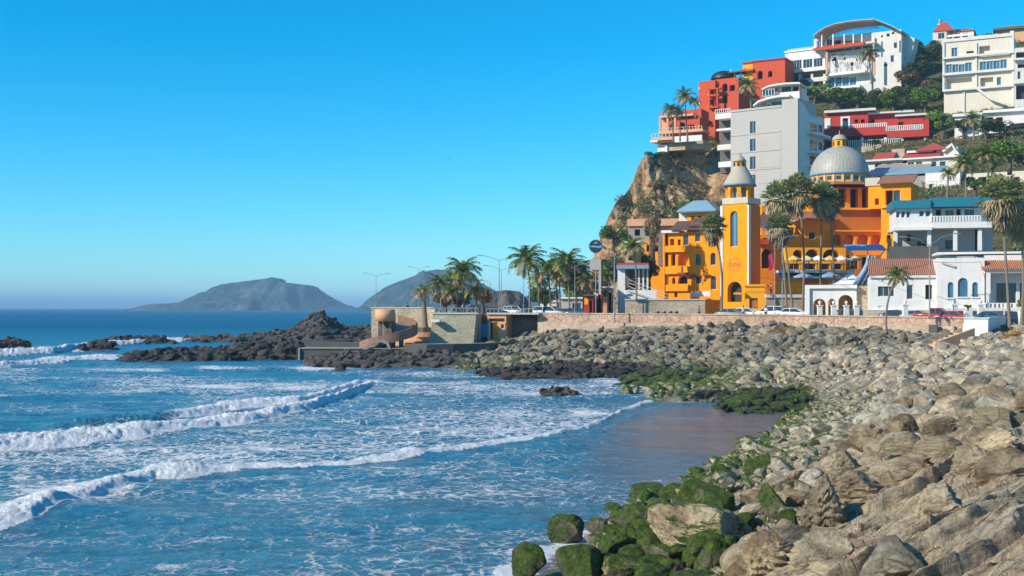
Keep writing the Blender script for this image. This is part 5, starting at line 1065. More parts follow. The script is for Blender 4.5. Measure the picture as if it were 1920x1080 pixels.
mb = MB(); a0_ = s2.L(1766, 492, -.1); a1_ = s2.L(1790, 500, -.1); mb.bar((a0_[0], -.15, a0_[1]), (a1_[0], -.15, a1_[1]), .2, .25); s2.part(mb, 'wall_ornament', M['trim'])
s2.block('white', 1846, 1990, 478, 592, 2.2, 8, [(1868, 1905, 531, 569, 'w'), (1912, 1925, 531, 569, 'w')], down=1, fm='brown'); s2.slope('tileo', 1843, 1990, 490, 506, -.8, 2.2, ov=.1); s2.bx('beam', 'white', [(1846, 1990, 506, 512, -.4, 0)])
s2.cols([1853, 1922], 510, 570, -.2, 'white', .45); s2.rail(1846, 1925, 568, 578, -.5, 'white', .45, .12, 'balustrade'); s2.bx('step', 'whitec', [(1775, 1990, 578, 583, -1.2, 0)])
# ======== white arcade gate, kiosk, left restaurant ========
x = Fr('arcade_gate', 'white arcade with round arches at the roadside between the parked white car and the villa', 'gate', 1509, 592, 158, -16)
x.block('white', 1517, 1607, 541, 592, .2, .7, [(1524, 1549, 563, 588, 'h'), (1553, 1570, 562, 588, 'h'), (1573, 1598, 553, 588, 'h')] and [], down=0) if False else None
mb = MB()
def archpanel(fr, mb, px0, px1, pyT, pyB, arches, w0, th):
    for face in (w0, w0+th):
        o_ = []
        for q_ in arches: a_, t_ = fr.L(q_[0], q_[2], w0); b_, c_ = fr.L(q_[1], q_[3], w0); o_.append((a_, b_, c_, t_))
        u0, v1 = fr.L(px0, pyT, w0); u1, _ = fr.L(px1, pyT, w0); _, v0 = fr.L(px0, pyB, w0)
        us = sorted({u0, u1, *[q for o in o_ for q in o[:2]]}); vs_ = sorted({v0, v1, *[q for o in o_ for q in o[2:]]})
        for i in range(len(us)-1):
            for j in range(len(vs_)-1):
                mu, mv = (us[i]+us[i+1])/2, (vs_[j]+vs_[j+1])/2
                if any(o[0] < mu < o[1] and o[2] < mv < o[3] for o in o_): continue
                mb.add([(us[i], face, vs_[j]), (us[i+1], face, vs_[j]), (us[i+1], face, vs_[j+1]), (us[i], face, vs_[j+1])], [(0, 1, 2, 3)])
        for (a_, b_, c_, d_) in o_:
            ry = min((b_-a_)/2, (d_-c_)*.6); cy = d_-ry; ar = [((a_+b_)/2+(b_-a_)/2*math.cos(t), cy+ry*math.sin(t)) for t in np.linspace(0, math.pi, 13)]
            for i in range(12): mb.add([(ar[i][0], face, ar[i][1]), (ar[i+1][0], face, ar[i+1][1]), (ar[i+1][0], face, d_), (ar[i][0], face, d_)], [(0, 1, 2, 3)])
            if face == w0:
                rim = [(b_, c_)]+ar+[(a_, c_)]
                for i in range(len(rim)-1): mb.add([(rim[i][0], w0, rim[i][1]), (rim[i+1][0], w0, rim[i+1][1]), (rim[i+1][0], w0+th, rim[i+1][1]), (rim[i][0], w0+th, rim[i][1])], [(0, 1, 2, 3)])
    mb.add([(u0, w0, v1), (u1, w0, v1), (u1, w0+th, v1), (u0, w0+th, v1), (u0, w0, v0), (u1, w0, v0), (u1, w0+th, v0), (u0, w0+th, v0)], [(0, 1, 2, 3), (0, 3, 7, 4), (1, 2, 6, 5)])
archpanel(x, mb, 1518, 1606, 538, 594, [(1525, 1548, 560, 594), (1553, 1566, 560, 594), (1572, 1599, 553, 594)], .3, .6); x.part(mb, 'arch_wall', M['white'])
x.bx('lintel', 'white', [(1509, 1607, 534.5, 541, -.1, 1.1)]); x.bx('pier', 'white', [(1509, 1518, 541, 594, -.1, 1.1)])
y = Fr('kiosk', 'small yellow kiosk with a patterned tile panel in front of the bell tower', 'kiosk', 1397, 585, 168, -8)
y.block('yellow', 1397, 1434, 534, 592, 0, 3, [(1405, 1421, 559, 578, 'd')], down=0); y.bx('cornice', 'yellow', [(1396, 1435, 533, 537, -.2, 3.1), (1396, 1435, 545.5, 547, -.08, 0)]); y.bx('canopy', 'yellow', [(1376, 1397, 548.5, 552, -.6, .2)])
M['pattern'] = stone('tile_panel', (.30, .07, .03), (.45, .25, .08), (.12, .04, .02), 6, .2); y.bx('tile_panel', 'pattern', [(1406, 1420, 560, 577, .3, .34)])
l = Fr('restaurant', 'white open air restaurant with ramp and dark blue roof at the foot of the cliff', 'restaurant', 1158, 592, 176, -8)
l.bx('wall', 'white', [(1172, 1231, 544, 563, -.2, .3), (1158, 1172, 505, 592, 0, .5)]); l.bx('roof', 'bluem', [(1156, 1216, 497, 504, -.6, 6)]); l.bx('roof_band', 'tilered', [(1156, 1216, 493, 497, -.4, 5)])
l.block('dstone', 1166, 1214, 504, 545, 4, 3, [(1180, 1192, 520, 540, 'd')], down=3); l.cols([1166, 1198, 1206, 1214], 504, 545, .8, 'white', .25); l.rail(1172, 1216, 522, 532, 1.2, 'railw', .8, .04)
p0 = l.L(1178, 524, -.1); p1 = l.L(1252, 552, -.1); mb = MB()
for dy in (0, .5, 1.0): mb.bar((p0[0], -.1, p0[1]-dy), (p1[0], -.1, p1[1]-dy), .08)
mb.bar((p0[0], .1, p0[1]-1.6), (p1[0], .1, p1[1]-1.4), 1.2, .3); l.part(mb, 'ramp', M['whitec'])
l.bx('balcony', 'white', [(1162, 1198, 466, 472, 1, 4), (1170, 1200, 452, 455, 2, 4)]); l.block('tstone', 1172, 1200, 470, 496, 3, 4, [(1178, 1186, 476, 488, 'd')], down=0)
n_ = Fr('retaining_wall', 'tan stone retaining wall under the white restaurant and orange wing', 'wall', 1172, 590, 170, -8)
n_.bx('wall', 'tstone', [(1172, 1322, 563, 594, 0, 1)]); n_.bx('coping', 'trim', [(1171, 1323, 560.5, 563, -.15, 1.1)])
n2 = Fr('retaining_wall', 'rough stone block wall beside the white villa with dry brush on it', 'wall', 1606, 590, 157, -10); n2.bx('wall', 'tstone', [(1606, 1634, 536, 594, 0, 2)]); n2.bx('base', 'pinkl', [(1560, 1640, 582, 596, -2.4, -2.0)])
b3 = Fr('low_building', 'long low building with pinkish flat roof at the foot of the cliff', 'building', 1178, 470, 214, -12)
b3.block('concrete', 1178, 1232, 414, 470, 0, 6, [(1190, 1200, 430, 442, 'd'), (1210, 1220, 430, 442, 'd')]); b3.bx('roof', 'salmon', [(1176, 1292, 411, 424, -.4, 7)]); b3.block('orange', 1208, 1246, 452, 500, -3, 5, [(1212, 1218, 460, 472, 'd'), (1226, 1234, 460, 472, 'd')]); b3.bx('wall', 'tstone', [(1232, 1290, 424, 440, .5, 5)])
# ======== small buildings behind the palms, headland side ========
for a_ in [(1095, 1112, 555, 592, 168, 'red', 'small bright red kiosk with a yellow panel left of the white restaurant', 'kiosk', 'yellow'), (1113, 1128, 545, 592, 170, 'red', 'narrow red and white drinks stand under the round sign', 'kiosk', 'white'), (1130, 1148, 540, 592, 174, 'salmon', 'salmon plastered hut between the drinks stand and the lamp post', 'hut', 'brown'),
           (1050, 1092, 560, 592, 200, 'greyw', 'grey van sized stall behind the palm trunks', 'stall', 'glass'), (1012, 1046, 566, 592, 310, 'cream', 'cream low building beyond the palm grove', 'building', 'glass')]:
    q_ = Fr(a_[7].replace(' ', '_'), a_[6], a_[7], a_[0], a_[3], a_[4], -8); q_.block(a_[5], a_[0], a_[1], a_[2], a_[3], 0, 3, [(a_[0]+(a_[1]-a_[0])*.55, a_[1]-2, a_[2]+8, a_[3]-8, 'w')] if a_[8] == 'glass' else [(a_[1]-7, a_[1]-2, a_[2]+8, a_[3]-4, 'd')], down=1)
    q_.bx('roof_slab', 'white' if a_[5] != 'red' else 'brown', [(a_[0]-2, a_[1]+2, a_[2]-3, a_[2], -.5, 3)])
    if a_[8] != 'glass': q_.bx('panel', a_[8], [(a_[0]+1, a_[0]+8, a_[2]+4, a_[2]+16, -.08, 0)])

# ======== sea wall, bastion, quay, spiral ramp ========
def ribbon(name, pxs, topf, botz, th, mat, label, cat, back=None, cop=None, off=0.0, batter=.0):
    mb = MB(); pr = []
    for px in pxs:
        D_ = float(wallD(px))+off; x_ = (px-960)*D_/F; zt = H-(float(topf(px))-577)*D_/F; pr.append((x_, D_, zt))
    for i in range(len(pr)-1):
        (x0, y0, z0), (x1, y1, z1) = pr[i], pr[i+1]; b0_, b1_ = (botz if not callable(botz) else botz(pxs[i])), (botz if not callable(botz) else botz(pxs[i+1]))
        d_ = Vector((x1-x0, y1-y0, 0)).normalized(); n_ = Vector((-d_.y, d_.x, 0))*th
        vs_ = [(x0, y0-batter, b0_), (x1, y1-batter, b1_), (x1, y1, z1), (x0, y0, z0), (x0+n_.x, y0+n_.y, z0), (x1+n_.x, y1+n_.y, z1), (x0+n_.x, y0+n_.y, b0_), (x1+n_.x, y1+n_.y, b1_)]
        mb.add(vs_, [(0, 1, 2, 3), (3, 2, 5, 4), (4, 5, 7, 6)]+([(0, 3, 4, 6)] if i == 0 else [])+([(1, 7, 5, 2)] if i == len(pr)-2 else []))
    root = thing(name, label, cat, pr[0]); o = mb.build('masonry', M[mat], root); o.location = -Vector(pr[0])
    if cop:
        mc = MB()
        for i in range(len(pr)-1): mc.bar(Vector(pr[i])+Vector((0, th*.5, .06)), Vector(pr[i+1])+Vector((0, th*.5, .06)), th*1.25, .16)
        o = mc.build('coping', M[cop], root); o.location = -Vector(pr[0])
    return root
ribbon('sea_wall', list(range(1008, 1811, 20))+[1811], wtop, 0, .5, 'pink', 'long pinkish stone sea wall along the promenade above the riprap', 'sea wall', cop='pinkl')
w2 = curve([(1008, 604), (1300, 606), (1500, 608), (1811, 612)])
ribbon('sea_wall', list(range(1008, 1800, 20)), w2, -.5, .5, 'pinkl', 'paler lower footing of the sea wall directly above the riprap', 'sea wall', off=-.7, batter=.6)
ribbon('sea_wall', [1901, 1930, 1980, 2050, 2150, 2300, 2500, 2800], curve([(1901, 612), (1930, 616), (2050, 622), (2400, 645), (2800, 680)]), -1, .5, 'pinkl', 'pinkish wall leaving the picture at the right edge beside the white block', 'sea wall', cop='trim')
ribbon('sea_wall', list(range(696, 821, 10)), curve([(696, 577.5), (821, 578)]), 0, .6, 'tstone', 'tan stone wall of the lookout above the spiral ramp', 'sea wall', cop='trim')
W_ = Fr('wall_corner', 'white plastered projecting corner of the sea wall at the right with a shaded flank', 'sea wall', 1810, 632, 124, -30)
mb = MB(); u0, v1 = W_.L(1808, 597.5, 0); u1, _ = W_.L(1853, 599, 0); v0 = W_.L(1808, 640, 0)[1]-2; ws, _ = W_.S(1901, 598, u1)
mb.add([(u0-.5, -.6, v0), (u1, -.5, v0), (u1, 0, v1), (u0, 0, v1), (u1, ws, v0), (u1, ws, v1), (u0, ws, v0), (u0, ws, v1)], [(0, 1, 2, 3), (1, 4, 5, 2), (3, 2, 5, 7), (4, 6, 7, 5), (6, 0, 3, 7)]); W_.part(mb, 'masonry', M['white'])
mb = MB(); mb.box(u0-.1, u1+.12, -.12, .3, v1, v1+.14); mb.box(u1-.3, u1+.12, .3, ws, v1, v1+.14); W_.part(mb, 'coping', M['whitec'])
mb = MB(); p0 = P(1690, 666, 112); p1 = P(1815, 632, 122); p2 = P(1722, 656, 108)
st_ = Fr('steps', 'pinkish stair block cut into the riprap below the white wall corner', 'steps', 1752, 657, 107, 22)
mb = MB()
for q_ in range(7): mb.box(q_*.62, q_*.62+.64, 0, 1.6, -1.5, .35+q_*.2)
st_.part(mb, 'step', M['salmon']); mb = MB(); mb.yprism([(0, -1.5), (4.5, -1.5), (4.5, 2.0), (0, .75)], -.25, -.01); st_.part(mb, 'side_wall', M['salmon'])
ob = Fr('drain_box', 'dark concrete drain box against the sea wall left of the white corner', 'drain', 1741, 622, 134.5, -25); ob.bx('box', 'dconcrete', [(1741, 1757, 609, 624, 0, 1.5)])
# bastion
bs = Fr('bastion', 'battered pale stone bastion with a railing, left of the pump house', 'bastion', 805, 638, 162, -6)
tl, vt = bs.L(812, 588, .9); tr, _ = bs.L(893, 588, .9); bl, vb_ = bs.L(803, 638, 0); br_, _ = bs.L(886, 638, 0)
mb = MB(); mb.add([(bl, 0, vb_-1.5), (br_, 0, vb_-1.5), (tr, .9, vt), (tl, .9, vt), (bl, 16, vb_-1.5), (br_+1.4, 16, vb_-1.5), (tr, 16, vt), (tl, 16, vt)], [(0, 1, 2, 3), (1, 5, 6, 2), (4, 0, 3, 7), (3, 2, 6, 7), (5, 4, 7, 6)]); bs.part(mb, 'masonry', M['bstone'])
bs.bx('coping', 'trim', [(808, 896, 586.5, 589, .7, 1.5)]); bs.rail(808, 897, 577, 586.5, 1.2, 'metal', .5, .03)
mb = MB(); p0 = bs.L(813, 599, -.5); mb.box(p0[0]-.3, p0[0]+.9, -.9, .4, p0[1]-.35, p0[1]); bs.part(mb, 'spout', M['white'])
ph = Fr('pump_house', 'small salmon pump house with an orange door and glazed opening under the promenade', 'pump house', 903, 637, 166, -14)
ph.block('dconcrete', 893, 915, 589, 640, 2.5, 3, [], down=1); ph.block('salmon', 914, 949, 589, 640, 0, 6, [(916, 946, 597, 603, 'l'), (918, 924, 604, 636, 'd'), (925, 933, 604, 636, 'l')], down=1); ph.bx('door', 'orange', [(925.5, 932.5, 605, 636, .35, .45)]); ph.bx('sign_panel', 'salmon', [(936, 947, 605, 636, -.08, 0)]); ph.bx('emblem', 'black', [(939, 944, 608, 615, -.12, -.08)]); ph.bx('door', 'bfab', [(903, 916, 608, 632, .9, 1.0)], 'blue door'); ph.cols([918, 900], 603, 637, -.1, 'trim', .25)  # block left of the salmon front: bastion's shadow put into dark concrete
ph.bx('wall', 'dstone', [(949, 1008, 590, 640, 3.5, 6)]); ph.bx('roof_slab', 'trim', [(912, 1010, 587, 589.5, -.3, 6)]); ph.rail(912, 1006, 578.5, 587, .2, 'metal', .55, .03)  # recessed wall: its shade is put into the dark stone colour
mb = MB(); a_ = ph.L(1004, 592, 3.4); b_ = ph.L(1040, 628, -1); mb.add([(a_[0], 3.5, a_[1]), (a_[0]+.3, 4.3, a_[1]), (b_[0]+1, 2.5, b_[1]-1), (a_[0]-.5, 1.5, b_[1]-1), (a_[0]+3.5, 8, b_[1]-1), (a_[0]+3, 8, a_[1]-.5)], [(0, 3, 2, 1), (1, 2, 4, 5)]); ph.part(mb, 'buttress_or_shadow', M['dstone'])  # dark sloped faces shaped as the diagonal shadow on the wall
# round platform (apron) and quay
def zat(py, D): return H-(py-577)*D/F
ap = thing('platform', 'curved concrete platform with a dark vertical edge at the foot of the bastion', 'platform', P(760, 640, 150))
pl = [(758, 651, 148), (800, 654.5, 147), (850, 653, 148), (900, 647, 150), (935, 642, 153), (950, 639, 158), (960, 637, 166)]
topv = [P(*q_) for q_ in pl]; zz = 2.15; topv = [Vector((v_.x, v_.y, zz)) for v_ in topv]; back = [Vector(((760-960)*176/F, 176, zz))]; back2 = Vector(((960-960)*176/F, 176, zz))
mb = MB(); poly = topv+[back2]+back; mb.prism([(v_.x, v_.y) for v_ in poly], -1, zz); o = mb.build('slab', [M['concrete']], ap); o.location = -ap.location
mb = MB(); mb.prism([(v_.x, v_.y-.05) for v_ in topv]+[(v_.x, v_.y+.4) for v_ in topv[::-1]], -1, zz+.28); o = mb.build('shaded_edge_wall', [M['dconcrete']], ap); o.location = -ap.location  # vertical face painted dark for the shadow it lies in
pb = thing('platform', 'raised salmon paved half round step under the leaning palm beside the bastion', 'platform', P(770, 625, 166)); c0 = P(792, 636, 169)
mb = MB(); mb.lathe([(6.2, 1.8), (6.2, 2.35), (4.7, 2.36), (4.7, 2.9), (3.3, 2.91), (3.3, 3.5), (0, 3.5)], c0.x, c0.y, 30, sm=False); o = mb.build('steps', M['salmon'], pb); o.location = -pb.location
pt_ = P(795, 614, 168); mb = MB(); mb.lathe([(1.5, pt_.z-1.1), (1.5, pt_.z), (1.3, pt_.z), (0, pt_.z-.1)], pt_.x, pt_.y, 8, sm=False); o = mb.build('planter', M['dconcrete'], pb); o.location = -pb.location
qy = Fr('quay', 'low dark concrete quay wall running left from the spiral ramp', 'quay', 560, 670, 156, -2)
qy.bx('masonry', 'dconcrete', [(560, 760, 654, 682, 0, 7)]); qy.bx('coping', 'concrete', [(559, 762, 652.5, 654, -.15, 7)]); qy.bx('upper_step', 'dconcrete', [(572, 690, 643, 652.5, 4, 9)]); qy.bx('buttress_or_shadow', 'concrete', [(645, 649, 655, 680, -.3, 0), (559, 562, 654, 682, -.3, 0)])
# spiral ramp with drum
sr = thing('spiral_ramp', 'ruined red brown spiral ramp winding around a round column on the quay', 'ramp', P(725, 656, 158)); bx_ = sr.location
cxy = P(728, 600, 160); mb = MB(); nseg = 60; Rr = 3.6
def sp_(t): a = R(200)+t*R(235); zz_ = 1.5+t*3.6; return a, zz_
for side_, (ra, rb) in enumerate(((Rr-.0, Rr+.22),)):
    vs_ = []
    for i in range(nseg+1):
        a, z_ = sp_(i/nseg); 
        for r_ in (ra, rb):
            for dz_ in (-.45, .85): vs_.append((cxy.x+r_*math.cos(a)*1.05, cxy.y+r_*math.sin(a), z_+dz_))
    mb.add(vs_, [(i*4+a_, i*4+b_, i*4+4+b_, i*4+4+a_) for i in range(nseg) for a_, b_ in ((0, 1), (1, 3), (3, 2), (2, 0))])
o = mb.build('parapet', M['brick'], sr); o.location = -bx_
mb = MB(); vs_ = []
for i in range(nseg+1):
    a, z_ = sp_(i/nseg)
    for r_, dz_ in ((Rr, -.15), (1.0, -.15), (1.0, -.42), (Rr, -.42)): vs_.append((cxy.x+r_*math.cos(a)*1.05, cxy.y+r_*math.sin(a), z_+dz_))
mb.add(vs_, [(i*4+k_, i*4+(k_+1) % 4, i*4+4+(k_+1) % 4, i*4+4+k_) for i in range(nseg) for k_ in range(4)]); o = mb.build('ramp_slab', M['concrete'], sr); o.location = -bx_
mb = MB(); mb.lathe([(1.0, .5), (1.0, 6.2)], cxy.x, cxy.y, 20); o = mb.build('column', M['dstone'], sr); o.location = -bx_
dr = P(722, 592, 158); mb = MB(); mb.lathe([(0, dr.z-.75), (1.35, dr.z-.75), (1.35, dr.z+.85), (1.15, dr.z+.85), (1.15, dr.z+.3), (0, dr.z+.3)], dr.x, dr.y, 24); o = mb.build('drum', M['salmon'], sr); o.location = -bx_
mb = MB(); mb.box(dr.x-.9, dr.x-.4, dr.y-.3, dr.y+.3, 1, dr.z-.7); mb.box(dr.x+.5, dr.x+.9, dr.y-.3, dr.y+.3, 1, dr.z-.7); q_ = P(752, 640, 158); mb.box(q_.x-.3, q_.x+.3, q_.y, q_.y+.5, 1, 3.6); o = mb.build('pier', M['dstone'], sr); o.location = -bx_
mb = MB(); pts_ = [(682, 655), (690, 644), (705, 638), (720, 636), (728, 640), (733, 655), (729, 655), (724, 645), (712, 641), (700, 644), (690, 655)]; l3 = [P(a_, b_, 155.5) for a_, b_ in pts_]; mb.yprism([(v_.x, v_.z) for v_ in l3], 155.3, 156.0); o = mb.build('arch', M['concrete'], sr); o.location = -bx_
# ---------------- palms, trees, shrubs ----------------
def leafmat(name, stops, rough=.6):
    t = NT(name); r_ = t.n('NewGeometry').outputs['Random Per Island']; n1 = t.noise(t.pos(), .9, 3)
    c = t.ramp(t.math('ADD', t.math('MULTIPLY', r_, .55), t.math('MULTIPLY', n1, .45)), stops)
    o_ = t.n('ObjectInfo').outputs['Random']; c = t.mix(1.0, c, t.ramp(o_, [(0, .75), (1, 1.2)]), 'MULTIPLY')
    t.l(c, t.b.inputs['Base Color']); t.b.inputs['Roughness'].default_value = rough; t.b.inputs['Specular IOR Level'].default_value = .3
    tr = t.n('BsdfTranslucent'); t.l(c, tr.inputs['Color']); ms = t.n('MixShader'); ms.inputs[0].default_value = .25; t.l(t.b.outputs[0], ms.inputs[1]); t.l(tr.outputs[0], ms.inputs[2])
    t.l(ms.outputs[0], t.t.nodes['Material Output'].inputs['Surface']); return t.m
M['palm'] = leafmat('palm_green', [(.2, (.055, .10, .015)), (.5, (.15, .23, .035)), (.8, (.36, .38, .09))])
M['fan'] = leafmat('fan_palm_green', [(.2, (.10, .14, .045)), (.5, (.26, .30, .10)), (.8, (.46, .46, .22))])
M['dead'] = leafmat('dead_frond', [(.2, (.15, .10, .05)), (.5, (.36, .27, .14)), (.8, (.52, .42, .24))])
M['leaf'] = leafmat('leaf_green', [(.2, (.035, .08, .010)), (.5, (.11, .21, .025)), (.8, (.26, .38, .05))])
M['leafd'] = leafmat('leaf_dark', [(.2, (.022, .045, .010)), (.5, (.06, .105, .022)), (.8, (.14, .19, .045))])
M['leafb'] = leafmat('leaf_brown', [(.2, (.06, .04, .02)), (.5, (.20, .13, .06)), (.8, (.36, .27, .12))])
M['leafo'] = leafmat('leaf_ochre', [(.2, (.25, .11, .02)), (.5, (.45, .23, .03)), (.8, (.60, .36, .06))])
M['trunk'] = plain('palm_trunk', (.19, .145, .10), .9, 0, .35, 6); M['bark'] = plain('bark', (.10, .075, .05), .95, 0, .35, 6)
pr_ = random.Random(11)
def frond(mb, L_, az, el, droop, nl=17, lw=.30, dead=False, r=pr_):
    mb.mi = 1 if dead else 0
    d = Vector((math.cos(az), math.sin(az), 0)); side = Vector((-math.sin(az), math.cos(az), 0)); pos = Vector((0, 0, 0)); e = el; pts_ = []
    for i in range(nl+1): pts_.append((pos.copy(), e)); st = L_/nl; pos = pos+(d*math.cos(e)+Vector((0, 0, 1))*math.sin(e))*st; e -= droop/nl*(.5+i/nl)
    for i in range(nl):
        (p0, e0), (p1, _) = pts_[i], pts_[i+1]; up = Vector((0, 0, 1))*math.cos(e0)-d*math.sin(e0); f = i/nl
        mb.add([p0-side*.02, p0+side*.02, p1+side*.015, p1-side*.015], [(0, 1, 2, 3)])
        ll = L_*lw*(math.sin(math.pi*min(1, f*.85+.14))**.6)*r.uniform(.8, 1.15)
        for sg in (-1, 1):
            for q_ in (0, .5):
                b_ = p0.lerp(p1, q_); tip = b_+(side*sg*.80+(p1-p0).normalized()*.55+up*r.uniform(-.65, .0))*ll; w_ = (p1-p0)*.62
                mb.add([b_, b_+w_, tip], [(0, 1, 2)])
def coco_crown(seed, nf=34, dead=8):
    r = random.Random(seed); mb = MB()
    for i in range(nf):
        f = i/nf; el = 1.35-1.75*f+r.uniform(-.15, .15); frond(mb, r.uniform(.85, 1.1), i*2.399+r.uniform(-.2, .2), el, 1.3+r.uniform(0, .7), dead=(i >= nf-dead), r=r)
    me = bpy.data.meshes.new('crown'); me.from_pydata(mb.v, [], mb.f); me.polygons.foreach_set('material_index', mb.m); me.materials.append(M['palm']); me.materials.append(M['dead']); return me
def fan_crown(seed, nf=64, green=.70):
    r = random.Random(seed); mb = MB()
    for i in range(nf):
        f = i/nf; el = 1.5-2.6*f+r.uniform(-.2, .2); az = i*2.399; isd = f > green; mb.mi = 1 if isd else 0
        d = Vector((math.cos(az)*math.cos(el), math.sin(az)*math.cos(el), math.sin(el))); side = Vector((-math.sin(az), math.cos(az), 0)); up = d.cross(side)
        pl_ = r.uniform(.42, .58)*(.8 if isd else 1); hub = d*pl_; mb.add([side*-.012, side*.012, hub+side*.01, hub-side*.01], [(0, 1, 2, 3)])
        R_ = r.uniform(.42, .55); n = 13
        for k in range(n):
            a = (k/(n-1)-.5)*3.6; dd = d*math.cos(a)+side*math.sin(a); tip = hub+dd*R_*r.uniform(.85, 1.05)+Vector((0, 0, -1))*R_*(.18 if not isd else .55)*r.uniform(.6, 1.4)+up*.03*(-1)**k
            w_ = (d*-math.sin(a)+side*math.cos(a))*.05; mid = hub+dd*R_*.55
            mb.add([hub, mid+w_, tip, mid-w_], [(0, 1, 2, 3)])
    for i in range(150):    # hanging skirt of dead leaves
        az = r.uniform(0, 6.3); rr = r.uniform(.06, .50); z_ = -r.uniform(.05, .85); mb.mi = 1; rr *= 1.15+z_*.8
        c_ = Vector((math.cos(az)*rr, math.sin(az)*rr, z_)); s_ = Vector((-math.sin(az), math.cos(az), 0))*r.uniform(.04, .12)
        mb.add([c_-s_*.3, c_+s_*.3, c_+s_+Vector((0, 0, -.22)), c_+Vector((math.cos(az)*.08, math.sin(az)*.08, -.42)), c_-s_+Vector((0, 0, -.22))], [(0, 1, 2, 3, 4)])
    me = bpy.data.meshes.new('crown'); me.from_pydata(mb.v, [], mb.f); me.polygons.foreach_set('material_index', mb.m); me.materials.append(M['fan']); me.materials.append(M['dead']); return me
COCO = [coco_crown(1), coco_crown(2, 32, 10), coco_crown(3, 28, 6), coco_crown(4, 22, 13)]; FAN = [fan_crown(5), fan_crown(6, 66, .6), fan_crown(7, 60, .75)]
def palm(kind, bp, hp, D, rpx, label, group=None, tr=None, v=None):
    b_ = P(bp[0], bp[1], D); h_ = P(hp[0], hp[1], D); o = thing('palm_tree', label, 'palm', b_, 0, group); top = h_-b_; L_ = top.length
    n = 9; path = []; lean = Vector((pr_.uniform(-.03, .03)*L_, pr_.uniform(-.03, .03)*L_, 0))
    for i in range(n): f = i/(n-1); path.append(top*f+lean*math.sin(math.pi*f)+Vector((top.x*-.25*math.sin(math.pi*f), 0, 0)))
    tr = tr or (.145 if kind == 'c' else .17); mb = MB(); mb.tube([path[0]-Vector((0, 0, .8))]+path, [tr*1.5, tr*1.3]+[tr*(1-.35*i/n) for i in range(1, n)], 9); mb.build('trunk', M['trunk'], o)
    me = (COCO if kind == 'c' else FAN)[v if v is not None else pr_.randrange(3)]; c = bpy.data.objects.new('crown', me); C.objects.link(c); c.parent = o; c.location = top
    s_ = rpx*D/F*(1.08 if kind == 'c' else 1.18); c.scale = (s_, s_, s_*1.02); c.rotation_euler = (0, 0, pr_.uniform(0, 6.28)); return o
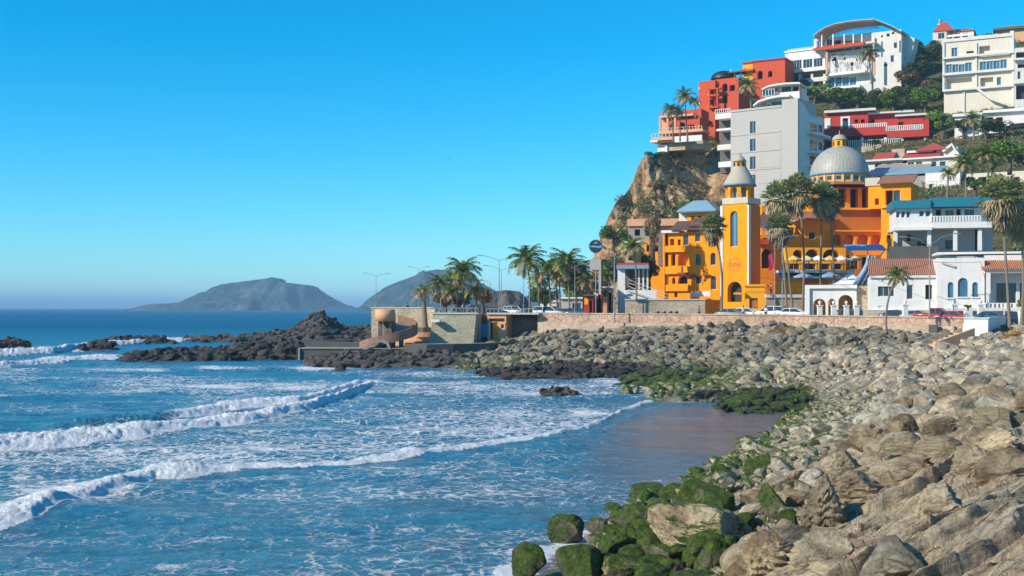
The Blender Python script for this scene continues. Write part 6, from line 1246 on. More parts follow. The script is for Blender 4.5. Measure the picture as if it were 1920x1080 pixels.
for a in [
 ('c', (797, 614), (792, 548), 168, 25, 'old leaning coconut palm in the round planter, leftmost palm of the promenade', None, .42, 3),
 ('c', (828, 586), (822, 530), 176, 27, 'short bushy palm just right of the leaning old palm'), ('c', (848, 586), (846, 548), 173, 24, 'lowest palm, its fronds hanging over the bastion railing', None, None, 1),
 ('c', (871, 586), (868, 508), 178, 40, 'tall full crowned palm above the bastion'), ('c', (893, 586), (890, 545), 182, 24, 'small palm right of the full crowned one above the bastion', None, None, 1),
 ('c', (992, 586), (987, 487), 176, 44, 'largest coconut palm of the promenade, standing alone above the pump house'), ('c', (1032, 588), (1026, 505), 182, 34, 'yellowish palm right of the largest promenade palm'),
 ('c', (1052, 588), (1050, 520), 190, 26, 'half hidden palm deep in the promenade grove'),
 ('c', (1068, 590), (1063, 492), 176, 40, 'second largest palm of the grove with vivid green fronds'), ('c', (1094, 590), (1090, 508), 180, 36, 'dense green palm left of the round sign'), ('c', (1104, 590), (1103, 528), 172, 26, 'palm with low brown fronds beside the red kiosk', None, None, 3),
 ('c', (1140, 590), (1137, 520), 185, 24, 'dark palm between the round sign and the white restaurant'), ('c', (1012, 588), (1010, 525), 184, 26, 'leafy palm between the largest palm and the yellowish one'), ('c', (1046, 588), (1044, 500), 186, 30, 'palm crowding the second largest one on its left'), ('c', (1080, 590), (1078, 525), 178, 30, 'low bright palm in the middle of the grove'), ('c', (1122, 590), (1121, 540), 180, 24, 'palm directly behind the grey sign board'), ('c', (858, 588), (856, 530), 190, 30, 'dim palm behind the full crowned palm'),
 ('c', (1193, 570), (1187, 462), 171, 30, 'thin palm in front of the white restaurant and its ramp', None, .15, 2), ('c', (1662, 622), (1682, 516), 133, 29, 'wind bent slender palm in front of the white street villa', None, .13, 2),
 ('f', (1487, 588), (1461, 372), 166, 33, 'fan palm with the leftmost tall crown before the hotel arcade'), ('f', (1504, 588), (1496, 358), 165, 33, 'tallest fan palm of the hotel, crown reaching the grey tower', None, None, 0),
 ('f', (1538, 588), (1541, 370), 167, 30, 'fan palm whose crown covers the left side of the big dome building'), ('f', (1565, 588), (1556, 380), 169, 26, 'slightly lower fan palm rightmost of the hotel row'), ('f', (1476, 590), (1462, 426), 162, 29, 'lower fan palm with thick dead skirt beside the bell tower', None, None, 1),
 ('f', (1353, 575), (1337, 425), 171, 26, 'fan palm leaning in front of the orange left wing', None, None, 0),
 ('f', (1893, 604), (1878, 372), 128, 44, 'tallest fan palm at the right edge with shaggy brown skirt', None, .16, 1), ('f', (1916, 604), (1912, 412), 131, 36, 'fan palm cut by the right picture edge, greener and lower'),
 ('c', (1289, 258), (1284, 180), 249, 23, 'tall slim palm on the cliff edge terrace, higher of the pair', None, .16, 2), ('c', (1262, 258), (1257, 205), 247, 18, 'shorter palm on the cliff edge terrace left of the slim one', None, .15, 0),
 ('c', (1275, 258), (1272, 208), 250, 15, 'small palm between the two cliff edge palms'), ('c', (1304, 215), (1303, 190), 262, 13, 'tiny palm against the vermilion house wall'),
 ('c', (1408, 200), (1402, 160), 262, 24, 'palm on the slope between the two vermilion houses', None, None, 1), ('c', (1634, 150), (1629, 102), 262, 22, 'dry brown palm in front of the white mansion', None, .2, 3),
 ('c', (1812, 375), (1808, 306), 172, 30, 'palm behind the teal roof right of the gabled house', None, .16, 0), ('c', (1852, 360), (1846, 290), 176, 34, 'big dark palm left of the round green tree at the right', None, .2, 1), ('c', (1776, 365), (1778, 325), 176, 18, 'young palm left of the teal roofed pair'),
 ('c', (1826, 255), (1824, 224), 214, 22, 'dark palm below the white apartment block')]:
    palm(*a)
def crownmesh(seed, n=1700, lobes=9, ls=.085, flat=.8, mat='leaf'):
    r = random.Random(seed); mb = MB(); cs = [(Vector((r.uniform(-.62, .62), r.uniform(-.62, .62), r.uniform(-.4, .5)*flat)), r.uniform(.28, .5)) for _ in range(lobes)]
    for i in range(n):
        c_, R_ = cs[r.randrange(lobes)]; d = Vector((r.gauss(0, 1), r.gauss(0, 1), r.gauss(0, 1))).normalized(); p = c_+d*R_*r.uniform(.55, 1.08)**.6; p.z *= .92
        nn = (d+Vector((r.gauss(0, .6), r.gauss(0, .6), r.gauss(0, .6)))).normalized(); u = nn.orthogonal().normalized(); v_ = nn.cross(u); a = r.uniform(0, 6.3); u, v_ = u*math.cos(a)+v_*math.sin(a), v_*math.cos(a)-u*math.sin(a); s_ = ls*r.uniform(.6, 1.3)
        mb.add([p-u*s_, p-v_*s_*.55, p+u*s_, p+v_*s_*.55], [(0, 1, 2, 3)])
    me = bpy.data.meshes.new('crown'); me.from_pydata(mb.v, [], mb.f); me.materials.append(M[mat]); return me
CR = [crownmesh(20+i) for i in range(5)]
def tree(px, pyb, wpx, hpx, label, mat='leaf', D=None, name='tree', cat='tree', group=None, bush=False):
    D = D or hhit(px, pyb); b_ = P(px, pyb, D); o = thing(name, label, cat, b_, 0, group); wd = wpx*D/F/2*1.32; ht = hpx*D/F*1.08
    c = bpy.data.objects.new('crown', CR[pr_.randrange(5)]); C.objects.link(c); c.parent = o; c.material_slots[0].link = 'OBJECT'; c.material_slots[0].material = M[mat]
    ch = ht*(.5 if bush else .38); c.scale = (wd, wd*.9, ch*1.1); c.location = (0, 0, ht-ch); c.rotation_euler = (0, 0, pr_.uniform(0, 6.28))
    mb = MB(); tr = .05*ht+.05; mb.tube([(0, 0, -.8), (.02*wd, 0, ht*.25), (-.03*wd, .02, ht*.6)], [tr*1.3, tr, tr*.5], 7)
    for k in range(4): a = k*1.7+pr_.random(); mb.tube([(0, 0, ht*.25), (math.cos(a)*wd*.3, math.sin(a)*wd*.3, ht*.5), (math.cos(a)*wd*.55, math.sin(a)*wd*.55, ht*.75)], [tr*.6, tr*.4, tr*.15], 5)
    mb.build('trunk', M['bark'], o); return o
for a in [(1527, 196, 52, 40, 'bright green tree right of the grey tower below the mansion'), (1572, 206, 52, 40, 'green tree under the left part of the mansion glass front'), (1608, 208, 52, 42, 'full green tree above the red villa roof'), (1641, 206, 34, 30, 'small green tree in front of the dark scaffold wall', 'leafd'),
          (1675, 210, 46, 36, 'light green tree at the foot of the stepped white wall'), (1704, 210, 36, 30, 'dark green shrub tree above the right end of the red villa', 'leafd'), (1735, 212, 50, 48, 'light green tree beside the dry golden one'), (1746, 180, 36, 30, 'dry golden tree left of the white apartment block', 'leafb'),
          (1768, 262, 46, 56, 'tall green tree right of the red villa'), (1745, 250, 30, 40, 'dark tree pressed against the red villa corner', 'leafd'), (1806, 262, 36, 40, 'dark green tree left of the dark palm', 'leafd'), (1848, 268, 44, 46, 'dark tree under the white block, right of the dark palm', 'leafd'), (1884, 262, 40, 36, 'dark tree at the terrace of the upper right house', 'leafd'),
          (1716, 120, 44, 44, 'dark tree between the mansion and the crest house', 'leafd'), (1742, 130, 40, 48, 'dark tree directly under the crest house', 'leafd'), (1725, 160, 48, 44, 'dark shrub tree in the middle of the shaded gully', 'leafd'), (1700, 170, 44, 40, 'brownish bare tree in the shaded gully', 'leafb'), (1690, 195, 40, 36, 'dark shrub tree low in the shaded gully', 'leafd'), (1755, 190, 30, 36, 'dark tree hugging the apartment block wall', 'leafd'), (1730, 192, 40, 30, 'dark tree behind the light green one', 'leafd'), (1750, 95, 24, 20, 'small dark tree touching the crest house base', 'leafd'), (1708, 95, 20, 24, 'dark tree at the end of the stepped wall', 'leafd'),
          (1372, 210, 36, 26, 'bright green shrub below the vermilion balcony house', 'leaf'), (1400, 208, 34, 24, 'green shrub between the vermilion house and the terrace house', 'leaf'), (1430, 168, 34, 30, 'green tree under the upper vermilion house'), (1458, 160, 30, 28, 'dark green tree left of the mansion piers', 'leafd'), (1388, 185, 30, 32, 'dark tree between the two vermilion houses', 'leafd'), (1352, 222, 24, 18, 'small green shrub at the foot of the tall vermilion house'), (1336, 222, 30, 22, 'dark shrub under the left corner of the tall vermilion house', 'leafd'), (1392, 215, 40, 30, 'bright shrub mound above the white balconies of the grey tower'), (1383, 200, 30, 26, 'olive shrub against the right side of the tall vermilion house', 'leafd'), (1320, 232, 30, 20, 'olive shrub between the two red houses on the cliff', 'leafd'), (1445, 150, 30, 26, 'dark shrub below the arches of the upper vermilion house', 'leafd'), (1500, 178, 30, 30, 'olive tree right of the terrace house antenna', 'leafd'), (1640, 190, 30, 26, 'dark shrub in front of the dark scaffold wall', 'leafd'),
          (1330, 250, 28, 26, 'dark shrub at the cliff top left of the grey balconies', 'leafd'), (1345, 240, 22, 20, 'green shrub by the upper balcony of the grey tower'), (1230, 300, 34, 18, 'green shrub on the cliff edge under the white terrace'), (1306, 275, 34, 20, 'olive shrub under the terraces of the red house', 'leafd'), (1285, 400, 34, 24, 'green shrub on the cliff behind the blue hip roof'), (1150, 466, 44, 46, 'bright green tree at the foot of the cliff behind the round sign'), (1130, 540, 44, 60, 'tall dark tree behind the round sign', 'leafd'), (1170, 455, 24, 24, 'green bush above the white restaurant balcony')]:
    tree(*a, bush=a[2] < 36)
for a in [(1893, 318, 60, 56, 'round bright green tree right of the big dark palm', 'leaf', 180), (1828, 366, 40, 36, 'light green bush between the palms behind the teal roof', 'leaf', 172), (1860, 330, 40, 36, 'green tree behind the big dark palm', 'leaf', 186), (1925, 330, 40, 50, 'green tree cut by the right edge', 'leafd', 182),
          (1215, 552, 44, 80, 'feathery dark tree left of the orange wing', 'leafd', 184), (1222, 500, 26, 100, 'thin tall feathery tree beside the dark stone corner', 'leafb', 188), (1085, 588, 80, 74, 'leafy tree behind the promenade palms', 'leaf', 205), (1125, 586, 46, 50, 'shady tree behind the drinks stand', 'leafd', 195), (1022, 588, 60, 50, 'bushy tree behind the yellowish palm', 'leafd', 215), (905, 588, 30, 50, 'small dry tree on the promenade right of the bastion', 'leafb', 186), (835, 588, 60, 44, 'dense bush mass behind the short palms', 'leafb', 190), (862, 588, 50, 40, 'dark bush behind the full crowned palm', 'leafd', 196),
          (1640, 276, 22, 15, 'clipped dark round shrub on the red villa terrace', 'leafd', 219), (1815, 584, 12, 14, 'green shrub in a white planter near the wall corner', 'leaf', 137), (1917, 585, 16, 24, 'green shrub in a white planter at the right edge', 'leaf', 133)]:
    tree(*a)
for px, D_, w_ in ((1815, 137, 14), (1917, 133, 14)):
    p = P(px, 592, D_); mb = MB(); q_ = w_*D_/F/2; mb.lathe([(q_*1.1, -1), (q_, -.9), (q_*1.3, .55), (q_*1.4, .6), (q_*1.2, .62), (0, .5)], 0, 0, 4, a0=math.pi/4, a1=math.pi/4+2*math.pi, sm=False); o = mb.build('planter', M['white']); o.location = p; tag(o, 'white tapered planter on the wall near the blue car' if px < 1850 else 'white tapered planter at the right edge behind the wall', 'planter')
def shrubmass(name, px, py, wpx, hpx, mat, label, cat='shrub', D=None):
    p = hit(px, py) if D is None else P(px, py, D); o = thing(name, label, cat, p); r = random.Random(int(px)); mb = MB(); wd, ht = wpx*p.y/F/2, hpx*p.y/F
    for _ in range(1300):
        a = r.uniform(0, 6.3); q_ = math.sqrt(r.random()); x_, y_ = q_*wd*math.cos(a), q_*wd*.6*math.sin(a); z_ = r.random()*ht*(1-q_*q_*.8); d = Vector((r.gauss(0, 1), r.gauss(0, 1), r.gauss(.6, 1))).normalized(); s_ = r.uniform(.08, .22); u = d.orthogonal().normalized()
        mb.add([(x_, y_, z_), Vector((x_, y_, z_))+u*s_*.4, Vector((x_, y_, z_))+d*s_*1.6], [(0, 1, 2)])
    mb.build('foliage', M[mat], o)
shrubmass('shrub', 1470, 626, 56, 14, 'leafo', 'orange brown shrub hanging at the foot of the sea wall'); shrubmass('shrub', 1905, 640, 56, 24, 'leafo', 'ochre orange shrub at the right edge below the wall')
# scrub covering the slopes: nobody could count it
rs = np.random.RandomState(9); NS = 9000; px = rs.uniform(1135, 1960, NS); t_ = rs.uniform(.02, 1.05, NS); D_ = hD0(px)+t_*(hD1(px)-hD0(px)); x_ = (px-960)*D_/F; cl = fbm(x_/7, D_/7, 3, 4); keep = (cl > np.where(px < 1365, -.02, -.55)); px, D_, x_ = px[keep], D_[keep], x_[keep]; z_ = hillz(x_, D_)
VV = []; 
r = np.random.RandomState(4); n = len(px); k = 26
c0 = np.stack([x_, D_, z_], -1)[:, None]; sz = r.uniform(.35, 1.25, (n, 1, 1)); off = r.normal(0, .42, (n, k, 3)); off[..., 2] = np.abs(off[..., 2])*.9; ctr = c0+off*sz
nn = r.normal(0, 1, (n, k, 3)); u = np.cross(nn, r.normal(0, 1, (n, k, 3))); u /= np.linalg.norm(u, axis=-1, keepdims=True); v_ = np.cross(nn, u); v_ /= np.linalg.norm(v_, axis=-1, keepdims=True); s_ = sz*r.uniform(.12, .26, (n, k, 1))
co = np.stack([ctr-u*s_, ctr-v_*s_*.6, ctr+u*s_, ctr+v_*s_*.6], 2).reshape(-1, 3); me = npmesh('scrub', co, np.arange(len(co)).reshape(-1, 4), False)
o = link('scrub', me, [M['leafd'], M['leafb'], M['leaf']]); mi = np.repeat(r.choice([0, 1, 2], n, p=[.40, .42, .18]), k).astype(np.int32); me.polygons.foreach_set('material_index', mi); tag(o, kind='stuff')

# ---------------- street furniture ----------------
def lamp(px, pyb, pyt, D, arms, label, r_=.09, rise=8, group=None):
    b_ = P(px, pyb, D); o = thing('street_lamp', label, 'street lamp', b_, 0, group); top = P(px, pyt, D)-b_; mb = MB(); mb.tube([(0, 0, -1), (0, 0, top.z*.5), (0, 0, top.z)], [r_*1.3, r_, r_*.75], 8); mb.tube([(0, 0, 0), (0, 0, .5)], [r_*2, r_*1.6], 8); mb.build('pole', M['metal'], o)
    for dx, dy in arms:
        e = Vector((dx*D/F, 0, top.z-dy*D/F)); mb = MB(); mb.tube([(0, 0, top.z), (e.x*.5, 0, top.z+(e.z-top.z)*.7), tuple(e)], [r_*.55]*3, 6); a_ = mb.build('arm', M['metal'], o)
        mb = MB(); sg = 1 if dx > 0 else -1; mb.xprism([(-.14, 0), (.14, 0), (.10, .12), (-.10, .12)], min(e.x-sg*.1, e.x+sg*.75), max(e.x-sg*.1, e.x+sg*.75)); q_ = mb.build('lamp_head', M['metal'], a_); q_.location.z = e.z-.05
for a in [(705, 577, 518, 240, [(-18, -6), (20, -5)], 'double armed street lamp leftmost, standing against the far island'), (936, 588, 489, 178, [(-32, -10), (28, -8)], 'tall double armed street lamp left of the largest promenade palm'), (940, 588, 508, 205, [(-26, -10), (24, -8)], 'second double armed lamp just behind the tall one'),
          (1152, 592, 482, 158, [(-24, -18), (5, 0)], 'single armed street lamp in front of the white restaurant'), (1743, 602, 460, 140, [(-44, -16), (46, -22)], 'double armed street lamp in front of the white street villa'), (1467, 592, 448, 160, [(20, -6), (-20, -6)], 'slim double armed lamp among the hotel fan palms'),
          (919, 588, 530, 184, [(-14, -4)], 'short lamp post left of the tall double armed lamp'), (982, 588, 515, 190, [(14, -5)], 'short lamp post half hidden by the largest palm'), (1068+10, 590, 500, 172, [(14, -5)], 'grey lamp post inside the palm grove'), (785, 577, 505, 250, [(-14, -5), (14, -5)], 'distant double armed lamp above the lookout wall')]:
    lamp(*a, r_=.06 if a[3] > 170 else .085)
# flag
b_ = P(1453, 592, 159); o = thing('flagpole', 'flagpole with a hanging red flag beside the yellow kiosk', 'flagpole', b_); mb = MB(); mb.tube([(0, 0, -.5), (0, 0, 9.2)], .05, 8); mb.build('pole', M['metal'], o)
mb = MB(); vs_ = []
for i in range(9):
    for j in range(5): vs_.append((-.02-j*.22-.05*math.sin(i), .10*math.sin(j*2.2+i*.6), 8.6-i*.28-j*j*.03))
mb.add(vs_, [(i*5+j, i*5+j+1, (i+1)*5+j+1, (i+1)*5+j) for i in range(8) for j in range(4)], True); f_ = mb.build('flag', plain('red_cloth', (.55, .03, .04), .8), o)
# round sign
b_ = P(1117, 590, 166); o = thing('round_sign', 'round dark sign on a pole above a grey board, over the red kiosks', 'sign', b_, R(-6)); cz = (P(1117, 462, 166)-b_).z; rr = 13*166/F
mb = MB(); mb.tube([(0, 0, -.5), (0, 0, cz-rr)], .07, 8); mb.build('pole', M['metal'], o)
def disc(r0, y0, y1, mat, nm, z0=None, z1=None):
    n = 40; pts_ = [(r0*math.cos(2*math.pi*i/n), cz+r0*math.sin(2*math.pi*i/n)) for i in range(n)]; mb = MB(); mb.yprism(pts_, y0, y1); return mb.build(nm, mat, o)
disc(rr, -.15, .15, M['metal'], 'rim'); disc(rr*.9, -.18, -.16, plain('navy', (.012, .03, .05), .5), 'face')
mb = MB(); mb.yprism([(-rr*.85, cz), (-rr*.3, cz+rr*.14), (0, cz+rr*.02), (rr*.85, cz+rr*.1), (rr*.8, cz-rr*.12), (.1, cz-rr*.16), (-rr*.8, cz-rr*.1)], -.20, -.185); mb.yprism([(-rr*.3, cz+rr*.42), (rr*.3, cz+rr*.42), (rr*.12, cz+rr*.62), (-rr*.12, cz+rr*.62)], -.20, -.185); mb.build('emblem', plain('pale_teal', (.22, .38, .42), .5), o)
mb = MB(); p0 = P(1106, 486, 166)-b_; p1 = P(1127, 506, 166)-b_; mb.box(p0.x, p1.x, -.1, .1, p1.z, p0.z); mb.box(p1.x-.35, p1.x, -.05, .05, p1.z-3.5, p1.z); mb.build('board', M['greyw'], o)
# gate posts with ball finials
for i, (px, l_) in enumerate(((1537, 'white post with ball finial in front of the arcade left opening'), (1563, 'white post with ball finial between the arcade arches'), (1587, 'white post with ball finial before the big round arch'), (1606, 'white post with ball finial at the right end of the arcade'), (1649, 'white post with ball finial left of the slender palm'), (1697, 'white post with ball finial before the villa window'), (1790, 'white post with ball finial before the blue arched windows'), (1838, 'white post with ball finial left of the villa porch'))):
    p = P(px, 594, 150 if px < 1680 else 142); mb = MB(); mb.box(-.28, .28, -.28, .28, -.8, 1.35); mb.box(-.36, .36, -.36, .36, 1.35, 1.5); o = thing('gate_post', l_, 'post', p); mb.build('post', M['white'], o)
    mb = MB(); mb.lathe([(.02, 1.5), (.12, 1.52), (.08, 1.62), (.2, 1.74), (.22, 1.86), (.15, 1.99), (0, 2.04)], 0, 0, 12); mb.build('finial', M['white'], o)
lw_ = Fr('boundary_wall', 'low pinkish wall between the white gate posts along the road', 'wall', 1563, 594, 151, -16); lw_.bx('wall', 'pinkl', [(1563, 1760, 582, 598, 0, .3)]); lw_.bx('coping', 'white', [(1562, 1761, 580.5, 582, -.05, .35)])
# ---------------- vehicles ----------------
M['tyre'] = plain('tyre', (.02, .02, .02), .9); M['chrome'] = plain('rim_metal', (.5, .5, .52), .35, .7)
def carpaint(n_, c): t = NT(n_); t.b.inputs['Base Color'].default_value = (*c, 1); t.b.inputs['Roughness'].default_value = .25; t.b.inputs['Coat Weight'].default_value = .6; t.l(t.mix(t.noise(t.pos(), 3, 4), sc(c, .85), sc(c, 1.08)), t.b.inputs['Base Color']); return t.m
CARP = dict(white=carpaint('white_car_paint', (.75, .75, .74)), blue=carpaint('blue_car_paint', (.03, .13, .22)), navy=carpaint('navy_car_paint', (.02, .035, .07)), red=carpaint('red_car_paint', (.42, .03, .025)), grey=carpaint('grey_car_paint', (.22, .23, .24)), dark=carpaint('dark_car_paint', (.03, .03, .035)))
M['headlight'] = plain('headlight', (.7, .7, .68), .2); M['taillight'] = plain('taillight', (.4, .02, .02), .3)
SH = {'hatch': (3.9, [(-1.95, .45, .75, .78), (-1.85, .32, .95, .85), (-1.2, .25, .98, .86), (0, .24, .95, .87), (1.0, .24, .90, .86), (1.7, .28, .78, .84), (1.92, .40, .62, .74)], [(-1.86, .96, .62), (-1.45, 1.44, .60), (.15, 1.47, .60), (1.05, .92, .62)]),
      'sedan': (4.4, [(-2.2, .45, .80, .78), (-2.05, .32, .92, .84), (-1.4, .25, .95, .87), (0, .24, .92, .88), (1.2, .24, .88, .87), (1.95, .28, .74, .84), (2.2, .42, .58, .72)], [(-1.6, .94, .64), (-.95, 1.36, .58), (.25, 1.40, .58), (1.15, .90, .64)]),
      'suv': (4.6, [(-2.3, .5, 1.0, .85), (-2.2, .38, 1.12, .90), (-1.4, .32, 1.12, .92), (0, .3, 1.08, .92), (1.2, .3, 1.05, .92), (2.1, .35, .95, .88), (2.3, .5, .7, .80)], [(-2.22, 1.12, .72), (-2.0, 1.70, .68), (.45, 1.72, .68), (1.25, 1.06, .72)]),
      'pickup': (5.0, [(-2.5, .55, 1.0, .85), (-2.45, .4, 1.08, .90), (-1.2, .34, 1.08, .92), (0, .34, 1.06, .92), (1.4, .34, 1.02, .92), (2.3, .4, .95, .88), (2.5, .55, .7, .80)], [(-.55, 1.08, .74), (-.45, 1.68, .70), (.75, 1.70, .70), (1.45, 1.04, .74)])}
def car(px, D, yaw, kind, colr, label, pyb=None, group='parked cars on the seafront road'):
    L_, body, gh = SH[kind]; x_ = (px-960)*D/F; z_ = float(grd(px, D))+.012 if pyb is None else P(px, pyb, D).z; o = thing('parked_car', label, 'pickup' if kind == 'pickup' else 'car', (x_, D, z_), R(yaw), group)
    mb = MB(); rings = []
    for (x, zl, zb, hw) in body: rings.append([(x, -hw*.88, zl), (x, -hw, zl+.12), (x, -hw, zb-.22), (x, -hw*.93, zb), (x, hw*.93, zb), (x, hw, zb-.22), (x, hw, zl+.12), (x, hw*.88, zl)])
    n = 8; mb.add([v for r_ in rings for v in r_], [(i*n+j, i*n+(j+1) % n, (i+1)*n+(j+1) % n, (i+1)*n+j) for i in range(len(rings)-1) for j in range(n)]+[tuple(range(n)), tuple((len(rings)-1)*n+j for j in range(n))], True); 
    g_ = gh; a_, b_, c_, d_ = g_   # roof and pillars
    mb.add([(b_[0]-.06, -b_[2]-.02, b_[1]-.05), (c_[0]+.06, -c_[2]-.02, c_[1]-.05), (c_[0]+.06, c_[2]+.02, c_[1]-.05), (b_[0]-.06, b_[2]+.02, b_[1]-.05), (b_[0], -b_[2]+.05, b_[1]+.02), (c_[0], -c_[2]+.05, c_[1]+.02), (c_[0], c_[2]-.05, c_[1]+.02), (b_[0], b_[2]-.05, b_[1]+.02)], [(0, 1, 2, 3), (4, 5, 6, 7), (0, 1, 5, 4), (1, 2, 6, 5), (2, 3, 7, 6), (3, 0, 4, 7)])
    for sg in (-1, 1):
        for (p0, p1) in ((a_, b_), (d_, c_)): mb.bar((p0[0], sg*(p0[2]+.17), p0[1]-.03), (p1[0], sg*(p1[2]), p1[1]-.03), .07)
        xm = (b_[0]+c_[0])/2; mb.bar((xm, sg*(b_[2]+.19), a_[1]-.03), (xm, sg*(b_[2]+.01), b_[1]-.03), .07)
    if kind == 'pickup': mb.mi = 0; mb.box(-2.3, -.75, -.84, .84, 1.081, 1.083) 
    mb.build('body', CARP[colr], o)
    mb = MB(); gr = [[(x, -hw-.15*(i in (0, 3)), z), (x, hw+.15*(i in (0, 3)), z)] for i, (x, z, hw) in enumerate(g_)]
    vs_ = [(a_[0]+.04, -(a_[2]+.15), a_[1]-.04), (d_[0]-.04, -(d_[2]+.15), d_[1]-.04), (c_[0]-.02, -c_[2]+.01, c_[1]-.03), (b_[0]+.02, -b_[2]+.01, b_[1]-.03)]; vs_ += [(x, -y, z) for x, y, z in vs_]
    mb.add(vs_, [(0, 1, 2, 3), (4, 7, 6, 5), (0, 3, 7, 4), (1, 5, 6, 2), (3, 2, 6, 7)]); mb.build('windows', M['glass'], o)
    for sx in (-1, 1):
        for sy in (-1, 1):
            wx = sx*L_*.315; mb = MB(); mb.tube([(wx, sy*.74, .33), (wx, sy*.92, .33)], .33, 16); w_ = mb.build('wheel', M['tyre'], o); mb = MB(); mb.tube([(wx, sy*.91, .33), (wx, sy*.935, .33)], .2, 12); mb.build('rim', M['chrome'], w_)
    xf = body[-2][0]; xb = body[0][0]
    for sy in (-1, 1):
        mb = MB(); mb.box(xf+.02, xf+.2, sy*.62-.13, sy*.62+.13, body[-2][2]-.24, body[-2][2]-.10); mb.build('headlight', M['headlight'], o); mb = MB(); mb.box(xb-.02, xb+.12, sy*.66-.1, sy*.66+.1, body[0][2]-.22, body[0][2]-.04); mb.build('taillight', M['taillight'], o)
    mb = MB(); mb.box(L_/2-.12, L_/2+.01, -.6, .6, .42, .54); mb.build('bumper', M['black'], o); return o
for a in [(1443, 162, 152, 'suv', 'white', 'white high roofed car behind the flagpole, left of the white hatchback'), (1492, 159, -26, 'hatch', 'white', 'white hatchback beside the arcade gate'), (1372, 161, -30, 'sedan', 'grey', 'grey sedan below the bell tower'), (1404, 162, -30, 'hatch', 'white', 'small white car in front of the yellow kiosk'),
          (1682, 147, -28, 'sedan', 'navy', 'dark blue sedan in front of the villa, behind the slender palm'), (1754, 144, -30, 'pickup', 'red', 'red pickup under the double armed street lamp'), (1722, 145, -30, 'sedan', 'grey', 'grey blue car partly hidden left of the red pickup'), (1787, 141, -30, 'sedan', 'red', 'dark red car between the red pickup and the white planter'), (1858, 138.5, -24, 'sedan', 'blue', 'blue sedan above the white wall corner'), (1910, 136, -24, 'sedan', 'navy', 'dark car behind the fan palm trunk at the right edge'),
          (1028, 178, -10, 'suv', 'white', 'white van like car on the promenade left of the palm grove'), (1060, 180, -12, 'sedan', 'grey', 'grey car in the shade of the palm grove'), (962, 205, -60, 'suv', 'white', 'small far white van near the tall lamp'), (930, 200, -5, 'sedan', 'dark', 'dark car above the pump house'), (1000, 196, -8, 'sedan', 'dark', 'dark car behind the trunk of the largest palm'), (903, 205, -8, 'suv', 'navy', 'navy car right of the bastion palms'), (1085, 176, -14, 'hatch', 'blue', 'blue small car left of the red kiosk')]:
    car(*a)
def motorbike(px, D, yaw, label):
    o = thing('motorbike', label, 'motorbike', ((px-960)*D/F, D, float(grd(px, D))+.01), R(yaw), 'motorbikes parked at the stone wall')
    for x in (-.65, .65): mb = MB(); mb.tube([(x, -.06, .32), (x, .06, .32)], .32, 14); mb.build('wheel', M['tyre'], o)
    mb = MB(); mb.bar((-.65, 0, .35), (-.1, 0, .55), .12); mb.bar((-.1, 0, .4), (.3, 0, .45), .3, .35); mb.bar((.65, 0, .35), (.42, 0, 1.0), .07); mb.bar((.3, 0, .5), (.42, 0, .95), .1); mb.tube([(-.05, 0, .8), (.15, 0, .9), (.36, 0, .82)], [.12, .18, .1], 8); mb.build('frame', CARP['navy'], o)
    mb = MB(); mb.bar((-.7, 0, .8), (-.02, 0, .82), .26, .12); mb.build('seat', M['black'], o); mb = MB(); mb.bar((.38, -.36, 1.05), (.38, .36, 1.05), .05); mb.build('handlebar', M['chrome'], o)
for px, l_ in ((1234, 'leftmost of the dark motorbikes at the stone wall'), (1246, 'second motorbike from the left at the stone wall'), (1258, 'third motorbike from the left at the stone wall'), (1269, 'rightmost of the dark motorbikes at the stone wall')): motorbike(px, 163, 60, l_)
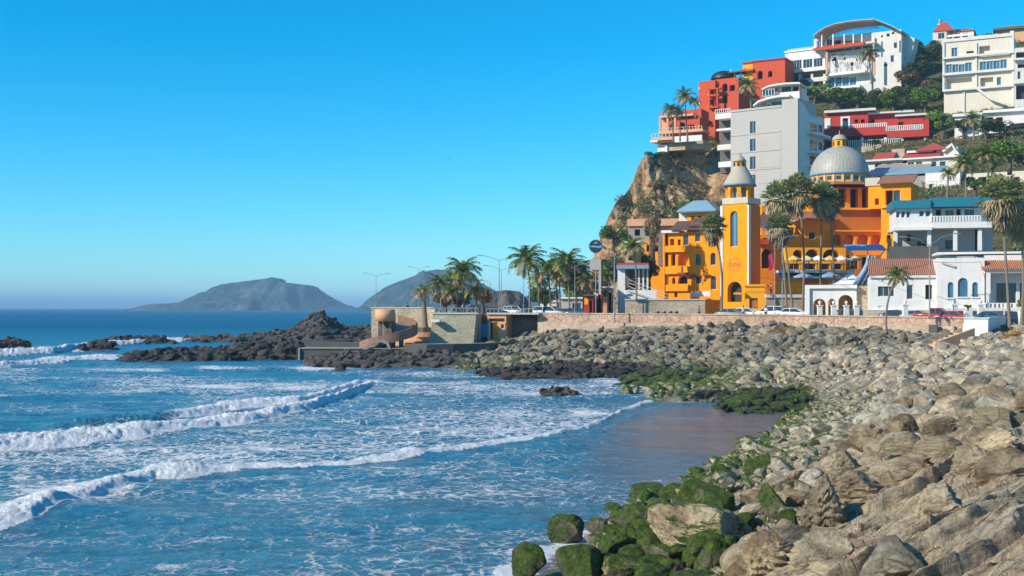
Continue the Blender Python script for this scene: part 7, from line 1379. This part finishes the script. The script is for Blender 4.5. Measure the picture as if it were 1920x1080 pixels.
# ---------------- people ----------------
def skin(name, verts, edges, rad, mat, parent):
    me = bpy.data.meshes.new(name); me.from_pydata(verts, edges, []); o = bpy.data.objects.new(name, me); C.objects.link(o); md = o.modifiers.new('k', 'SKIN'); 
    for i, r_ in enumerate(rad): me.skin_vertices[0].data[i].radius = r_ if isinstance(r_, tuple) else (r_, r_)
    me.skin_vertices[0].data[0].use_root = True; o.modifiers.new('s', 'SUBSURF').levels = 1
    dg = bpy.context.evaluated_depsgraph_get(); m2_ = bpy.data.meshes.new_from_object(o.evaluated_get(dg)); bpy.data.objects.remove(o); m2_.polygons.foreach_set('use_smooth', [True]*len(m2_.polygons)); return link(name, m2_, mat, parent)
M['skin'] = plain('skin', (.42, .24, .15), .6); M['hair'] = plain('hair', (.03, .02, .015), .8)
def person(px, D, yaw, shirt, trousers, label, z=None, st=.18):
    z = float(grd(px, D))+.01 if z is None else z; o = thing('person', label, 'person', ((px-960)*D/F, D, z), R(yaw)); s_ = st
    V = [(0, 0, .95), (0, 0, 1.15), (0, 0, 1.38), (0, 0, 1.50), (0, .01, 1.58), (0, .01, 1.70), (-.19, 0, 1.40), (-.25, .03, 1.13), (-.24, -.08, .88), (-.24, -.10, .79), (.19, 0, 1.40), (.25, -.03, 1.13), (.24, -.12, .90), (.24, -.15, .81), (-.09, 0, .88), (-.10, s_*.4, .48), (-.10, s_, .08), (-.10, s_-.17, .04), (.09, 0, .88), (.10, -s_*.5, .48), (.10, -s_*.7, .08), (.10, -s_*.7-.17, .04)]
    E = [(0, 1), (1, 2), (2, 3), (3, 4), (4, 5), (2, 6), (6, 7), (7, 8), (8, 9), (2, 10), (10, 11), (11, 12), (12, 13), (0, 14), (14, 15), (15, 16), (16, 17), (0, 18), (18, 19), (19, 20), (20, 21)]
    r_ = [(.13, .10), (.12, .09), (.15, .10), .055, .085, .095, .06, .042, .032, .035, .06, .042, .032, .035, .085, .06, .04, .04, .085, .06, .04, .04]
    skin('body', V, E, r_, M['skin'], o)
    mh = MB(); mh.lathe([(.105, 1.66), (.118, 1.72), (.10, 1.80), (.05, 1.845), (0, 1.85)], 0, .02, 12); mh.build('hair', M['hair'], o)
    skin('shirt', [V[0], V[1], V[2], V[6], (-.235, .02, 1.2), V[10], (.235, -.02, 1.2)], [(0, 1), (1, 2), (2, 3), (3, 4), (2, 5), (5, 6)], [(.155, .125), (.145, .12), (.175, .13), .085, .07, .085, .07], plain('shirt_cloth', shirt, .85), o)
    skin('trousers', [(0, 0, .93)]+[V[i] for i in (14, 15, 18, 19)]+[(-.10, s_*.9, .15), (.10, -s_*.65, .15)], [(0, 1), (1, 2), (0, 3), (3, 4), (2, 5), (4, 6)], [(.16, .13), .105, .08, .105, .08, .065, .065], plain('trouser_cloth', trousers, .85), o)
    return o
person(1394, 160, 20, (.62, .65, .68), (.06, .16, .24), 'person in a white top and blue trousers standing by the kiosk canopy')
person(1436, 159, -40, (.7, .7, .7), (.03, .03, .04), 'person in a white shirt and black trousers right of the yellow kiosk')
person(1446, 168, 160, (.45, .03, .03), (.03, .03, .04), 'person in a red shirt behind the white high roofed car', z=P(1446, 553, 168).z-.1)
person(1311, 166, 90, (.03, .035, .05), (.03, .03, .04), 'person in dark clothes beside the stone wall under the orange wing')
for px, c_, l_ in ((764, (.03, .03, .04), 'distant person in dark clothes on the lookout wall, left one'), (851, (.5, .5, .52), 'person in a light shirt behind the bastion railing'), (881, (.03, .04, .07), 'person in a dark jacket behind the right end of the bastion railing'), (868, (.15, .25, .4), 'person in a blue shirt behind the middle of the bastion railing')):
    person(px, 182, px % 7*50, c_, (.04, .04, .05), l_, z=5.95)
# ---------------- cables, birds ----------------
def cable(p0, p1, sag, label):
    mb = MB(); pts_ = [p0.lerp(p1, i/16)-Vector((0, 0, sag*4*(i/16)*(1-i/16))) for i in range(17)]; mb.tube(pts_, .025, 5); tag(mb.build('cable', M['black']), label, 'cable')
cable(P(1743, 494, 140), P(1425, 520, 172), 1.2, 'thin overhead cable from the villa street lamp to the hotel'); cable(P(1743, 490, 140), P(1920, 478, 150), .5, 'thin overhead cable from the villa street lamp to the right edge')
for px, py, l_ in ((842, 298, 'small dark seabird gliding in the middle of the sky'), (1178, 160, 'tiny dark seabird high above the cliff')):
    o = thing('seabird', l_, 'bird', P(px, py, 260 if py > 200 else 300), R(20)); mb = MB(); mb.tube([(-.22, 0, 0), (-.1, 0, .01), (.08, 0, .01), (.22, 0, .02), (.27, 0, .015)], [.02, .05, .05, .03, .008], 8)
    for sg in (-1, 1): mb.add([(.08, sg*.03, .02), (-.08, sg*.03, .02), (-.06, sg*.3, .12), (-.12, sg*.62, .05), (.0, sg*.3, .13)], [(0, 1, 2, 4), (4, 2, 3)])
    mb.build('body', M['hair'], o)
HAZE = .00017
# ---------------- haze ----------------
me = bpy.data.meshes.new('haze'); b_ = MB(); b_.box(-21000, 21000, -3000, 21500, -6, 108); 
t = NT('haze_air'); t.t.nodes.clear(); pv = t.n('VolumePrincipled'); pv.inputs['Density'].default_value = HAZE; pv.inputs['Color'].default_value = (.42, .70, .98, 1); pv.inputs['Anisotropy'].default_value = -.3
om = t.n('OutputMaterial'); t.l(pv.outputs[0], om.inputs['Volume'])
tag(b_.build('haze', t.m), kind='stuff')
